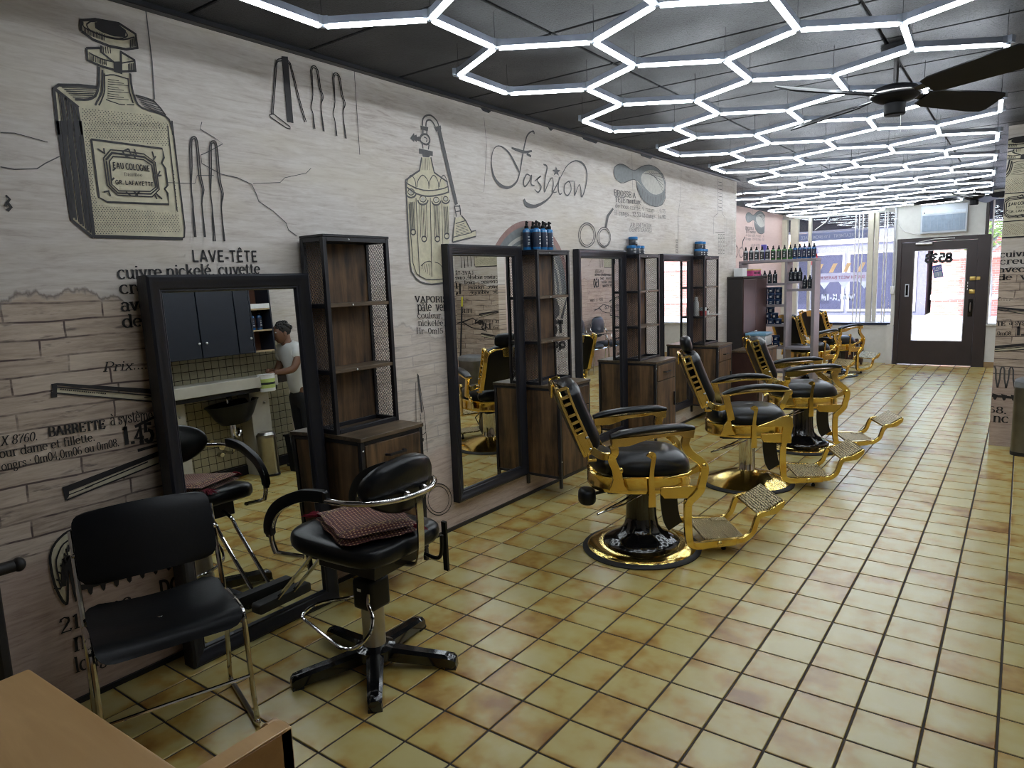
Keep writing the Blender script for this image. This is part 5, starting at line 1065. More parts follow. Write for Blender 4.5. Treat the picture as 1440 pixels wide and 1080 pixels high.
GL['Ê'] = (GL['E'][0], GL['E'][1] + [[(1.8, 8.2), (3.0, 9.4), (4.2, 8.2)]])
SERIFLESS = {'L': [V_(1.4, 0, 7.4), [(1.4, .35), (4.8, .35)]], 'A': [[(.9, 0), (3.3, 7.4)], [(3.3, 7.4), (5.7, 0)], [(1.9, 2.4), (4.7, 2.4)]], 'V': [[(.9, 7.4), (3.2, 0)], [(3.2, 0), (5.5, 7.4)]],
    'E': [V_(1.4, 0, 7.4), [(1.4, 7.05), (4.9, 7.05)], [(1.4, 3.8), (4.4, 3.8)], [(1.4, .35), (4.9, .35)]], 'T': [V_(2.8, 0, 7.4), [(.5, 7.05), (5.1, 7.05)]], 'U': [[(1.4, 7.4), (1.4, 2.2), (2.0, .5), (3.3, 0), (4.6, .6), (5.1, 2.2), (5.1, 7.4)]],
    'N': [V_(1.4, 0, 7.4), [(1.4, 7.4), (5.1, 0)], V_(5.1, 0, 7.4)], 'F': [V_(1.4, 0, 7.4), [(1.4, 7.05), (4.8, 7.05)], [(1.4, 3.8), (4.2, 3.8)]], 'Y': [[(.8, 7.4), (3, 3.6)], [(5.2, 7.4), (3, 3.6)], V_(3, 0, 3.6)], '1': [[(.9, 5.9), (1.9, 7.2), (1.9, 0)]],
    'H': [V_(1.4, 0, 7.4), V_(5.1, 0, 7.4), [(1.4, 3.8), (5.1, 3.8)]], 'R': [V_(1.4, 0, 7.4), [(1.4, 7.1), (3.2, 7.1)] + circ(3.2, 5.5, 1.8, 1.6, 85, -85, 8) + [(1.4, 3.9)], [(3.0, 3.9), (5.1, 0)]],
    'I': [V_(1.5, 0, 7.4)], 'W': [[(.6, 7.4), (2.2, 0)], [(2.2, 0), (3.8, 6.8)], [(3.8, 6.8), (5.4, 0)], [(5.4, 0), (7.0, 7.4)]], 'K': [V_(1.4, 0, 7.4), [(5.0, 7.4), (1.5, 3.0)], [(2.6, 4.4), (5.2, 0)]],
    'M': [V_(1.2, 0, 7.4), [(1.2, 7.4), (3.6, 1.6)], [(3.6, 1.6), (6.0, 7.4)], V_(6.0, 0, 7.4)], 'h': [V_(1.1, 0, 7.4), circ(2.6, 3.3, 1.5, 1.7, 165, 0, 7) + [(4.1, 0)]], 'p': [V_(1, -2.2, 4.9), bowl(2.9)], 'C': [circ(3.2, 3.7, 2.4, 3.7, 45, 315, 14)]}
for k, w in (('Y', 6.0), ('W', 7.6), ('K', 5.8), ('M', 7.2), ('C', 6.0)):
    if k not in GL: GL[k] = (w, SERIFLESS[k])
SERIFLESS['Ê'] = SERIFLESS['E'] + [[(1.9, 8.1), (3.1, 9.2), (4.3, 8.1)]]
def write(mb, txt, font, u0, v0, u1, v1, h, bold, z):
    tot = sum(GL[c][0] if c in GL else 2.6 for c in txt) or 1
    ref = 7.4 if any(c.isupper() or c.isdigit() or c in 'bdfhkl' for c in txt) else 5.0
    ky = h / ref; kx = (u1 - u0) / tot; x = 0.0
    t = math.atan2(v1 - v0, u1 - u0)
    for c in txt:
        if c not in GL: x += 2.6; continue
        w, st = GL[c]
        if font == 'b' and c in SERIFLESS: st = SERIFLESS[c]
        for s_ in st:
            P = []
            for a, b in s_:
                sh = b * 0.22 if font == 'i' else 0
                uu = (x + a + sh) * kx; vv = b * ky
                P.append((u0 + uu, v0 + vv + uu * math.tan(t)))
            k = min(kx, ky * 1.1)
            if font == 'b': ribbon(mb, P, 0.95 * bold * k, z)
            else: ribbon(mb, P, 0.98 * bold * k, z, 0.42 * k * (0.6 + 0.4 * bold))
        x += w
def nums(s): return [float(q) for q in s.replace(',', ' ').split()]
def pairs(s):
    q = nums(s); return list(zip(q[::2], q[1::2]))
def print_mesh(flt=None, z0=0.0012):
    """meshes per ink in (u, v, lift) coordinates"""
    mb = {k: MB() for k in INK}
    layer = {2: 0, 4: 1, 5: 2, 3: 1, 1: 4, 0: 5}; nf = 0; ns = 0
    for ln in MURAL.strip().split('\n'):
        p = ln.split('|')
        if p[0] == 't': c = int(p[3]); q0 = nums(p[4])[0]
        else: c = int(p[1]); q0 = pairs(p[3] if p[0] in 'sd' else p[2])[0][0]
        if flt and not flt(q0): continue
        ns += 1
        if p[0] == 'f': nf += 1
        z = z0 + layer[c] * 0.0005 + (nf * 6e-6 if p[0] == 'f' else 0.0002 + (ns % 9) * 2e-5)
        if p[0] == 's': ribbon(mb[c], pairs(p[3]), float(p[2]) * 1.0, z)
        elif p[0] == 'b': ribbon(mb[c], pairs(p[2]), nums(p[3]), z)
        elif p[0] == 'f':
            P = pairs(p[2]); mb[c].add([(a, b, z) for a, b in P], [tuple(range(len(P)))])
        elif p[0] == 'd':
            r = float(p[2]) / 2
            for a, b in pairs(p[3]): mb[c].add([(a - r, b - r, z), (a + r, b - r, z), (a + r, b + r, z), (a - r, b + r, z)], [(0, 1, 2, 3)])
        else:
            a = nums(p[4]); write(mb[c], p[1], p[2], a[0], a[1], a[2], a[3], a[4], a[5], z)
    return mb
def put_print(mbs, wall, place, clip=None, xclip=None):
    for k, mb in mbs.items():
        if not mb.f: continue
        me = bpy.data.meshes.new(NAMES[k])
        me.from_pydata(mb.v, [], mb.f)
        bm = bmesh.new(); bm.from_mesh(me)
        big = [f for f in bm.faces if len(f.verts) > 4]
        if big: bmesh.ops.triangulate(bm, faces=big)
        if clip is not None:
            for co, no in clip:
                bmesh.ops.bisect_plane(bm, geom=bm.verts[:] + bm.edges[:] + bm.faces[:], plane_co=co, plane_no=no, clear_outer=True)
        for v in bm.verts: v.co = place(*v.co)
        if xclip:
            for co, no in (((xclip[0], 0, 0), (-1, 0, 0)), ((xclip[1], 0, 0), (1, 0, 0))):
                bmesh.ops.bisect_plane(bm, geom=bm.verts[:] + bm.edges[:] + bm.faces[:], plane_co=co, plane_no=no, clear_outer=True)
        bm.to_mesh(me); bm.free(); me.materials.append(IM[k])
        link(bpy.data.objects.new(NAMES[k], me), wall, kind='stuff')
put_print(print_mesh(), wall_left, lambda u, v, z: (z, u, v), [((0, 0, 0), (0, 0, 0))] if False else None)
left_part = lambda u: u < 0.25
put_print(print_mesh(left_part), wall_ret, lambda u, v, z: (2.738 + (u + .638) * 1.3 if not (v < 1.25 and u < -.44) else 2.748 + (u + .7977) * 1.3, Y_RET - z, v), None, (X_RF + .002, X_R))
mb = {1: MB()}
for k in range(3):
    x = 2.722 + k * .062
    ribbon(mb[1], [(x, .52), (x + .012, .60), (x + .014, .68), (x + .022, .705), (x + .034, .705), (x + .042, .68), (x + .046, .60), (x + .062, .52)], .012, .003)
put_print(mb, wall_ret, lambda u, v, z: (u, Y_RET - z, v), None, (X_RF + .002, X_R))
put_print(print_mesh(left_part), wall_rf, lambda u, v, z: (X_R - z, 9.3 - u, v))
far_part = lambda u: 2.2 < u < 9
put_print(print_mesh(far_part), wall_alcove, lambda u, v, z: (X_ALC + z, u + 5.9, v), [((4.6, 0, 0), (1, 0, 0))])
# ------------------------------------------------------------ framed mirrors
def framed_mirror(label, y0, y1, z0, z1, xb, xt, fw=0.072):
    back = 0.02 if xb < 0.1 else 0.045
    w = y1 - y0; h = math.hypot(z1 - z0, xb - xt)
    t = thing('framed_mirror', label, 'mirror', (xb, y0, z0), 0, 'black framed station mirrors')
    t.rotation_euler = (0, -math.atan2(xb - xt, z1 - z0), 0)
    prof = [(0, -back), (0, 0.030), (0.010, 0.036), (0.020, 0.034), (0.030, 0.026), (0.052, 0.022), (0.060, 0.014), (0.066, 0.014), (fw, 0.004), (fw, -back)]
    rings = []
    for cy, cz in ((0, 0), (1, 0), (1, 1), (0, 1), (0, 0)):
        rings.append([(x, (d if cy == 0 else w - d), (d if cz == 0 else h - d)) for d, x in prof])
    MB().ring_loft(rings, True, False).build('mirror_frame', M['frame_black'], t, smooth=35)
    MB().quad((0, fw - .004, fw - .004), (0, w - fw + .004, fw - .004), (0, w - fw + .004, h - fw + .004), (0, fw - .004, h - fw + .004)).build('mirror_glass', M['mirror'], t, smooth=0)
    MB().box(-0.018, -0.012, 0.01, w - 0.01, 0.01, h - 0.01).build('backing_board', M['black_metal'], t)
    return t
framed_mirror('tall black framed mirror standing on the floor, leaning by the wall behind the swivel chair', -0.583, 0.203, 0.0, 1.662, 0.134, 0.084)
framed_mirror('black framed wall mirror left of the cabinet carrying the blue spray bottles', 1.295, 2.085, 0.185, 1.834, 0.024, 0.024)
framed_mirror('black framed wall mirror below the printed scissor handles', 2.86, 3.69, 0.185, 1.832, 0.024, 0.024)
framed_mirror('black framed wall mirror farthest along the papered wall, beside the shelf with the white bottle', 4.47, 5.25, 0.185, 1.815, 0.024, 0.024)

# ------------------------------------------------------------ wood and metal stations
def diamond_mesh(y0, z0, x0, x1, h, pitch=0.0125, r=0.0011):
    """expanded metal: two families of slanting strands in the plane y = y0"""
    mb = MB(); w = x1 - x0; s = 1.55
    for sg in (1, -1):
        k = -int(h / s / pitch) - 2
        while k * pitch < w + h / s:
            c = k * pitch; k += 1
            pts = []
            a0, b0 = (c, 0) if sg > 0 else (w - c, 0)
            da = 1 / s * sg
            ts = [0, h]
            for X_ in (0, w):
                tt = (X_ - a0) / da
                ts.append(tt)
            lo = max(0, min(ts[2:])); hi = min(h, max(ts[2:]))
            if hi - lo < 0.004: continue
            p, q = (a0 + da * lo, lo), (a0 + da * hi, hi)
            for dy in (0.0,):
                mb.add([(x0 + p[0] - r, y0, z0 + p[1]), (x0 + p[0] + r, y0, z0 + p[1]), (x0 + q[0] + r, y0, z0 + q[1]), (x0 + q[0] - r, y0, z0 + q[1]),
                        (x0 + p[0], y0 + 2 * r, z0 + p[1]), (x0 + q[0], y0 + 2 * r, z0 + q[1])], [(0, 1, 2, 3), (0, 4, 5, 3), (1, 4, 5, 2)])
    return mb
def station():
    """tower of shelves with mesh sides over a drawer-and-door cupboard; wall is x = 0, its left side y = 0"""
    W_, D, DT = 0.43, 0.33, 0.17
    zb, zt, z0, z1 = 0.17, 0.835, 0.855, 1.815
    t = thing('salon_station', 'x', 'cabinet')
    b = 0.022
    f = MB()
    for x in (0.004, DT - b):
        for y in (0, W_ - b): f.box(x, x + b, y, y + b, zt + 0.018, z1)
    for zz in (z0, z1 - b):
        for y in (0, W_ - b): f.box(0.004 + b, DT - b, y, y + b, zz, zz + b)
        for x in (0.004, DT - b): f.box(x, x + b, b, W_ - b, zz, zz + b)
    for zz in (1.163, 1.487):
        for y in (0, W_ - b): f.box(0.004 + b, DT - b, y + .002, y + b - .002, zz - .012, zz + .010)
    f.build('tower_frame', M['black_metal'], t, bevel=0.002)
    MB().box(0.006, DT + 0.002, -0.002, W_ + 0.002, z1, z1 + 0.012).build('top_board', M['black_metal'], t, bevel=0.002)
    MB().box(0.010, 0.020, b, W_ - b, z0 + b, z1 - b).build('back_panel', M['rustic'], t)
    shelf_me = MB().box(0.022, DT - 0.003, 0.004, W_ - 0.004, 0, 0.018).mesh('shelf', M['rustic_top'], bevel=0.002)
    for zz in (1.155, 1.478): shared('shelf', shelf_me, t, loc=(0, 0, zz))
    hs = ((z0 + b, 1.150), (1.173, 1.473), (1.497, z1 - b))
    for y in (0.010, W_ - 0.012):
        for a, c in hs: diamond_mesh(y, a, 0.004 + b, DT - b, c - a).build('mesh_panel', M['black_metal'], t, smooth=0)
    cp = MB().box(0.004, D + 0.006, -0.004, W_ + 0.004, zt, zt + 0.02).build('cabinet_top', M['rustic_top'], t, bevel=0.002)
    sm = MB().box(0.03, D - 0.03, 0, 0.014, zb + 0.02, zt).mesh('side_panel', M['rustic'])
    for y in (0.004, W_ - 0.018): shared('side_panel', sm, t, loc=(0, y, 0))
    MB().box(0.006, D - 0.01, 0.01, W_ - 0.01, zb, zb + 0.018).build('bottom_board', M['rustic'], t)
    MB().box(0.006, 0.014, 0.02, W_ - 0.02, zb, zt).build('cupboard_back', M['rustic'], t)
    lf = MB()
    for x in (0.006, D - 0.024):
        for y in (0, W_ - 0.024): lf.box(x, x + 0.024, y, y + 0.024, zb, zt)
    for zz in (zb, zt - 0.02):
        for y in (0, W_ - 0.02): lf.box(0.03, D - 0.024, y, y + 0.02, zz, zz + 0.02)
        lf.box(D - 0.024, D, 0.024, W_ - 0.024, zz, zz + 0.02)
    lf.build('cupboard_frame', M['black_metal'], t, bevel=0.002)
    leg_me = MB().box(0, 0.022, 0, 0.022, 0.10, zb + 0.001).mesh('leg', M['black_metal'], bevel=0.002)
    for x in (0.007, D - 0.023):
        for y in (0.001, W_ - 0.023): shared('leg', leg_me, t, loc=(x, y, 0))
    dr = MB().box(D - 0.016, D + 0.004, 0.026, W_ - 0.026, 0.672, zt - 0.022).build('drawer', M['rustic'], t, bevel=0.002)
    MB().tube([(D + .003, .155, .745), (D + .028, .160, .745), (D + .028, .270, .745), (D + .003, .275, .745)], 0, sq=(0.011, 0.011)).build('handle', M['black_metal'], dr)
    dd = MB().box(D - 0.016, D + 0.003, 0.026, W_ - 0.026, zb + 0.022, 0.666).build('door', M['rustic'], t, bevel=0.002)
    MB().box(D + .002, D + .018, W_ - 0.052, W_ - 0.036, 0.40, 0.53).build('handle', M['black_metal'], dd, bevel=0.002)
    st = MB()
    for zz in (z1 - .01, 1.487, 1.163): st.ell((DT + .001, .16, zz), .003, .005, .005, 8, 5)
    for zz in (.79, .3): st.ell((D + .001, .011, zz), .003, .005, .005, 8, 5)
    st.build('screw_cap', M['white_plastic'], t)
    return t
S1 = station()
S1['group'] = 'wood and metal stations'
S1['label'] = 'rustic wood and black metal shelf cabinet with empty shelves behind the swivel chair'
S1.location = (0.028, 0.224, 0); S1.scale = (1.07, 1, 1.01)
dup(S1, (0.0, 2.115, 0), 0, 'rustic shelf cabinet with a row of blue spray bottles on top').scale = (0.96, 1, 0.99)
dup(S1, (0.0, 3.725, 0), 0, 'rustic shelf cabinet beside the scissor print, three blue jars stacked on top').scale = (0.96, 1, 0.985)
dup(S1, (0.0, 5.295, 0), 0, 'rustic shelf cabinet with white bottle and jars on its middle shelf').scale = (0.96, 1, 0.985)

# ------------------------------------------------------------ bottles and jars
def bottle_mats(nm, col, lab):
    return [plain('liquid_' + nm, col, 0.12, coat=0.5, var=0.06), plain('label_' + nm, lab, 0.4, var=0.1), M['plastic_black']]
BOT = {'blue': bottle_mats('blue', (0.02, 0.17, 0.42), (0.008, 0.02, 0.05)), 'green': bottle_mats('green', (0.05, 0.16, 0.04), (0.02, 0.035, 0.025)),
       'clear': bottle_mats('clear', (0.34, 0.37, 0.38), (0.03, 0.035, 0.04)), 'dark': bottle_mats('dark', (0.02, 0.03, 0.04), (0.008, 0.012, 0.018)),
       'deep': bottle_mats('deep', (0.015, 0.09, 0.25), (0.012, 0.02, 0.05))}
def spray_bottle(kind, h=0.20, r=0.028):
    t = thing('spray_bottle', 'x', 'bottle')
    B = BOT[kind]
    MB().lathe([(r * .9, 0), (r, .006), (r, h * .66), (r * .93, h * .70), (r * .45, h * .745), (r * .40, h * .76)], 14).build('bottle_body', B[0], t)
    MB().lathe([(r * 1.012, h * .10), (r * 1.02, h * .11), (r * 1.02, h * .60), (r * 1.012, h * .61)], 14).build('label', B[1], t)
    m = MB().lathe([(r * .55, h * .75), (r * .58, h * .76), (r * .52, h * .83), (r * .34, h * .85), (r * .30, h * .97), (r * .2, h)], 10)
    m.box(-.004, r * .62, -.005, .005, h * .91, h * .965)
    m.build('spray_head', B[2], t)
    w = MB()
    for k in range(3): w.box(r * 1.0, r * 1.035, -.008, .008, h * (.44 - .1 * k), h * (.46 - .1 * k))
    w.box(r * 1.0, r * 1.035, -.010, .010, h * .20, h * .215)
    w.build('label_print', M['white_plastic'], t)
    return t
def jar(kind, r=0.034, h=0.062):
    t = thing('pomade_jar', 'x', 'jar')
    lid, body = kind
    MB().lathe([(r * .94, 0), (r, .004), (r, h * .66), (r * .96, h * .70)], 16).build('jar_body', body, t)
    MB().lathe([(r * 1.04, h * .69), (r * 1.06, h * .71), (r * 1.06, h * .97), (r * 1.0, h)], 16).build('lid', lid, t)
    w = MB()
    for k in range(2): w.box(r * .97, r * 1.03, -.014, .014, h * (.22 + .22 * k), h * (.30 + .22 * k))
    w.build('label_print', M['white_plastic'], t)
    return t
LID_BLUE = plain('lid_blue', (0.03, 0.19, 0.46), 0.35); JAR_DARK = plain('jar_smoke', (0.045, 0.05, 0.06), 0.25)
LID_NAVY = plain('lid_navy', (0.012, 0.035, 0.10), 0.3)
proto = {}
def put(maker, key, args, loc, rz, label, group):
    if key not in proto:
        o = maker(*args); o.location = loc; o.rotation_euler = (0, 0, rz); o['label'] = label; o['group'] = group
        proto[key] = o; return o
    return dup(proto[key], loc, rz, label, group)
# six blue spray bottles on the second cabinet
zt2 = 1.827 * 0.99 + 0.0005
for n_, (x, y) in enumerate(((.045, 2.165), (.105, 2.20), (.045, 2.245), (.105, 2.285), (.045, 2.325), (.105, 2.365), (.05, 2.40))):
    put(spray_bottle, 'b_blue', ('blue', 0.205, 0.029), (x, y, zt2), random.uniform(-.5, .2), ORD[n_] + ' blue spray bottle from the left, on the cabinet beside the emblem', 'blue spray bottles on the second cabinet')
# jar stacks on the third and fourth cabinets
def jar_stack(zt, spots, where, group):
    for x, y, k in spots:
        c_ = sum(1 for q in spots if q[2] == k and q[1] < y)
        lab = ORD[c_] + ' blue-lidded jar from the left, ' + ('top' if k else 'bottom') + ' layer on ' + where
        put(jar, 'j_blue', ((LID_BLUE, JAR_DARK), 0.040, 0.078), (x, y, zt + k * 0.0785), random.uniform(-.3, .1), lab, group)
zt3 = 1.827 * 0.985 + 0.0005
jar_stack(zt3, ((.05, 3.80, 0), (.05, 3.89, 0), (.05, 3.975, 0), (.05, 3.835, 1)), 'the scissor-print cabinet', 'blue jars on the third cabinet')
jar_stack(zt3, ((.05, 5.40, 0), (.05, 5.49, 0), (.05, 5.575, 0), (.05, 5.42, 1), (.05, 5.51, 1)), 'the farthest cabinet', 'blue jars on the farthest cabinet')
# things on the farthest cabinet's shelf
zs = 1.173 * 0.985 + 0.0005
link(MB().lathe([(.026, 0), (.028, .005), (.028, .15), (.02, .165), (.017, .17), (.017, .20), (.014, .205)], 16).build('lotion_bottle', M['white_plastic']), None) if False else None
b = MB().lathe([(.026, 0), (.028, .005), (.028, .15), (.02, .165)], 16).build('lotion_bottle', M['white_plastic'], label='tall white bottle standing on the farthest cabinet shelf', cat='bottle', loc=(.050, 5.345, zs))
MB().lathe([(.017, .164), (.018, .168), (.018, .20), (.012, .206)], 12).build('cap', M['white_plastic'], b)
RED = plain('red_plastic', (0.32, 0.03, 0.035), 0.35)
b = MB().lathe([(.034, 0), (.037, .006), (.037, .055)], 16).build('gel_tub', RED, label='red gel tub with pale lid beside the tall white bottle', cat='jar', loc=(.10, 5.42, zs))
MB().lathe([(.038, .054), (.039, .057), (.039, .085), (.035, .088)], 16).build('lid', plain('pale_lid', (0.45, 0.55, 0.56), 0.35), b)
b = MB().box(0, .13, 0, .17, 0, .004).build('price_card', M['white_plastic'], label='white card lying on the edge of the farthest cabinet shelf', cat='card', loc=(.08, 5.60, zs))
b.rotation_euler = (0, 0, R(10))
b = MB().lathe([(.016, 0), (.017, .003), (.017, .05)], 10).build('small_bottle', M['white_plastic'], label='little white bottle with dark cap by the white card', cat='bottle', loc=(.10, 5.55, zs))
MB().lathe([(.013, .05), (.013, .07)], 10).build('cap', M['plastic_black'], b)

# low cupboard and towel box beyond the last cabinet, dark tall cupboard at the wall's end
t = thing('low_drawer_unit', 'low dark wooden drawer unit between the farthest station and the tall cupboard', 'cabinet', (0.215, 6.02, 0))
MB().box(0.004, .30, 0, .74, .05, .695).build('body', M['maroon_wood'], t, bevel=.004)
MB().box(0.0, .32, -.01, .75, .695, .72).build('unit_top', M['rustic_top'], t, bevel=.003)
for k in range(3):
    d = MB().box(.295, .314, .02, .72, .08 + k * .205, .275 + k * .205).build('drawer', M['rustic'], t, bevel=.003)
    MB().tube([(.31, .32, .19 + k * .205), (.335, .325, .19 + k * .205), (.335, .415, .19 + k * .205), (.31, .42, .19 + k * .205)], .005).build('handle', M['black_metal'], d)
for y in (.02, .68): MB().box(.02, .06, y, y + .04, 0, .051).build('foot', M['black_metal'], t)
for y in (.02, .68): MB().box(.25, .29, y, y + .04, 0, .051).build('foot', M['black_metal'], t)
t = thing('towel_steamer', 'grey white towel steamer box with blue lid on the low drawer unit', 'appliance', (0.23, 6.46, .7205))
MB().box(0, .24, 0, .28, .012, .13).build('body', plain('steamer_grey', (0.42, 0.47, 0.50), .4), t, bevel=.015, seg=2)
MB().box(-.004, .244, -.004, .284, .131, .165).build('lid', plain('steamer_blue', (0.18, 0.36, 0.52), .35), t, bevel=.014, seg=2)
MB().tube([(.08, .10, .166), (.085, .10, .185), (.085, .18, .185), (.08, .18, .166)], .006).build('handle', M['white_plastic'], t)
for x in (.03, .21):
    for y in (.03, .25): MB().lathe([(.012, 0), (.012, .0125)], 8, (x, y)).build('foot', M['rubber'], t)
cable = [(.485, 6.40, .80), (.53, 6.25, .81), (.57, 6.12, .68), (.565, 6.10, .46), (.58, 6.10, .36), (.56, 6.10, .20), (.55, 6.10, .012)]
c_ = MB().tube(cr(cable, 5), .006, 7)
for k in range(2): c_.tube([(.575 + .03 * math.cos(a), 6.10 + .012 * math.sin(2 * a + k), .43 - .02 * k + .035 * math.sin(a)) for a in [i * PI / 6 for i in range(13)]], .006, 6)
c_.build('power_cord', M['white_plastic'], label='white knotted power cord hanging in front of the low drawer unit', cat='cord')

t = thing('tall_cupboard', 'tall dark red-brown cupboard at the end of the papered wall', 'cabinet', (0.004, 6.46, 0))
MB().box(0, .185, 0, .94, .06, 1.54).build('carcass', plain('cupboard_dark', (0.022, 0.018, 0.018), .45), t, bevel=.004)
MB().box(-.0, .20, -.012, .955, 1.54, 1.565).build('cupboard_top', plain('cupboard_dark', (0.022, 0.018, 0.018), .45), t, bevel=.004)
for y0, y1 in ((.006, .467), (.473, .934)):
    d = MB().box(.186, .203, y0, y1, .08, 1.53).build('door', M['maroon_wood'], t, bevel=.003)
    MB().ell((.212, (y1 - .04) if y0 < .1 else (y0 + .04), .85), .010, .012, .012, 10, 6).build('knob', M['steel'], d)
MB().box(.01, .175, .02, .92, 0, .061).build('plinth', M['black_metal'], t)
b = MB().box(0, .12, 0, .34, 0, .075).build('product_box', plain('pink_box', (0.50, 0.055, 0.20), .4, var=.3, vs=30), label='pink display box with yellow edges on the tall dark cupboard', cat='box', loc=(.03, 6.98, 1.5655), bevel=.002)
MB().box(-.002, .122, -.002, .342, .068, .085).build('box_edge', plain('yellow_card', (0.55, 0.42, 0.10), .5), b)
w = MB()
for k in range(5): w.box(.1205, .1215, .04 + k * .055, .08 + k * .055, .025, .05)
w.build('label_print', M['plastic_black'], b)
b = MB().box(0, .11, 0, .16, 0, .10).build('carton', M['white_plastic'], label='plain white carton left of the pink box on the tall cupboard', cat='box', loc=(.03, 6.62, 1.5655), bevel=.002)
# ------------------------------------------------------------ barber chairs (x forward, y left, origin on the floor under the pedestal)
def outline(rx0, rx1, ry, n=28, front=0.6):
    """plan of the seat: round at the back, squarer at the front"""
    P = []
    for k in range(n):
        a = 2 * PI * k / n
        c, s = math.cos(a), math.sin(a)
        p = 0.62 if c > 0 else 0.9
        x = (rx1 if c > 0 else rx0) * math.copysign(abs(c) ** p, c)
        y = ry * math.copysign(abs(s) ** (0.62 if c > -0.2 else 0.8), s)
        P.append((x, y))
    return P
def barber_chair(pedestal='black', headrest=False, scroll=False, flip='out'):
    t = thing('barber_chair', 'x', 'chair')
    G = M['gold']
    # base
    MB().lathe([(.30, 0), (.345, 0), (.348, .008), (.340, .016), (.318, .020), (.316, .004)], 40).build('rubber_rim', M['rubber'], t)
    if pedestal == 'black':
        MB().lathe([(.318, .004), (.318, .020), (.300, .034), (.25, .040), (.12, .044)], 40).build('base_plate', G, t)
        MB().lathe([(.225, .038), (.226, .052), (.215, .066), (.170, .086), (.125, .112), (.100, .145), (.090, .20), (.085, .32), (.088, .385)], 32).build('pedestal', M['gloss_black'], t)
    else:
        MB().lathe([(.318, .004), (.318, .022), (.24, .052), (.15, .085), (.075, .105), (.062, .108)], 40).build('base_plate', G, t)
        MB().lathe([(.062, .10), (.060, .105), (.060, .36), (.066, .37), (.066, .395)], 28).build('pedestal', M['chrome'], t)
    u = MB().box(-.20, .20, -.11, .11, .365, .402)
    u.box(-.22, .17, -.13, -.11, .375, .40).box(-.22, .17, .11, .13, .375, .40)
    u.build('under_frame', M['black_metal'], t, bevel=.004)
    lv = MB().tube([(-.06, -.09, .36), (-.16, -.16, .33), (-.30, -.235, .295)], .006, 7)
    lv.tube([(-.02, -.10, .352), (-.14, -.20, .335), (-.30, -.235, .295)], .005, 7)
    lv.build('pump_lever', M['chrome'], t)
    if pedestal == 'black':
        p = MB().ell((-.335, -.11, .365), .052, .075, .048, 14, 8, .62); p.build('lever_pad', M['plastic_black'], t)
        MB().tube([(-.30, -.10, .37), (-.18, -.07, .385)], .010, 8).build('pad_arm', M['black_metal'], t)
    # seat ring
    O = outline(.312, .262, .252, 36)
    def ring(sc_, z): return [(x * sc_ + 0.002, y * sc_, z) for x, y in O]
    m = MB().ring_loft([ring(.90, .470), ring(.985, .498), ring(1.012, .492), ring(1.0, .478), ring(1.0, .425), ring(1.008, .415), ring(.99, .402), ring(.93, .402)], True, False)
    m.build('seat_ring', G, t, smooth=50)
    for s in (-1, 1):
        MB().prism([(.05, .40), (.07, .372), (.262, .366), (.262, .44), (.05, .44)], s * .238, s * .258).build('side_plate', G, t, bevel=.004)
    # cushion with a tufted crown
    C_ = MB(); rings = []
    for sc_, z in ((.90, .468), (.965, .490), (.985, .515), (.965, .545), (.90, .572), (.78, .594), (.62, .608), (.44, .612), (.30, .608), (.16, .618), (.02, .606)):
        rings.append([(x * sc_ * .94 + .022, y * sc_ * .95, z) for x, y in O])
    C_.ring_loft(rings)
    C_.build('seat_cushion', M['vinyl'], t, smooth=60)
    MB().ell((-.225, 0, .545), .075, .205, .065, 18, 10, .8).build('rear_cushion', M['vinyl'], t)
    # back: path in the x-z plane from the hinge up
    path = [(-.325, .635), (-.352, .70), (-.385, .78), (-.418, .86), (-.448, .94), (-.468, 1.005)]
    pp = cr([(x, 0, z) for x, z in path], 4)
    def nrm(i):
        a, b = pp[max(i - 1, 0)], pp[min(i + 1, len(pp) - 1)]
        d = (b - a).normalized(); return Vector((d.z, 0, -d.x)), d
    L = len(pp)
    for s in (-1, 1):
        r_ = MB(); y = s * .222
        for off in (-.036, .020):
            pts = [pp[i] + nrm(i)[0] * off for i in range(L)]
            r_.tube([(p.x, y, p.z) for p in pts], 0, sq=(.014, .030), up=(0, 1, 0))
        # solid foot of the rail
        q = [pp[i] + nrm(i)[0] * -.040 for i in range(8)] + [pp[i] + nrm(i)[0] * .024 for i in range(7, -1, -1)]
        r_.prism([(p.x, p.z) for p in q], y - .010, y + .010)
        r_.build('back_rail', G, t, bevel=.002)
        rg = MB()
        for k in range(6):
            i = 8 + int(k * (L - 9) / 5); n_, d = nrm(i)
            a, b = pp[i] + n_ * -.036, pp[i] + n_ * .020
            MB().tube([(a.x, y, a.z), (b.x, y, b.z)], 0, sq=(.016, .022), up=(0, 1, 0)).build('rail_rung', G, t)
        [MB().ell(c_, .011, .008, .011, 10, 6).build('rail_bolt', M['chrome'], t) for c_ in ((-.327, s * .236, .665), (-.345, s * .234, .73))]
        fp = MB().box(-.345, -.295, y - .018, y + .018, .598, .612); fp.box(-.345, -.337, y - .016, y + .016, .60, .645)
        fp.build('hinge_bracket', G, t, bevel=.002)
    bp = MB(); rings = []
    for i in range(L):
        n_, d = nrm(i)
        w = .205 if i < L - 3 else .205 - .03 * (i - L + 4)
        k = min(1, i / 3, (L - 1 - i + .6) / 3)
        th = .030 + .045 * math.sqrt(max(k, 0))
        R_ = []
        for j in range(20):
            a = 2 * PI * j / 20
            yy = w * math.copysign(abs(math.cos(a)) ** .5, math.cos(a)); xx = math.sin(a)
            off = (.022 + th * max(xx, 0) ** .7) if xx > 0 else .022 + .03 * xx
            p = pp[i] + n_ * off
            R_.append((p.x, yy, p.z))
        rings.append(R_)
    bp.ring_loft(rings).build('back_cushion', M['vinyl'], t, smooth=60)
    # gold-rimmed shell behind the back
    sh = MB(); rings = []
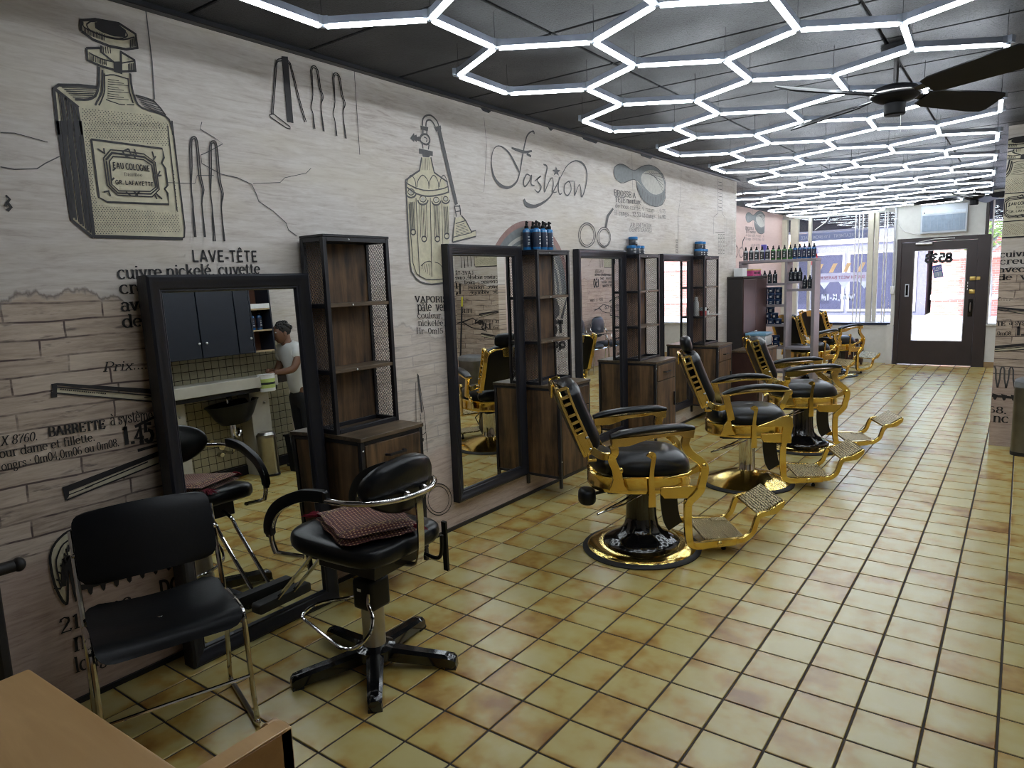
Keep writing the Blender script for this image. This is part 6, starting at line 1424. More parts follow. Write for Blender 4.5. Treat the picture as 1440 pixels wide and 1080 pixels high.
    for i in range(L):
        n_, d = nrm(i)
        w = .205 * (1.0 if i < L - 5 else math.cos((i - L + 5) / 5 * 1.05))
        rings.append([tuple(pp[i] + n_ * -(.030 + .018 * math.cos(a)) + Vector((0, w * math.sin(a), 0))) for a in [(-PI / 2 + PI * j / 10) for j in range(11)]])
    sh.ring_loft(rings, False, False).build('back_shell', M['vinyl'], t, smooth=60)
    rim = [pp[i] + nrm(i)[0] * -.030 + Vector((0, -.205 * (1.0 if i < L - 5 else math.cos((i - L + 5) / 5 * 1.05)), 0)) for i in range(L)]
    rim = rim + [Vector((p.x, -p.y, p.z)) for p in rim[::-1]]
    MB().tube(rim, .011, 7).build('shell_rim', G, t)
    n_, d = nrm(L - 1)
    MB().prism([(-.056, -.018), (.056, -.018), (.07, .06), (0, .075), (-.07, .06)], -.006, .006).xf(Matrix.Translation((pp[-3].x - .056, 0, pp[-3].z - .03)) @ Matrix.Rotation(PI / 2, 4, 'Z')).build('shell_crest', G, t, bevel=.002)
    if headrest:
        MB().tube([(-.462, 0, .99), (-.478, 0, 1.06)], 0, sq=(.012, .05)).build('headrest_post', G, t)
        MB().ell((0, 0, 0), .042, .115, .062, 16, 10, .55).xf(Matrix.Translation((-.455, 0, 1.075)) @ Matrix.Rotation(R(-14), 4, 'Y')).build('headrest', M['vinyl'], t, smooth=60)
    # arms, front legs and footrest carrier
    for s in (-1, 1):
        y = s * .288
        a0, a1 = (-.228, .752), (.226, .784)
        ap = MB(); rings = []
        for k in range(9):
            q = k / 8; x = a0[0] + (a1[0] - a0[0]) * q
            z = a0[1] + (a1[1] - a0[1]) * q + (.012 * math.sin(PI * q) if not scroll else .030 * math.sin(PI * q) - .006)
            w = .040 * (1 if 0 < k < 8 else .78) * (1.0 - .12 * (q - .5))
            h = .017 * (1 if 0 < k < 8 else .6)
            rings.append([(x, y + w * math.copysign(abs(math.cos(a)) ** .6, math.cos(a)), z - .020 + h * (1.0 + math.sin(a)) ) for a in [2 * PI * j / 14 for j in range(14)]])
        ap.ring_loft(rings).build('arm_pad', M['vinyl'], t, smooth=60)
        br = MB()
        if scroll:
            br.tube(cr([(a0[0] - .012, y, .728), (-.06, y, .752), (.10, y, .762), (.245, y, .758)], 4), 0, sq=(.070, .014))
            br.tube(cr([(-.205, y, .725), (-.190, y, .66), (-.175, y, .60), (-.165, y, .545)], 3), 0, sq=(.048, .028), up=(0, 1, 0))
            br.tube(cr([(.225, y, .75), (.205, y, .70), (.185, y, .655), (.195, y * .97, .63)], 3), 0, sq=(.036, .026), up=(0, 1, 0))
        else:
            br.prism([(-.226, .738), (-.222, .690), (-.13, .694), (-.02, .728), (.14, .744), (.165, .726), (.218, .722), (.224, .768), (0, .752)], y - .030, y + .030)
            br.tube(cr([(-.215, y, .70), (-.205, y, .655), (-.222, y * .96, .62), (-.20, y * .94, .56), (-.19, y * .93, .50)], 3), 0, sq=(.044, .026), up=(0, 1, 0))
        br.build('arm_bracket', G, t, bevel=.003)
        # link from back hinge to arm
        MB().tube(cr([(-.318, s * .240, .662), (-.285, s * .262, .640), (-.25, s * .275, .632), (-.205, s * .282, .640)], 3), 0, sq=(.040, .020), up=(0, 1, 0)).build('back_link', G, t, bevel=.002)
        MB().prism([(-.235, .43), (-.215, .500), (-.185, .545), (-.165, .545), (-.150, .47), (-.13, .43)], s * .245, s * .272).build('arm_foot', G, t, bevel=.004)
        MB().ell((-.172, s * .268, .548), .018, .014, .018, 10, 6).build('arm_bolt', G, t)
        leg = MB()
        if scroll:
            leg.prism([(.02, .495), (.20, .565), (.235, .575), (.262, .555), (.268, .50), (.25, .40), (.215, .345), (.19, .345), (.19, .43), (.20, .49)], s * .245, s * .275)
        else:
            leg.tube(cr([(.192, y, .735), (.178, y, .685), (.205, y * .99, .635), (.270, y * .96, .580), (.292, y * .94, .535), (.278, y * .92, .455), (.268, y * .90, .410), (.215, y * .88, .352), (.205, y * .86, .325)], 4), 0, sq=(.044, .026), up=(0, 1, 0))
            leg.ell((.283, s * .288, .560), .016, .014, .016, 10, 6)
            leg.prism([(.06, .490), (.20, .492), (.29, .53), (.275, .57), (.20, .515)], s * .236, s * .262)
        leg.build('front_leg', G, t, bevel=.003)
        fb = MB().tube(cr([(.208, s * .245, .36), (.206, s * .244, .28), (.210, s * .24, .18), (.222, s * .236, .105), (.27, s * .225, .082), (.36, s * .205, .080), (.50, s * .185, .080)], 4), 0, sq=(.042, .028), up=(0, 1, 0))
        fb.build('footrest_bar', G, t, bevel=.003)
        MB().tube(cr([(.47, s * .182, .082), (.545, s * .180, .086), (.598, s * .178, .125), (.618, s * .176, .180), (.640, s * .174, .222), (.70, s * .172, .236)], 4), 0, sq=(.032, .024), up=(0, 1, 0)).build('plate_bracket', G, t, bevel=.003)
        MB().ell((.40, s * .205, .080), .020, .020, .020, 10, 6).build('footrest_bolt', G, t)
    ll = MB().tube(cr([(.17, 0, .365), (.165, 0, .28), (.18, 0, .17), (.205, 0, .12)], 3), 0, sq=(.10, .014))
    ll.build('calf_strap', M['black_metal'], t)
    MB().prism([(.325, .086), (.565, .078), (.565, .092), (.325, .100)], -.172, .172).build('foot_plate', M['gold_tread'], t, bevel=.002)
    for y in (-.14, .14):
        MB().box(.46, .56, y - .03, y + .03, .090, .100).build('toe_strip', M['gold_tread'], t, bevel=.003)
    up = MB().prism([(.640, .212), (.650, .205), (.742, .222), (.785, .262), (.792, .296), (.784, .300)], -.170, .170)
    up = up.build('step_plate', G, t, bevel=.003)
    d = Vector((.784 - .640, 0, .300 - .214)); nn = Vector((-d.z, 0, d.x)).normalized() * .006
    a, b = Vector((.644, 0, .2175)) + nn * .2, Vector((.782, 0, .2995)) + nn * .2
    MB().prism([(a.x, a.z), (b.x, b.z), (b.x + nn.x, b.z + nn.z), (a.x + nn.x, a.z + nn.z)], -.158, .158).build('step_tread', M['gold_tread'], up)
    MB().lathe([(.012, 0.002), (.014, .004), (.014, .02), (.008, .022), (.008, .078)], 10, (.46, -.10)).build('stopper', M['rubber'], t)
    # side recline lever
    y = -.280
    lv = MB().tube(cr([(-.018, y, .618), (-.006, y, .632), (.010, y, .624), (.006, y, .60), (-.004, y, .52), (-.002, y, .42), (-.002, y, .338)], 4), 0,
                   sq=[(.032, .018)] * 8 + [(.024, .014)] * 9 + [(.030, .014)] * 4 + [(.038, .014)] * 4, up=(0, 1, 0))
    lv.build('recline_lever', G, t, bevel=.003)
    return t
c1 = barber_chair('black', False, False)
c1.location = (1.17, 1.64, 0); c1.rotation_euler = (0, 0, .673)
c1['label'] = 'nearest gold and black barber chair, on a black flared pedestal'
c1['group'] = 'gold barber chairs'
c2 = barber_chair('chrome', True, True)
c2.location = (1.28, 3.25, 0); c2.rotation_euler = (0, 0, .484)
c2['label'] = 'gold barber chair with a headrest, on a chrome column and gold dish base'
c2['group'] = 'gold barber chairs'
dup(c1, (1.36, 4.60, 0), .475, 'gold barber chair behind the one with the headrest, its footplate over the sunlit tiles', 'gold barber chairs')
dup(c1, (.50, 8.40, 0), 1.10, 'gold barber chair half hidden behind the product shelf post', 'gold barber chairs')
dup(c1, (.62, 9.55, 0), 1.03, 'farthest gold barber chair, close to the front window sill', 'gold barber chairs')

# ------------------------------------------------------------ black swivel styling chair
def styling_chair():
    t = thing('styling_chair', 'black swivel styling chair with chrome arms and a folded red cloth on its seat', 'chair', (.790, -.125, 0), R(183))
    hub = MB().lathe([(.075, .035), (.085, .05), (.085, .085), (.06, .095), (.05, .098)], 24).build('base_hub', M['gloss_black'], t)
    for k in range(5):
        a = R(28.6 + 72 * k) - R(183)
        l_ = MB(); rings = []
        for d, w, z0, z1 in ((.05, .036, .035, .088), (.10, .036, .030, .084), (.20, .032, .022, .072), (.30, .029, .012, .062), (.338, .028, .006, .056), (.350, .024, .004, .045), (.353, .018, .004, .030)):
            rings.append([(d, -w, z0), (d, w, z0), (d, w, z1 - .012), (d, w * .55, z1), (d, -w * .55, z1), (d, -w, z1 - .012)])
        l_.ring_loft(rings).xf(Matrix.Rotation(a, 4, 'Z')).build('base_leg', M['gloss_black'], t, smooth=35)
        MB().box(.305, .350, -.027, .027, 0, .012).xf(Matrix.Rotation(a, 4, 'Z')).build('glide', M['rubber'], t)
    MB().lathe([(.050, .09), (.047, .095), (.047, .275)], 24).build('column', M['steel'], t)
    MB().box(-.055, .055, -.058, .058, .262, .392).build('pump_cover', M['plastic_black'], t, bevel=.018, seg=3)
    MB().box(.0, .022, .0582, .0592, .345, .357).build('cover_sticker', M['white_plastic'], t)
    MB().lathe([(.030, .39), (.030, .41), (.05, .415), (.05, .460)], 14).build('swivel_post', M['black_metal'], t)
    # foot-pump hoop: runs out from the cover, round the near side and back
    hoop = [(.045, -.050, .33), (.10, -.06, .27), (.17, -.03, .245), (.235, .03, .24), (.265, .10, .235), (.245, .165, .225), (.17, .175, .205), (.08, .185, .185), (-.02, .195, .170), (-.085, .175, .185), (-.11, .13, .225), (-.085, .085, .265), (-.045, .066, .30), (-.040, .055, .345)]
    MB().tube(cr(hoop, 5), .0075, 8).build('pump_hoop', M['chrome'], t)
    # seat
    O = []
    for k in range(32):
        a = 2 * PI * k / 32; c, s = math.cos(a), math.sin(a)
        O.append((.262 * math.copysign(abs(c) ** .38, c) + .01, .230 * math.copysign(abs(s) ** .42, s)))
    rings = []
    for sc_, z in ((.84, .530), (.95, .534), (.99, .548), (1.0, .566), (.985, .590), (.94, .602), (.80, .606), (.5, .600), (.02, .597)):
        rings.append([(x * sc_, y * sc_, z + .016 * (x / .27) ** 2 * (1 if x > 0 else .3)) for x, y in O])
    MB().ring_loft(rings).build('seat', M['vinyl'], t, smooth=60)
    MB().box(-.16, .16, -.13, .13, .455, .533).build('seat_plate', M['black_metal'], t, bevel=.004)
    # backrest ellipse
    bk = MB(); rings = []
    for sc_, x in ((.55, -.036), (.90, -.032), (.985, -.020), (1.0, 0), (.985, .020), (.90, .032), (.60, .040), (.02, .044)):
        rings.append([(x + (.05 * (math.cos(a) * sc_) ** 2), .192 * sc_ * math.cos(a), .112 * sc_ * math.sin(a)) for a in [2 * PI * j / 36 for j in range(36)]])
    bk.ring_loft(rings).xf(Matrix.Translation((-.225, 0, .822)) @ Matrix.Rotation(R(-8), 4, 'Y'))
    bk.build('backrest', M['vinyl'], t, smooth=60)
    # chrome band: arm end, up and round the back to the other arm end
    half = [(.290, .232, .520), (.308, .234, .57), (.302, .236, .635), (.262, .236, .695), (.20, .236, .738), (.10, .236, .778), (-.02, .236, .790), (-.13, .224, .790), (-.22, .18, .790), (-.275, .10, .790), (-.290, .04, .790)]
    band = cr(half, 5)
    full = band + [Vector((p.x, -p.y, p.z)) for p in band[::-1]]
    MB().tube(full, .0115, 10).build('arm_band', M['chrome'], t)
    for s in (-1, 1):
        pad = MB(); P = cr([(x, s * y, z) for x, y, z in ((.318, .234, .585), (.312, .236, .645), (.272, .236, .706), (.205, .236, .752), (.10, .236, .792), (.0, .236, .806), (-.045, .236, .805))], 5)
        pad.tube(P, 0, sq=[(.046 if 1 < i < len(P) - 2 else .036, .026 if 1 < i < len(P) - 2 else .016) for i in range(len(P))], up=None)
        pad.build('arm_pad', M['vinyl_soft'], t, bevel=.007, seg=2)
        MB().tube([(.290, s * .232, .523), (.275, s * .215, .515), (.20, s * .17, .500)], .010, 8).build('arm_bracket', M['chrome'], t)
    MB().tube(cr([(-.288, 0, .800), (-.292, 0, .72), (-.290, 0, .60), (-.280, 0, .53), (-.25, 0, .495), (-.15, 0, .487)], 4), 0, sq=(.034, .008), up=(1, 0, 0)).build('rear_upright', M['chrome'], t)
    for y_, nm in ((.05, 0), (-.05, 1)): MB().ell((-.272, y_, .80), .02, .014, .014).build('back_bolt', M['chrome'], t)
    MB().tube(cr([(-.20, -.10, .50), (-.29, -.09, .495), (-.32, -.085, .53), (-.325, -.085, .60)], 4), .008, 7).build('recline_hook', M['plastic_black'], t)
    # T footrest
    for s in (-1, 1):
        MB().tube(cr([(.20, s * .045, .497), (.28, s * .045, .470), (.34, s * .045, .40), (.56, s * .045, .185), (.585, s * .045, .165)], 4), .0095, 8).build('footrest_tube', M['chrome'], t)
    fb = MB().tube([(.590, -.150, .165), (.590, -.140, .165), (.590, .140, .165), (.590, .150, .165)], 0, sq=[(.05, .03), (.062, .046), (.062, .046), (.05, .03)])
    fb.build('footrest_bar', M['rubber'], t, bevel=.008, seg=2)
    MB().tube([(-.27, -.17, .62), (-.262, -.18, .50), (-.255, -.19, .40)], 0, sq=(.022, .012)).build('recline_handle', M['plastic_black'], t)
    return t
styling_chair()

def cloth_mat():
    m = N('woven_red_cloth')
    o = m.obj()
    v = m.n('TexVoronoi', Scale=70.0); v.voronoi_dimensions = '2D'; v.feature = 'F1'
    v.inputs['Randomness'].default_value = 0.12
    m.l(m.mapping(o, (1, 1, 1)), v.inputs['Vector'])
    dots = m.ramp(v.outputs['Distance'], [(0.16, 1.0), (0.28, 0.0)])
    sp = m.n('SeparateXYZ'); m.l(o, sp.inputs[0])
    band = m.ramp(sp.outputs[0], [(0.0, 0.0), (0.5, 0.0)])
    base = m.mix(m.noise(o, 30, 3), (0.045, 0.003, 0.006), (0.13, 0.010, 0.010))
    bandm = m.math('MULTIPLY', m.math('GREATER_THAN', m.math('ABSOLUTE', sp.outputs[0]), 0.118), m.math('LESS_THAN', m.math('ABSOLUTE', sp.outputs[0]), 0.152))
    c = m.mix(dots, base, (0.66, 0.40, 0.20))
    ws = m.n('TexVoronoi', Scale=90.0); m.l(o, ws.inputs['Vector'])
    gb = m.ramp(ws.outputs['Distance'], [(0.25, (0.50, 0.33, 0.12)), (0.5, (0.08, 0.012, 0.012))])
    c = m.mix(bandm, c, gb)
    m.l(c, m.b.inputs['Base Color']); m.val('Roughness', 0.95); m.val('Sheen Weight', 0.3)
    m.bump(v.outputs['Distance'], 0.6, 0.004)
    return m.m
M['cloth'] = cloth_mat()
def cloth_layer(w, d, z, th, seed, puff):
    r = random.Random(seed); mb = MB(); n = 14
    top, bot = [], []
    for lay, arr in ((1, top), (0, bot)):
        for i in range(n + 1):
            for j in range(n + 1):
                x, y = (i / n - .5) * w, (j / n - .5) * d
                e = min(i, j, n - i, n - j) / 2.0
                k = min(1, e) ** .5
                hh = th * (.5 + .5 * k) if lay else th * (.5 - .5 * k)
                hh += puff * math.sin(x * 17 + seed) * math.cos(y * 14) * k
                arr.append((x + .004 * math.sin(y * 40), y + .004 * math.sin(x * 37), z + hh))
    N_ = n + 1
    fs = [(i * N_ + j, (i + 1) * N_ + j, (i + 1) * N_ + j + 1, i * N_ + j + 1) for i in range(n) for j in range(n)]
    o = len(top)
    fs += [(o + i * N_ + j, o + i * N_ + j + 1, o + (i + 1) * N_ + j + 1, o + (i + 1) * N_ + j) for i in range(n) for j in range(n)]
    border = [(i, 0) for i in range(n)] + [(n, j) for j in range(n)] + [(i, n) for i in range(n, 0, -1)] + [(0, j) for j in range(n, 0, -1)]
    for k in range(len(border)):
        a = border[k]; b = border[(k + 1) % len(border)]
        fs.append((a[0] * N_ + a[1], o + a[0] * N_ + a[1], o + b[0] * N_ + b[1], b[0] * N_ + b[1]))
    return mb.add(top + bot, fs)
t = thing('folded_cloth', 'folded dark red woven cloth with gold pattern and tassels on the swivel chair', 'cloth', (.800, -.135, .612), R(-24))
cloth_layer(.40, .32, 0.0, .024, 3, .003).build('lower_fold', M['cloth'], t, smooth=70)
cloth_layer(.385, .305, .024, .026, 5, .004).build('upper_fold', M['cloth'], t, smooth=70)
TAS = plain('tassel_red', (0.20, 0.008, 0.025), 0.9)
def tassel(x, y, z, dx, dy, n=46, l=.075):
    mb = MB(); r = random.Random(int(x * 1000) + 7)
    for k in range(n):
        a = r.uniform(-.55, .55); ll = l * r.uniform(.6, 1.1); b = math.atan2(dy, dx) + a
        p0 = (x + r.uniform(-.012, .012), y + r.uniform(-.012, .012), z + r.uniform(-.004, .010))
        p1 = (x + ll * .6 * math.cos(b), y + ll * .6 * math.sin(b), z + r.uniform(-.006, .012))
        p2 = (x + ll * math.cos(b), y + ll * math.sin(b), z - .014 + r.uniform(0, .012))
        mb.tube([p0, p1, p2], [.0022, .0020, .0010], 4)
    return mb
tassel(-.198, -.14, .020, -1, -.5).build('tassel', TAS, t, kind='stuff')
tassel(.192, .14, .030, 1, .3, 30, .05).build('tassel', TAS, t, kind='stuff')
tassel(-.15, .15, .030, -.5, 1, 24, .05).build('tassel', TAS, t, kind='stuff')

# ------------------------------------------------------------ black shell chair with chrome sled legs
def shell_chair():
    t = thing('shell_chair', 'black plastic shell chair with thin chrome legs, its back against the wall print', 'chair', (.488, -.832, 0), R(-17.6))
    w = .235
    def sheet(path, hw, th, crown=0.0, round_=.05, sag=0.0):
        P = cr([(x, 0, z) for x, z in path], 4); n = len(P); mb = MB(); up, dn = [], []; m_ = 16
        Ltot = sum((P[i + 1] - P[i]).length for i in range(n - 1)); acc = 0
        for i in range(n):
            if i: acc += (P[i] - P[i - 1]).length
            e = min(acc, Ltot - acc)
            h = hw - (round_ - math.sqrt(max(0, round_ ** 2 - (round_ - e) ** 2)) if e < round_ else 0)
            a, b = P[max(i - 1, 0)], P[min(i + 1, n - 1)]; d = (b - a).normalized(); nm = Vector((-d.z, 0, d.x))
            for j in range(m_ + 1):
                q = j / m_ * 2 - 1
                p = P[i] + nm * (-crown * (1 - q * q)) + Vector((0, q * h, 0))
                up.append(tuple(p + nm * th / 2)); dn.append(tuple(p - nm * th / 2))
        K = m_ + 1; o = len(up); fs = []
        for i in range(n - 1):
            for j in range(m_):
                fs.append((i * K + j, i * K + j + 1, (i + 1) * K + j + 1, (i + 1) * K + j))
                fs.append((o + i * K + j, o + (i + 1) * K + j, o + (i + 1) * K + j + 1, o + i * K + j + 1))
        bd = [(0, j) for j in range(m_)] + [(i, m_) for i in range(n - 1)] + [(n - 1, j) for j in range(m_, 0, -1)] + [(i, 0) for i in range(n - 1, 0, -1)]
        for k in range(len(bd)):
            a, b = bd[k], bd[(k + 1) % len(bd)]
            fs.append((a[0] * K + a[1], o + a[0] * K + a[1], o + b[0] * K + b[1], b[0] * K + b[1]))
        return mb.add(up + dn, fs)
    sheet([(-.185, .548), (-.197, .60), (-.215, .68), (-.240, .76), (-.262, .800)], w, .010, .030, .045).build('backrest', M['plastic_black'], t, smooth=60)
    sheet([(-.225, .452), (-.15, .440), (-.05, .432), (.06, .438), (.12, .440), (.155, .425), (.172, .395)], w - .004, .011, .016, .05).build('seat', M['plastic_black'], t, smooth=60)
    MB().ell((-.04, -.01, .4222), .006, .009, .003, 8, 5).build('seat_rivet', M['chrome'], t)
    for s in (-1, 1):
        y = s * (w + .004)
        MB().tube(cr([(-.250, y, .745), (-.205, y, .60), (-.155, y, .44), (-.150, y * 1.0, .40), (-.165, y, .25), (-.190, y, .03), (-.180, y, .012), (-.165, y, .010)], 4), .0095, 8).build('rear_leg', M['chrome'], t)
        MB().tube(cr([(-.10, y, .428), (.08, y, .432), (.122, y, .420), (.135, y, .38), (.155, y, .22), (.185, y, .03), (.18, y, .012), (.165, y, .010)], 4), .0095, 8).build('front_leg', M['chrome'], t)
        MB().tube([(-.19, y, .010), (.185, y, .010)], .0095, 8).build('sled_runner', M['steel'], t)
        MB().ell((.184, y, .018), .018, .013, .018, 10, 6).build('foot_cap', M['chrome'], t)
        MB().ell((.02, y, .43), .012, .012, .012, 8, 5).ell((-.22, y, .66), .010, .010, .012, 8, 5).build('side_bolt', M['chrome'], t)
    MB().tube([(.160, -w - .004, .19), (.160, w + .004, .19)], .0065, 8).build('cross_bar', M['chrome'], t)
    MB().tube([(-.05, -w - .002, .402), (-.05, w + .002, .402)], .008, 8).tube([(.07, -w - .002, .404), (.07, w + .002, .404)], .008, 8).build('seat_bar', M['chrome'], t)
    return t
shell_chair()

# ------------------------------------------------------------ desk corner, wooden chair, radiator
t = thing('wooden_desk', 'light beech wooden desk whose corner fills the bottom left of the view', 'desk', (1.14, -1.447, 0), R(1.5))
MB().box(0, 1.10, -.75, 0, .722, .75).build('desk_top', M['beech'], t, bevel=.006, seg=3)
for x in (.03, 1.07):
    for y in (-.03, -.72):
        MB().box(x - .022, x + .022, y - .022, y + .022, 0, .722).build('leg', M['beech_dark'], t, bevel=.004)
MB().box(.05, 1.05, -.402, -.382, .64, .722).build('apron', M['beech_dark'], t)
MB().box(.05, 1.05, -.728, -.708, .64, .722).build('apron', M['beech_dark'], t)
t = thing('wooden_chair', 'light bentwood chair side whose rounded top corner shows right of the desk', 'chair', (1.742, -1.20, 0))
MB().box(-.020, .024, -.62, 0, .02, .70).build('side_panel', M['beech_dark'], t, bevel=.004)
MB().box(-.0205, .0245, -.62, -.012, .699, .7035).build('panel_edge', M['beech'], t, bevel=.0015)
prof = cr([(.024, 0, .701), (-.01, 0, .703), (-.035, 0, .698), (-.06, 0, .668), (-.10, 0, .60), (-.16, 0, .50), (-.20, 0, .44)], 4)
MB().prism([(p.x, p.z) for p in prof] + [(-.20, .40), (.024, .40)], -.030, .0).build('curved_back', M['beech'], t, bevel=.004)
MB().box(-.24, -.021, -.58, -.035, .40, .43).build('seat', M['beech'], t, bevel=.006)
for y in (-.55, -.07): MB().box(-.235, -.20, y - .018, y + .018, 0, .40).build('leg', M['beech_dark'], t, bevel=.003)
for y in (-.55, -.07): MB().box(-.015, .018, y - .018, y + .018, 0, .021).build('foot', M['beech_dark'], t)

t = thing('radiator', 'dark iron radiator at the wall on the far left edge', 'radiator', (.025, -1.95, 0))
IRON = plain('dark_iron', (0.014, 0.012, 0.011), .5, bump=.2)
for k in range(9):
    y = k * .088
    c = MB(); rg = []
    for z, wd in ((.10, .030), (.13, .036), (.66, .036), (.70, .034), (.725, .022)):
        rg.append([(.015 + .085 * (1 + .95 * math.copysign(abs(math.cos(a)) ** .6, math.cos(a))) , y + wd * math.sin(a), z) for a in [2 * PI * j / 12 for j in range(12)]])
    c.ring_loft(rg).build('column', IRON, t)
for z in (.16, .66): MB().tube([(.09, -.03, z), (.09, .80, z)], .022, 10).build('header_pipe', IRON, t)
MB().lathe([(.016, 0), (.018, .012), (.018, .10)], 8, (.09, 0)).build('foot', IRON, t)
MB().lathe([(.016, 0), (.018, .012), (.018, .10)], 8, (.09, .704)).build('foot', IRON, t)
MB().ell((.09, .815, .66), .026, .022, .026, 10, 7).build('bleed_valve', IRON, t)
# ------------------------------------------------------------ hexagon light grid
HS, HR, HX, HY, HZ = 0.424, 0.0395, 0.678, -0.081, 2.59
def hexv(m, y):
    a, b = m * .8660254 * HS, y * HS
    return (HX + math.cos(HR) * a - math.sin(HR) * b, HY + math.sin(HR) * a + math.cos(HR) * b)
cells_ = []
for k in range(-1, 9):
    for m_ in (1, 3, 5):
        y = 2.5 + 3 * k
        if y <= 23.6 or (m_ == 1 and y < 27): cells_.append((m_, y))
    for m_ in (2, 4):
        if 0 <= k: cells_.append((m_, 1 + 3 * k))
for y in (17.5, 20.5, 23.5, 26.5): cells_.append((-1, y))
for y in (19, 22, 25): cells_.append((0, y))
edges = set(); verts_ = set()
for m_, y in cells_:
    P = [(m_ - 1, y - .5), (m_ - 1, y + .5), (m_, y + 1), (m_ + 1, y + .5), (m_ + 1, y - .5), (m_, y - 1)]
    for i in range(6):
        a, b = P[i], P[(i + 1) % 6]
        edges.add(tuple(sorted((a, b)))); verts_.update((a, b))
grid = thing('hexagon_light_grid', 'glowing white honeycomb of light tubes hung under the black ceiling', 'light', (HX, HY, HZ))
LT = HS - 0.036
tm = MB()
tm.mat(1).box(-LT / 2, LT / 2, -.013, .013, .001, .028)
sec = [(-.0115, .001), (-.0115, -.007), (-.007, -.0125), (0, -.014), (.007, -.0125), (.0115, -.007), (.0115, .001)]
tm.mat(0).ring_loft([[(-LT / 2, a, b) for a, b in sec], [(LT / 2, a, b) for a, b in sec]])
tube_me = tm.mesh('light_tube', [M['tube'], M['lamp_body']], smooth=30)
cm = MB()
for k in range(3):
    q = MB().box(.006, .028, -.0145, .0145, -.002, .030)
    q.xf(Matrix.Rotation(R(120 * k), 4, 'Z')); cm.add(q.v, q.f)
cm.lathe([(.013, -.008), (.013, .033)], 8)
cm.mat(1).lathe([(.0011, .033), (.0011, ZC - HZ - .0155)], 5)
conn_me = cm.mesh('connector', [M['clear_plastic'], M['black_metal']], smooth=30)
for a, b in sorted(edges):
    p, q = hexv(*a), hexv(*b)
    shared('light_tube', tube_me, grid, loc=((p[0] + q[0]) / 2 - HX, (p[1] + q[1]) / 2 - HY, 0), rz=math.atan2(q[1] - p[1], q[0] - p[0]))
for v in sorted(verts_):
    nb = [b if a == v else a for a, b in edges if v in (a, b)]
    p = hexv(*v); q = hexv(*nb[0])
    shared('connector', conn_me, grid, loc=(p[0] - HX, p[1] - HY, 0), rz=math.atan2(q[1] - p[1], q[0] - p[0]))
print('tubes', len(edges), 'joints', len(verts_))

# ------------------------------------------------------------ ceiling fans
def fan():
    t = thing('ceiling_fan', 'x', 'fan')
    B = plain('fan_black', (0.005, 0.005, 0.006), .55, spec=.2)
    MB().lathe([(.02, ZC - .060), (.055, ZC - .052), (.075, ZC - .03), (.078, ZC - .013)], 24).build('canopy', B, t)
    MB().lathe([(.013, 2.53), (.013, ZC - .055)], 12).build('down_rod', M['chrome'], t)
    MB().lathe([(.03, 2.545), (.06, 2.540), (.105, 2.525), (.118, 2.505), (.118, 2.485), (.10, 2.468), (.07, 2.455), (.05, 2.45)], 28).build('motor', B, t)
    MB().lathe([(.119, 2.490), (.121, 2.496), (.119, 2.502)], 28).build('motor_band', M['steel'], t)
    MB().lathe([(.050, 2.452), (.052, 2.445), (.052, 2.395), (.046, 2.388)], 20).build('switch_cup', B, t)
    MB().tube([(.03, 0, 2.39), (.032, 0, 2.30)], .0014, 5).build('pull_chain', M['steel'], t)
    for k in range(4):
        a = R(55 + 90 * k)
        mtx = Matrix.Translation((0, 0, 2.487)) @ Matrix.Rotation(a, 4, 'Z') @ Matrix.Rotation(R(-22), 4, 'X')
        P = [(.19, -.05), (.24, -.068), (.60, -.085), (.70, -.082), (.725, -.06), (.725, .06), (.70, .082), (.60, .085), (.24, .068), (.19, .05)]
        MB().prism(P, -.003, .004, 'xy').xf(mtx).build('fan_blade', B, t)
        MB().prism([(.09, -.014), (.17, -.018), (.25, -.035), (.25, .035), (.17, .018), (.09, .014)], .004, .009, 'xy').xf(mtx).build('blade_arm', M['black_metal'], t)
    return t
f1 = fan(); f1.location = (2.315, 2.35, 0); f1['label'] = 'nearer black ceiling fan hanging among the light tubes'; f1['group'] = 'black ceiling fans'
dup(f1, (2.33, 9.2, 0), R(20), 'farther black ceiling fan, in front of the air conditioner', 'black ceiling fans')

# ------------------------------------------------------------ shop front: panels, windows, door
XD0, XD1 = 1.195, 2.385
WF = M['white_paint']
ws = MB()
ws.box(X_ALC, XD0 - .01, Y_FRONT - .02, Y_FRONT + .10, -.05, .66)
ws.box(X_ALC, XD0, Y_FRONT - .02, Y_FRONT + .12, 2.56, ZC + .02)
ws.box(XD0 - .11, XD0 - .012, Y_DOOR + .02, Y_FRONT + .10, -.05, .66)
ws.box(XD0 - .06, XD0, Y_DOOR + .02, Y_FRONT + .10, .66, ZC + .02)
ws.box(XD0, XD1 + .005, Y_DOOR, Y_DOOR + .10, 2.075, ZC + .02)
ws.box(XD1 + .09, X_R, Y_DOOR + .02, Y_DOOR + .12, -.05, .66)
ws.box(XD1 + .05, X_R, Y_DOOR + .02, Y_DOOR + .12, 2.60, ZC + .02)
ws.build('wall_front', WF, kind='structure', smooth=0)
TAN = plain('tan_tile', (0.36, 0.24, 0.12), .4)
MB().box(X_ALC, XD0 - .012, Y_FRONT - .035, Y_FRONT - .02, 0, .085).build('baseboard_front', TAN, kind='structure', bevel=.002)
MB().box(XD1 + .09, X_R, Y_DOOR + .005, Y_DOOR + .02, 0, .085).build('baseboard_right', TAN, kind='structure', bevel=.002)
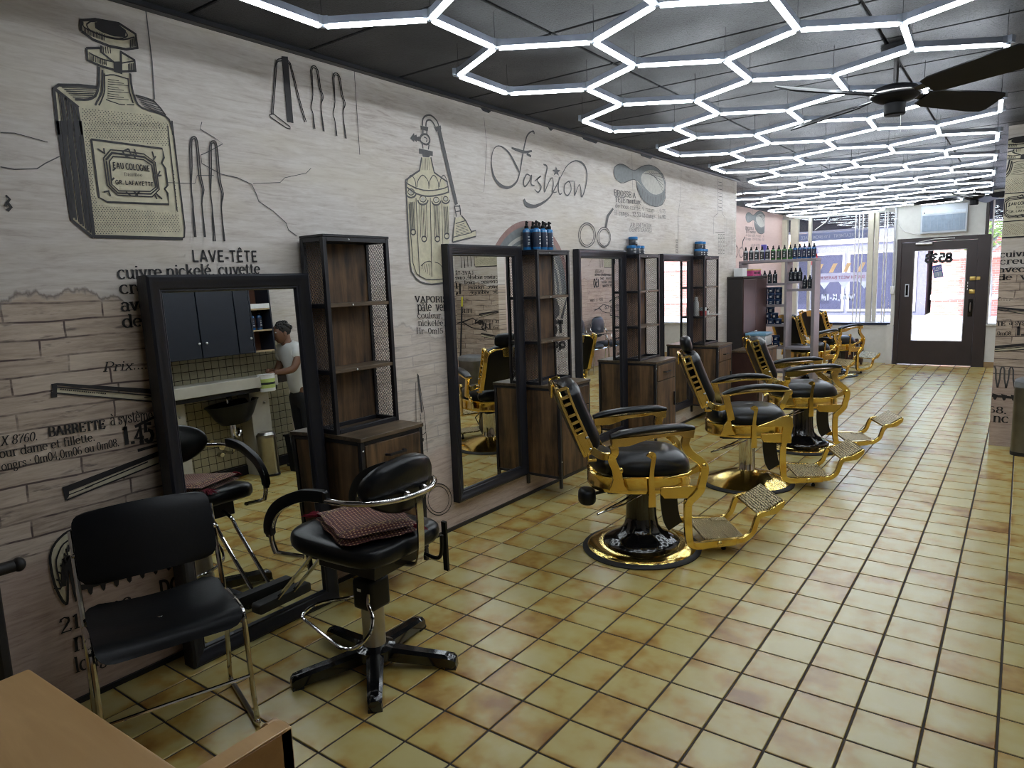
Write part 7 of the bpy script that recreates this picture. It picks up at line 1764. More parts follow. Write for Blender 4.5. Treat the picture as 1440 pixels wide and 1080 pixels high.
# left window
w1 = MB().box(X_ALC, XD0 - .06, Y_FRONT - .30, Y_FRONT + .10, .66, .69).build('window_1', plain('sill_board', (0.62, 0.66, 0.74), .25, var=.04), kind='structure', bevel=.004)
MB().box(X_ALC, XD0 - .06, Y_FRONT - .306, Y_FRONT - .295, .652, .692).build('sill_edge', plain('sill_edge', (0.02, 0.03, 0.06), .4), w1)
MB().box(X_ALC, XD0 - .06, Y_FRONT - .285, Y_FRONT - .275, .60, .655).build('window_apron', WF, w1)
MB().box(X_ALC, XD0 - .06, Y_FRONT - .275, Y_FRONT - .02, 0, .655).build('window_panel', WF, w1)
for x0, x1 in ((X_ALC, -.66), (-.60, -.47), (-.29, -.245), (.69, .775), (.79, .85)):
    MB().box(x0, x1, Y_FRONT - (.06 if x0 < .78 else .02), Y_FRONT + .07, .69, 2.56).build('window_frame', M['cream'], w1, bevel=.003)
for x in (.50, .56, .615, .955, .995):
    MB().lathe([(.010, .69), (.010, 2.58)], 8, (x, Y_FRONT - .10)).build('window_bar', M['white_plastic'], w1)
for x0, x1 in ((-.66, -.60), (-.47, -.29), (-.245, .69), (.85, XD0 - .06)):
    MB().box(x0, x1, Y_FRONT + .03, Y_FRONT + .036, .69, 2.56).build('window_pane', M['glass'], w1, smooth=0)
MB().tube([(-.19, Y_FRONT - .02, 2.34), (-.02, Y_FRONT - .03, 2.46), (.10, Y_FRONT - .03, 2.62)], .007, 6).build('window_stay', M['white_plastic'], w1)
# lettering on the panes reads correctly from the street, so it is mirrored from inside
def pane_text(txt, x0, x1, z, h, mat, bold=1.3, font='b', y=Y_FRONT + .027, parent=None, name='window_lettering'):
    mb = MB(); write(mb, txt, font, 0, 0, x1 - x0, 0, h, bold, 0)
    mb.v = [(x1 - a, y - c, z + b) for a, b, c in mb.v]
    return mb.build(name, mat, parent, smooth=0, kind='stuff')
WHT = plain('white_enamel', (0.80, 0.80, 0.80), .5, var=.02)
WVI = vinyl('white_vinyl', (0.85, 0.85, 0.85))
PNK = vinyl('pink_vinyl', (0.62, 0.36, 0.38))
GRY = plain('grey_vinyl', (0.42, 0.42, 0.50), .5, var=.02)
pane_text('WALK-IN', -.06, .50, 1.07, .115, WVI, 1.9, parent=w1)
MB().box(-.47, .69, Y_FRONT + .0285, Y_FRONT + .0295, 2.15, 2.29).build('window_band', vinyl('frost_band', (0.46, 0.50, 0.62)), w1, smooth=0)
pane_text('HAIR TREATMENT   EYEBROW   FACE', -.44, .66, 2.19, .055, WVI, 1.5, parent=w1)
MB().box(-.20, .69, Y_FRONT + .0285, Y_FRONT + .0295, 1.40, 1.56).build('window_band', vinyl('pale_band', (0.80, 0.77, 0.80)), w1, smooth=0)
pane_text('SOUTH WEST BARBERS', -.12, .66, 1.455, .05, PNK, 1.5, parent=w1)
pen = MB()
for k in range(3):
    x = -.10 + k * .33; pen.add([(x, Y_FRONT + .028, 1.40), (x + .18, Y_FRONT + .028, 1.40), (x + .09, Y_FRONT + .028, 1.27)], [(0, 1, 2)])
pen.build('window_pennant', WVI, w1, smooth=0)
st = MB()
for k in range(4):
    x = -.17 + k * .23; st.add([(x, Y_FRONT + .028, 1.57), (x + .07, Y_FRONT + .028, 1.57), (x + .14, Y_FRONT + .028, 1.73), (x + .07, Y_FRONT + .028, 1.73)], [(0, 1, 2, 3)])
st.build('window_stripe', vinyl('orange_vinyl', (0.75, 0.50, 0.25)), w1, smooth=0)
MB().box(-.24, -.14, Y_FRONT + .028, Y_FRONT + .029, 1.72, 1.92).build('window_sticker', vinyl('red_vinyl', (0.70, 0.12, 0.12)), w1, smooth=0)
# right window
w2 = MB().box(XD1 + .09, X_R, Y_DOOR - .03, Y_DOOR + .12, .66, .69).build('window_2', WF, kind='structure', bevel=.003)
MB().box(XD1 + .09, X_R, Y_DOOR + .06, Y_DOOR + .066, .69, 2.60).build('window_pane', M['glass'], w2, smooth=0)
MB().box(X_R - .06, X_R - .002, Y_DOOR + .03, Y_DOOR + .10, .69, 2.60).build('window_frame', M['cream'], w2)
MB().box(XD1 + .09, XD1 + .112, Y_DOOR + .03, Y_DOOR + .10, .69, 2.60).build('window_frame', WHT, w2)
# door
d1 = MB().box(XD0, XD0 + .065, Y_DOOR, Y_DOOR + .12, -.01, 2.075).box(XD1 - .075, XD1 + .09, Y_DOOR, Y_DOOR + .12, -.01, 2.075).box(XD1 + .005, XD1 + .05, Y_DOOR - .012, Y_DOOR + .12, 2.075, ZC - .002).box(XD0 + .065, XD1 - .075, Y_DOOR, Y_DOOR + .12, 2.012, 2.075).build('door_1', M['door_brown'], kind='structure', bevel=.004)
lf = MB(); Yl0, Yl1 = Y_DOOR + .025, Y_DOOR + .07
lf.box(XD0 + .068, 1.452, Yl0, Yl1, .012, 2.008).box(2.165, XD1 - .078, Yl0, Yl1, .012, 2.008).box(1.452, 2.165, Yl0, Yl1, .012, .405).box(1.452, 2.165, Yl0, Yl1, 1.868, 2.008)
leaf = lf.build('door_leaf', M['door_brown'], d1, smooth=0)
MB().box(1.452, 2.165, Yl0 + .018, Yl0 + .024, .405, 1.868).build('door_pane', M['glass'], d1, smooth=0)
gb = MB()
for a in ((1.446, 1.458, .40, 1.873), (2.159, 2.171, .40, 1.873), (1.446, 2.171, .40, .412), (1.446, 2.171, 1.861, 1.873)): gb.box(a[0], a[1], Yl0 - .006, Yl0 + .01, a[2], a[3])
gb.build('pane_trim', plain('bright_trim', (0.6, 0.58, 0.6), .4), d1)
MB().box(XD0 + .09, XD0 + .19, Yl0 - .030, Yl0 - .004, 2.005, 2.04).build('door_closer_arm', M['steel'], d1) if False else None
MB().box(1.46, 1.70, Y_DOOR - .035, Y_DOOR + .024, 1.955, 2.0).build('door_closer', M['steel'], d1, bevel=.012, seg=2)
MB().tube([(1.50, Y_DOOR - .01, 2.01), (1.72, Y_DOOR - .02, 2.045), (2.0, Y_DOOR - .005, 2.045)], .008, 6).build('closer_arm', M['steel'], d1)
MB().box(1.332, 1.392, Yl0 - .010, Yl0 + .002, 1.13, 1.34).box(1.345, 1.379, Yl0 - .011, Yl0 - .0095, 1.15, 1.32).build('mail_slot', M['alu'], d1)
MB().box(1.346, 1.378, Yl0 - .013, Yl0 - .0105, 1.152, 1.318).build('slot_flap', M['gloss_black'], d1)
for z in (1.405, 1.20):
    MB().box(2.225, 2.305, Yl0 - .028, Yl0 + .002, z - .035, z + .030).build('deadbolt', M['brass'], d1, bevel=.01, seg=2)
MB().box(2.315, 2.365, Y_DOOR - .022, Y_DOOR + .002, 1.375, 1.43).build('strike_box', M['brass'], d1, bevel=.004)
MB().box(2.222, 2.285, Yl0 - .008, Yl0 + .002, .80, 1.08).build('handle_plate', M['gloss_black'], d1, bevel=.004)
MB().tube([(2.255, Yl0 - .008, 1.02), (2.255, Yl0 - .06, 1.0), (2.255, Yl0 - .06, .90), (2.255, Yl0 - .008, .88)], .009, 8).build('door_handle', M['steel'], d1)
BLK = plain('black_vinyl', (0.008, 0.008, 0.009), .5)
pane_text('8533', 1.595, 1.975, 1.680, .130, BLK, 2.2, y=Yl0 + .016, parent=d1, name='door_number')
for k in range(3): MB().box(2.196, 2.206, Yl0 - .004, Yl0 + .001, 1.22 + k * .05, 1.25 + k * .05).build('door_sticker', WHT, d1)
s = MB().box(-.065, .065, -.002, .002, -.10, .10).build('closed_sign', plain('sign_blue', (0.06, 0.08, 0.30), .5, var=.05), label='small blue CLOSED sign hanging askew on the door glass', cat='sign', loc=(1.785, Yl0 + .008, 1.53))
s.rotation_euler = (0, R(-11), 0)
MB().box(-.055, .055, -.0035, -.0022, -.088, -.005).build('sign_hours', plain('sign_grey', (0.30, 0.36, 0.46), .5), s)
mb = MB(); write(mb, 'CLOSED', 'b', 0, 0, .11, 0, .035, 1.3, 0); mb.v = [(-.055 + a, -.003, .035 + b) for a, b, c in mb.v]; mb.build('sign_lettering', WHT, s, smooth=0)
MB().box(-.052, .052, -.0032, -.0022, .012, .020).box(-.002, .002, -.0045, -.003, -.088, -.005).build('sign_rule', WHT, s)
# air conditioner set in the panel over the door
t = thing('air_conditioner', 'white air conditioner set in the panel above the brown door', 'appliance', (1.525, Y_DOOR, 2.135))
MB().box(0, .63, -.10, -.001, 0, .44).build('casing', plain('ac_white', (0.56, 0.62, 0.68), .4, var=.04), t, bevel=.008, seg=2)
fr = MB().box(.025, .605, -.108, -.10, .03, .28).build('grille', plain('ac_blue', (0.28, 0.36, 0.46), .5), t)
gm = MB().box(0, .004, -.114, -.106, .032, .278).mesh('grille_slat', plain('ac_slat', (0.36, 0.44, 0.54), .5))
for k in range(12): shared('grille_slat', gm, fr, loc=(.04 + k * .049, 0, 0))
MB().box(.02, .61, -.109, -.10, .30, .345).build('control_strip', plain('ac_strip', (0.62, 0.70, 0.78), .4), t)
MB().lathe([(.010, 0), (.010, .012)], 10).xf(Matrix.Translation((.05, -.105, .322)) @ Matrix.Rotation(PI / 2, 4, 'X')).build('control_knob', M['black_metal'], t)
MB().box(-.015, .645, -.02, .005, -.015, .0).build('bottom_trim', M['white_plastic'], t)
MB().tube(cr([(1.20, Y_DOOR - .012, 2.33), (1.27, Y_DOOR - .012, 2.22), (1.38, Y_DOOR - .012, 2.16), (1.535, Y_DOOR - .03, 2.125)], 6), .006, 6).build('power_cord', WHT, label='thin white cord drooping from the air conditioner to the conduit', cat='cord')
t = thing('electrical_conduit', 'thin grey conduit with a switch box running down left of the door', 'conduit', (XD0 - .035, Y_DOOR - .005, 0))
MB().tube([(0, 0, 1.30), (0, 0, 2.70)], .012, 8).build('pipe', M['alu'], t)
MB().box(-.035, .025, -.03, .02, 1.18, 1.31).build('switch_box', M['white_plastic'], t, bevel=.004)
MB().box(-.03, .03, -.012, .022, 2.40, 2.42).build('pipe_clip', M['white_plastic'], t)
r2 = thing('iron_radiator', 'low dark radiator under the front window beside the farthest barber chair', 'radiator', (.36, 11.02, 0))
for k in range(6):
    c = MB(); rg = []
    for z, wd in ((.04, .026), (.07, .032), (.40, .032), (.44, .020)):
        rg.append([(k * .078 + wd * math.cos(a), .07 * math.copysign(abs(math.sin(a)) ** .6, math.sin(a)), z) for a in [2 * PI * j / 12 for j in range(12)]])
    c.ring_loft(rg).build('column', M['maroon_wood'], r2)
MB().tube([(-.02, 0, .10), (.41, 0, .10)], .02, 8).tube([(-.02, 0, .37), (.41, 0, .37)], .02, 8).build('header_pipe', M['maroon_wood'], r2)
for x in (0, .39): MB().lathe([(.02, 0), (.02, .05)], 8, (x, 0)).build('foot', M['maroon_wood'], r2)

# ------------------------------------------------------------ product shelf by the front window
gx0, gx1, gy0, gy1, gt = -.20, .775, 7.50, 7.79, 1.765
t = thing('product_shelf', 'open grey shelf unit stocked with spray bottles and jars, near the front window', 'shelf', (0, 0, 0))
GS = M['grey_shelf']
MB().box(gx0, gx1, gy0, gy1, gt - .035, gt).build('top_board', GS, t, bevel=.003)
for x0 in (gx0, .40, gx1 - .04): MB().box(x0, x0 + .04 - (.012 if x0 == .40 else 0), gy0, gy1, .0, gt - .036).build('upright_panel', GS, t, bevel=.003)
XL0, XL1, XR0, XR1 = gx0 + .041, .399, .429, gx1 - .041
for z in (1.46, 1.18, .92, .62, .30): MB().box(XL0, XL1, gy0 + .005, gy1 - .005, z - .03, z).build('shelf', GS, t)
for z in (1.38, .62, .30): MB().box(XR0, XR1, gy0 + .005, gy1 - .005, z - .03, z).build('shelf', GS, t)
MB().box(XR0, .585, gy0 + .005, gy1 - .005, 1.45, 1.48).box(.585, .60, gy0 + .005, gy1 - .005, 1.381, 1.48).build('shelf', GS, t)
k = 0
for i in range(5): put(spray_bottle, 'b_clear', ('clear', .185, .030), (gx0 + .07 + i * .072, gy0 + .07, gt + .0005), -1.5, ORD[i] + ' pale bottle from the left end of the row along the shelf top', 'pale bottles on the product shelf')
for i in range(4): put(spray_bottle, 'b_green', ('green', .185, .030), (gx0 + .43 + i * .072, gy0 + .07, gt + .0005), -1.5, ORD[i] + ' green spray bottle from the left in the row along the shelf top', 'green bottles on the product shelf')
for i in range(5): put(spray_bottle, 'b_deep', ('deep', .19, .027), (gx0 + .705 + i * .058, gy0 + .07, gt + .0005), -1.5, ORD[i] + ' deep blue spray bottle counted from the green ones along the shelf top', 'deep blue bottles on the product shelf')
b = MB().box(0, .06, 0, .06, 0, .12).build('product_box', plain('violet_box', (0.12, 0.10, 0.42), .45), label='violet box standing behind the pale bottles on the shelf top', cat='box', loc=(gx0 + .24, gy0 + .18, gt + .0005))
b.scale.z = 1.75
for i in range(4): put(spray_bottle, 'b_dark', ('dark', .17, .029), (XL0 + .28 + i * .066 - .06, gy0 + .07, 1.4605), -1.5, ORD[i] + ' dark bottle from the left on the upper shelf of the left bay', 'dark bottles in the left bay')
for i in range(3): put(spray_bottle, 'b_dark', ('dark', .17, .029), (XR0 + .035 + i * .055, gy0 + .07, 1.4805), -1.5, ORD[i] + ' dark bottle from the left on the short raised shelf in the right bay', 'dark bottles on the raised shelf')
for i in range(2): put(spray_bottle, 'b_dark', ('dark', .17, .029), (.635 + i * .062, gy0 + .07, 1.3805), -1.5, ('left' if i == 0 else 'right') + ' one of two dark bottles low in the right bay', 'dark bottles low in the right bay')
NAVY = plain('jar_navy', (0.010, 0.022, 0.055), .25)
for r_ in range(3):
    for i in range(4):
        put(jar, 'j_navy', ((LID_NAVY, NAVY), .044, .075), (XL0 + .19 + i * .092, gy0 + .08, 1.1805 + r_ * .0755), -1.5, ORD[i] + ' navy jar from the left, %s layer of the tall stack in the left bay' % ('bottom', 'middle', 'top')[r_], 'navy jars in the left bay, ' + ('bottom', 'middle', 'top')[r_] + ' layer')
for r_ in range(3):
    for i in range(5 - r_):
        put(jar, 'j_navy', ((LID_NAVY, NAVY), .044, .075), (XL0 + .10 + r_ * .045 + i * .092, gy0 + .08, .9205 + r_ * .0755), -1.5, ORD[i] + ' navy jar from the left, %s row of the jar pyramid in the left bay' % ('bottom', 'middle', 'top')[r_], 'navy jars of the pyramid, ' + ('bottom', 'middle', 'top')[r_] + ' row')
for r_ in range(2):
    for i in range(5):
        put(jar, 'j_navy', ((LID_NAVY, NAVY), .046, .075), (XL0 + .07 + i * .094, gy0 + .08, .6205 + r_ * .0755), -1.5, ORD[i] + ' navy jar from the left, %s row on the knee-high shelf' % ('lower', 'upper')[r_], 'navy jars on the knee-high shelf, ' + ('lower', 'upper')[r_] + ' row')

# ------------------------------------------------------------ pillar side: bin, broom; waiting chairs seen in a mirror
t = thing('waste_bin', 'brushed steel waste bin standing against the papered pillar', 'bin', (3.07, 5.18, 0))
O8 = [(.165 * math.copysign(abs(math.cos(a)) ** .5, math.cos(a)), .13 * math.copysign(abs(math.sin(a)) ** .5, math.sin(a))) for a in [2 * PI * j / 28 for j in range(28)]]
def orng(s, z): return [(x * s, y * s, z) for x, y in O8]
MB().ring_loft([orng(1.0, .03), orng(1.0, .575)]).build('bin_body', plain('bin_steel', (0.17, 0.17, 0.16), .3, .9), t)
MB().ring_loft([orng(1.02, 0), orng(1.02, .031)]).build('bin_base', M['rubber'], t)
MB().ring_loft([orng(1.02, .576), orng(1.03, .60), orng(1.0, .625), orng(.8, .645), orng(.3, .652)]).build('bin_lid', plain('bin_lid_grey', (0.20, 0.21, 0.22), .35), t)
t = thing('broom', 'broom with black handle and yellow tip leaning in the corner, seen in a wall mirror', 'broom', (3.365, 5.30, 0))
MB().tube([(0, -.06, .10), (-.01, .065, 1.30)], .011, 8).build('broom_handle', M['black_metal'], t)
MB().tube([(-.0098, .064, 1.29), (-.0105, .077, 1.42)], .013, 8).build('handle_tip', plain('yellow_grip', (0.55, 0.50, 0.03), .5), t)
MB().box(-.10, .10, -.10, -.04, .0, .11).build('bristle_head', M['rubber'], t, bevel=.01)
def waiting_chair():
    t = thing('waiting_chair', 'x', 'chair')
    bl = plain('waiting_vinyl', (0.02, 0.03, 0.05), .35)
    sh = MB().ell((0, 0, .45), .24, .25, .05, 20, 8, .6); sh.build('seat', bl, t, smooth=60)
    bk = MB().ell((-.235, 0, .74), .045, .23, .19, 20, 10, .7); bk.build('backrest', bl, t, smooth=60)
    for s in (-1, 1):
        MB().tube(cr([(.22, s * .265, .01), (.22, s * .265, .40), (.20, s * .265, .60), (.10, s * .265, .65), (-.20, s * .265, .66), (-.24, s * .24, .80)], 4), .012, 8).build('arm_frame', M['chrome'], t)
        MB().tube([(-.20, s * .265, .66), (-.24, s * .262, .01)], .012, 8).build('rear_leg', M['chrome'], t)
    MB().tube([(.20, -.265, .42), (.20, .265, .42)], .01, 8).tube([(-.21, -.265, .42), (-.21, .265, .42)], .01, 8).build('seat_bar', M['chrome'], t)
    return t
wc = waiting_chair(); wc.location = (3.12, 7.75, 0); wc.rotation_euler = (0, 0, PI); wc['label'] = 'dark waiting chair nearest the papered pillar, seen only in the mirror by the scissor print'; wc['group'] = 'waiting chairs behind the pillar'
dup(wc, (3.12, 8.45, 0), PI, 'middle one of the dark waiting chairs seen only in the mirror by the scissor print', 'waiting chairs behind the pillar')
dup(wc, (3.12, 9.15, 0), PI, 'dark waiting chair nearest the front window, seen only in the scissor-print mirror', 'waiting chairs behind the pillar')

# ------------------------------------------------------------ the street outside
ROAD = plain('asphalt', (0.55, 0.54, 0.54), .9, var=.1, vs=3)
PAVE = plain('concrete', (0.60, 0.58, 0.57), .9, var=.1, vs=2)
MB().box(-30, 34, 14.2, 22.0, -.35, -.14).build('street', ROAD, kind='structure')
MB().box(-30, 34, Y_FRONT + .16, 14.2, -.35, -.02).build('sidewalk', PAVE, kind='structure')
MB().box(-30, 34, 22.0, 25.6, -.35, -.02).build('sidewalk_far', PAVE, kind='structure')
def brick_wall_mat():
    m = N('red_brick')
    v = m.n('TexCoord').outputs['Object']
    b = m.n('TexBrick', Scale=1.0); b.inputs['Brick Width'].default_value = .22; b.inputs['Row Height'].default_value = .075; b.inputs['Mortar Size'].default_value = .006
    b.inputs['Color1'].default_value = (0.42, 0.13, 0.10, 1); b.inputs['Color2'].default_value = (0.50, 0.19, 0.15, 1); b.inputs['Mortar'].default_value = (0.5, 0.42, 0.38, 1)
    sp = m.n('SeparateXYZ'); m.l(v, sp.inputs[0]); cb = m.n('CombineXYZ'); m.l(sp.outputs[0], cb.inputs[0]); m.l(sp.outputs[2], cb.inputs[1]); m.l(cb.outputs[0], b.inputs[0])
    m.l(b.outputs[0], m.b.inputs['Base Color']); m.val('Roughness', .85)
    return m.m
BR = brick_wall_mat()
STONE = plain('pale_stone', (0.62, 0.58, 0.55), .8)
DGL = plain('dark_window', (0.035, 0.035, 0.06), .4, spec=0.15)
def building(x0, x1, y, h, label, wins, mat=BR):
    t = thing('building', label, 'building', (x0, y, -.02))
    w = x1 - x0
    MB().box(0, w, 0, 6, 0, h).build('facade', mat, t, smooth=0)
    for z in ((.55, 1.9, 2.6, h - .5) if mat is BR else (2.6, h - .5)):
        if z < h: MB().box(-.02, w + .02, -.06, .02, z, z + .16).build('stone_course', STONE, t)
    MB().box(-.1, w + .1, -.18, 6, h, h + .25).build('cornice', STONE, t)
    for a, b, c, d in wins:
        f = MB().box(a, b, -.05, .02, c, d).build('window_frame', STONE, t)
        MB().box(a + .08, b - .08, -.055, -.03, c + .08, d - .08).build('window_pane', DGL, f)
    return t
building(.4, 13, 25.6, 5.2, 'red brick building across the street behind the door glass', [(3.6, 4.8, 2.9, 4.4), (6.2, 7.4, 2.9, 4.4), (5.4, 6.6, .9, 2.4)])
building(-19.6, -7.2, 25.6, 6.5, 'red brick shop building across the street behind the left window', [(.8, 4.2, .7, 2.4), (5.0, 8.6, .7, 2.4), (9.2, 11.8, .7, 2.4), (1, 2.6, 3.4, 5.2), (5, 6.6, 3.4, 5.2), (9, 10.6, 3.4, 5.2)])
building(-7.0, .2, 26.0, 4.6, 'grey shopfront between the two brick buildings', [(.3, 2.4, .15, 2.3), (2.5, 4.6, .15, 2.3), (4.7, 6.9, .15, 2.3)], plain('grey_facade', (0.13, 0.125, 0.17), .8))
aw = thing('awning', 'orange and white striped awning over the shop across the street', 'awning', (-9, 25.5, 0))
for k in range(12):
    x = k * .45
    MB().add([(x, 0, 3.1), (x + .45, 0, 3.1), (x + .45, -1.1, 2.45), (x, -1.1, 2.45), (x, 0, 3.13), (x + .45, 0, 3.13), (x + .45, -1.1, 2.48), (x, -1.1, 2.48)],
             [(0, 1, 2, 3), (4, 5, 6, 7), (2, 3, 7, 6), (0, 3, 7, 4), (1, 2, 6, 5)]).build('awning_stripe', plain('awning_orange', (0.65, 0.33, 0.12), .8) if k % 2 else STONE, aw, smooth=0)
# shop's own fascia outside, above the glass
MB().box(X_ALC - 1, X_RF + 3, Y_FRONT + .25, Y_FRONT + .95, 2.34, 3.4).build('trim_3', plain('fascia_dark', (0.055, 0.050, 0.065), .7), kind='structure')
# street tree
tr = thing('street_tree', 'leafy street tree on the far sidewalk behind the door glass', 'tree', (2.02, 22.9, -.02))
BARK = plain('bark', (0.27, 0.25, 0.23), .9, var=.3, vs=9)
MB().tube(cr([(0, 0, 0), (.03, 0, 1.0), (-.04, 0, 2.2), (.05, .02, 3.4)], 4), [.17, .16, .15, .145, .14, .14, .135, .13, .125, .12, .11, .10, .09], 10).build('trunk', BARK, tr)
br_ = MB()
rt = random.Random(4)
for k in range(7):
    a = k * .9; z = 2.0 + .2 * k
    br_.tube([(0, 0, z), (.7 * math.cos(a), .7 * math.sin(a), z + .6), (1.3 * math.cos(a), 1.3 * math.sin(a), z + .9)], [.05, .035, .015], 6)
br_.build('branch', BARK, tr)
lv = MB()
for k in range(2600):
    a = rt.uniform(0, 2 * PI); rr_ = 1.9 * rt.random() ** .5; z = 3.3 + rt.uniform(-1.25, 1.3) * (1 - (rr_ / 2.4) ** 2)
    x, y = rr_ * math.cos(a), rr_ * math.sin(a); s_ = rt.uniform(.07, .15); b1 = rt.uniform(0, PI); tl = rt.uniform(-1, 1)
    u_ = Vector((math.cos(b1), math.sin(b1), tl * .5)).normalized() * s_; v_ = Vector((-math.sin(b1) * .5, math.cos(b1) * .5, rt.uniform(-.6, .6))) * s_
    c0 = Vector((x, y, z)); lv.add([c0 - u_, c0 + v_, c0 + u_, c0 - v_], [(0, 1, 2, 3)])
lv.build('leaves', plain('leaf_green', (0.20, 0.30, 0.08), .7, var=.35, vs=2), tr, smooth=0, kind='stuff')
# ------------------------------------------------------------ the wash corner opposite (seen in the leaning mirror)
def small_tile_mat():
    m = N('olive_wall_tile')
    v = m.n('TexCoord').outputs['Object']
    m.l(m.ramp(m.noise(v, 6, 3), [(0.3, (0.30, 0.27, 0.17)), (0.7, (0.42, 0.39, 0.27))]), m.b.inputs['Base Color'])
    m.val('Roughness', .3)
    return m.m
OT = small_tile_mat()
back = MB().box(X_R - .012, X_R - .001, .2, 2.42, 0, 1.40).build('tiled_panel', M['grout'], wall_right, smooth=0)
tm_ = MB().box(-.006, 0, .003, .072, .003, .072).mesh('wall_tile', OT, smooth=0, bevel=.0015)
cnt = 0
for i in range(22):
    for j in range(16):
        y, z = .78 + i * .075, .105 + j * .075
        if z > 1.28 or (.83 < z < .90): continue
        if y < 1.17 and z < .85: continue
        if cnt < 296:
            shared('wall_tile', tm_, back, loc=(X_R - .012, y, z)); cnt += 1
MB().box(X_R - .03, X_R - .012, .2, 2.42, 0, .095).build('baseboard_opposite', M['black_metal'], kind='structure')
t = thing('wall_cupboard', 'dark navy wall cupboard with pearl knobs, seen in the leaning mirror', 'cabinet', (3.185, .30, 1.195))
MB().box(.012, .29, 0, 1.60, 0, .90).build('carcass', M['navy_cab'], t)
for y0, y1, kn in ((.33, .70, None), (.705, 1.07, 1.05), (1.076, 1.436, 1.12), (1.442, 1.595, 1.57)):
    d = MB().box(-.006, .012, y0 + .002, y1 - .002, .004, .898).build('door', M['navy_cab'], t, bevel=.003)
    if kn: MB().ell((-.018, kn, .135 if kn < 1.3 else .14), .012, .011, .011, 10, 6).build('knob', M['white_plastic'], d)
t2 = thing('open_wall_shelf', 'open wooden end shelf of the wall cupboard holding two blue sprayers', 'shelf', (3.185, 1.90, 1.195))
WD = plain('reddish_board', (0.14, 0.06, 0.035), .5)
MB().box(.22, .29, 0, .235, 0, .90).build('back_board', WD, t2)
for y in (0, .22): MB().box(0, .22, y, y + .015, 0, .90).build('side_board', M['navy_cab'], t2)
for z in (0, .20, .405, .885): MB().box(.0, .22, .0155, .2195, z, z + .015).build('shelf_board', plain('pale_board', (0.40, 0.30, 0.17), .5), t2)
MB().box(.0, .02, .0155, .2195, .421, .465).build('shelf_sign', M['white_plastic'], t2)
for k, y in enumerate((1.965, 2.045)):
    put(spray_bottle, 'b_deep', ('deep', .19, .030), (3.27, y, 1.4105), PI, ('blue sprayer next to the cupboard door on the open end shelf' if k == 0 else 'blue sprayer nearer the person on the open end shelf'), 'sprayers on the wall cupboard shelf')
t = thing('wash_counter', 'pale marble counter slab on a dark rail, seen in the leaning mirror', 'counter', (3.115, .0, 0))
MB().box(.0, .364, 0, 2.07, .865, .965).build('counter_slab', plain('marble', (0.46, 0.44, 0.38), .35, var=.15, vs=4), t, bevel=.004)
MB().box(.03, .364, 0, 2.07, .825, .864).build('support_rail', M['black_metal'], t)
for y0, y1 in ((.50, 1.195), (1.84, 2.05)):
    pn = MB().box(.16, .35, y0, y1, 0, .824).build('side_cabinet', plain('pale_panel', (0.44, 0.42, 0.36), .45, var=.06), t, bevel=.003)
    MB().ell((.15, y1 - .06, .70), .012, .012, .012, 8, 5).build('knob', M['steel'], pn)
t = thing('shampoo_basin', 'black shampoo basin hung on the tiled wall, seen in the leaning mirror', 'basin', (3.195, 1.58, 0))
rings = []
for s, z in ((.30, .55), (.55, .56), (.75, .62), (1.0, .735), (1.06, .750), (1.0, .752), (.92, .742), (.70, .65), (.45, .60), (.1, .595)):
    rings.append([(.06 + .24 * s * math.cos(a) * .85, .06 + .24 * s * math.sin(a) + .03 * (1 - s), z + .02 * s * math.sin(a)) for a in [2 * PI * j / 24 for j in range(24)]])
MB().ring_loft(rings).build('bowl', M['plastic_black'], t, smooth=50)
MB().tube(cr([(.10, .04, .745), (.10, .04, .80), (.05, .04, .815), (.02, .04, .77)], 4), .010, 8).build('tap', M['chrome'], t)
pp_ = MB().tube(cr([(.08, .06, .56), (.08, .06, .46), (.10, .10, .42), (.12, .14, .46), (.16, .14, .48), (.255, .14, .48)], 4), .018, 8)
pp_.tube(cr([(.08, .03, .56), (.08, .03, .30), (.255, .03, .28)], 4), .014, 8)
pp_.build('drain_pipe', M['chrome'], t)
MB().lathe([(.03, 0), (.03, .03)], 14).xf(Matrix.Translation((.225, .0, .33)) @ Matrix.Rotation(R(90), 4, 'Y')).lathe([(.001, 0), (.001, .001)], 4).build('valve_plate', M['chrome'], t)
MB().tube([(.26, -.10, .40), (.21, -.10, .40)], .022, 10).tube([(.26, -.02, .26), (.20, -.02, .26)], .022, 10).build('tap_valve', M['chrome'], t)
t = thing('step_bin', 'pale steel pedal bin under the wash counter, seen in the leaning mirror', 'bin', (3.17, 1.90, 0))
MB().lathe([(.088, .02), (.088, .36), (.092, .37)], 24).build('bin_body', M['steel'], t)
MB().lathe([(.092, .37), (.092, .40), (.07, .425), (.01, .43)], 24).build('bin_lid', M['steel'], t)
MB().lathe([(.092, 0), (.092, .021)], 24).build('bin_base', M['rubber'], t)
MB().box(-.13, -.085, -.02, .02, .010, .022).build('pedal', M['black_metal'], t)
t = thing('rubbish_bin', 'square black rubbish bin beside the pedal bin, seen in the leaning mirror', 'bin', (3.05, 2.21, 0))
MB().ring_loft([[(-.035, -.14, 0), (.045, -.14, 0), (.045, .14, 0), (-.035, .14, 0)], [(-.045, -.16, .36), (.05, -.16, .36), (.05, .16, .36), (-.045, .16, .36)]]).build('bin_body', M['plastic_black'], t, bevel=.006)
rm = MB()
for a in ((-.05, .055, -.17, -.158), (-.05, .055, .158, .17), (-.05, -.042, -.158, .158), (.047, .055, -.158, .158)): rm.box(a[0], a[1], a[2], a[3], .355, .372)
rm.build('bin_rim', M['plastic_black'], t)

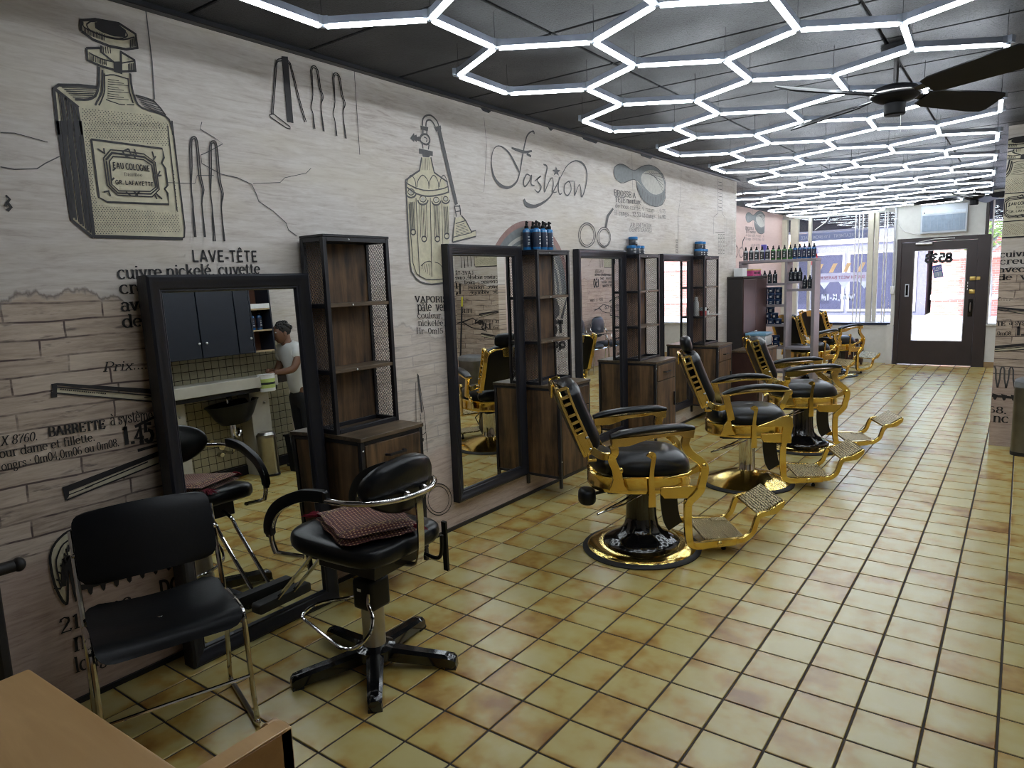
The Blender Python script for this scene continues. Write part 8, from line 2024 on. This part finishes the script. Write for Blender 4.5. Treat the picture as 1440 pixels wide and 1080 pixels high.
# ------------------------------------------------------------ the barber at the wash corner: faces -y, leaning forward a little
def skin_obj(name, verts, edges_, radii, mat, parent, root=0, sub=2):
    me = bpy.data.meshes.new(name); me.from_pydata(verts, edges_, []); me.materials.append(mat)
    o = bpy.data.objects.new(name, me); link(o, parent)
    o.modifiers.new('skin', 'SKIN').use_smooth_shade = True
    sv = me.skin_vertices[0].data
    for i, r_ in enumerate(radii): sv[i].radius = r_ if isinstance(r_, tuple) else (r_, r_)
    sv[root].use_root = True
    sm_ = o.modifiers.new('sub', 'SUBSURF'); sm_.levels = sub; sm_.render_levels = sub
    return o
SKIN = plain('brown_skin', (0.16, 0.075, 0.042), .5)
TEE = plain('white_tee', (0.62, 0.63, 0.62), .8, var=.05, vs=6)
TRO = plain('dark_trousers', (0.012, 0.012, 0.014), .8)
HAIR = plain('black_hair', (0.008, 0.007, 0.007), .6)
per = thing('person', 'person in white T-shirt and dark trousers holding a white tub, seen in the leaning mirror', 'person', (3.235, 2.335, 0), R(2))
per.scale = (.84, 1, 1.03)
# x: toward the wall, y: behind, z up; right side is -x
bv = [(0, .08, .74), (0, .07, .90), (0, .03, 1.06), (0, -.005, 1.16), (0, -.03, 1.22), (0, -.055, 1.29), (0, -.075, 1.35),
      (-.09, .08, .70), (-.10, .06, .40), (-.10, .09, .08), (-.10, .03, .045), (-.105, -.07, .035),
      (.09, .08, .70), (.10, .07, .40), (.10, .11, .08), (.10, .06, .045), (.105, -.04, .035),
      (-.15, 0, 1.15), (-.19, -.03, 1.06), (-.20, -.10, .965), (-.15, -.22, .95), (-.12, -.285, .955),
      (.15, 0, 1.15), (.20, -.02, 1.02), (.19, -.08, .93), (.12, -.20, .96), (.06, -.26, .97)]
be = [(0, 1), (1, 2), (2, 3), (3, 4), (4, 5), (5, 6), (0, 7), (7, 8), (8, 9), (9, 10), (10, 11), (0, 12), (12, 13), (13, 14), (14, 15), (15, 16),
      (3, 17), (17, 18), (18, 19), (19, 20), (20, 21), (3, 22), (22, 23), (23, 24), (24, 25), (25, 26)]
brd = [(.13, .10), (.125, .10), (.13, .095), (.12, .09), (.05, .05), (.062, .075), (.060, .075),
       .082, .055, .036, .035, .028, .082, .055, .036, .035, .028, .055, .047, .040, .033, .022, .055, .047, .040, .033, .022]
body = skin_obj('body', bv, be, brd, SKIN, per)
face = MB().ell((0, -.085, 1.315), .066, .082, .098, 16, 12)
face.ell((0, -.166, 1.302), .012, .016, .020, 8, 6).ell((-.068, -.075, 1.31), .010, .020, .028, 8, 6).ell((.068, -.075, 1.31), .010, .020, .028, 8, 6)
face.build('head', SKIN, per, smooth=70)
MB().ell((-.026, -.158, 1.328), .012, .006, .007, 8, 6).ell((.026, -.158, 1.328), .012, .006, .007, 8, 6).build('eye', M['white_plastic'], per)
MB().ell((0, -.158, 1.262), .024, .008, .008, 10, 6).build('mouth', plain('lip', (0.20, 0.07, 0.05), .5), per)
hr = MB().ell((0, -.060, 1.352), .078, .090, .078, 16, 10)
rh = random.Random(2)
for k in range(60):
    a, b = rh.uniform(0, 2 * PI), rh.uniform(.0, 1.3)
    hr.ell((.074 * math.cos(a) * math.cos(b), -.055 + .085 * math.sin(a) * math.cos(b), 1.355 + .074 * math.sin(b)), .018, .018, .016, 6, 4)
hr.build('hair', HAIR, per, smooth=70)
tv = [(0, .075, .66), (0, .07, .90), (0, .03, 1.06), (0, -.005, 1.165), (0, -.025, 1.215), (-.16, 0, 1.15), (-.20, -.035, 1.045), (.16, 0, 1.15), (.205, -.03, 1.035)]
skin_obj('tee_shirt', tv, [(0, 1), (1, 2), (2, 3), (3, 4), (3, 5), (5, 6), (3, 7), (7, 8)], [(.165, .14), (.155, .13), (.155, .12), (.135, .105), (.07, .07), .075, .072, .075, .072], TEE, per)
skin_obj('trousers', [(0, .08, .78), (0, .08, .71), (-.095, .08, .62), (-.10, .065, .40), (-.10, .09, .09), (.095, .08, .62), (.10, .075, .40), (.10, .11, .09)], [(0, 1), (1, 2), (2, 3), (3, 4), (1, 5), (5, 6), (6, 7)], [(.145, .12), (.14, .12), .10, .078, .062, .10, .078, .062], TRO, per)
for s in (-1, 1):
    y0 = -.02 if s < 0 else .01
    MB().prism([(s * .10 - .045, y0 - .13), (s * .10 + .045, y0 - .13), (s * .10 + .04, y0 + .12), (s * .10 - .04, y0 + .12)], 0.0, .022, 'xy').build('sandal', M['rubber'], per, bevel=.006)
    MB().tube([(s * .10 - .048, y0 - .06, .02), (s * .10, y0 - .07, .078), (s * .10 + .048, y0 - .06, .02)], 0, sq=(.03, .008)).build('sandal_strap', M['rubber'], per)
# right hand with five fingers closed on the tub's rim
hc = Vector((-.12, -.285, .955))
hv = [tuple(hc), tuple(hc + Vector((.012, -.045, -.010)))]
hb = skin_obj('hand', [tuple(hc + Vector((0, .01, 0))), tuple(hc + Vector((.006, -.030, -.004))), tuple(hc + Vector((.010, -.062, -.014)))], [(0, 1), (1, 2)], [(.022, .02), (.034, .018), (.036, .014)], SKIN, per)
for k, (dx, l_) in enumerate(((-.030, .058), (-.010, .068), (.012, .064), (.032, .050))):
    b0 = hc + Vector((dx + .008, -.055, -.012))
    skin_obj('finger', [tuple(b0), tuple(b0 + Vector((0, -l_ * .5, -.004))), tuple(b0 + Vector((0, -l_ * .78, -.024))), tuple(b0 + Vector((0, -l_ * .80, -.046)))], [(0, 1), (1, 2), (2, 3)], [.010, .009, .0085, .007], SKIN, per)
b0 = hc + Vector((.040, -.020, -.004))
skin_obj('thumb', [tuple(b0), tuple(b0 + Vector((.018, -.024, -.012))), tuple(b0 + Vector((.016, -.046, -.028)))], [(0, 1), (1, 2)], [.012, .0105, .0085], SKIN, per)
t = thing('white_tub', 'white plastic tub with green label in the hand of the person', 'tub', (3.135, 1.955, .815))
MB().lathe([(.068, 0), (.074, .006), (.080, .155), (.083, .158), (.083, .168), (.076, .168)], 24).build('tub_body', M['white_plastic'], t)
MB().lathe([(.0765, .035), (.0805, .125)], 24).build('label', plain('lime_label', (0.42, 0.52, 0.16), .5), t)
MB().lathe([(.0775, .06), (.0792, .09)], 24).build('label_band', plain('label_dark', (0.03, 0.05, 0.06), .5), t)
MB().tube([(.0, -.083, .150), (.0, -.125, .135), (.0, -.120, .06), (.0, -.078, .05)], .010, 8).build('tub_handle', M['white_plastic'], t)
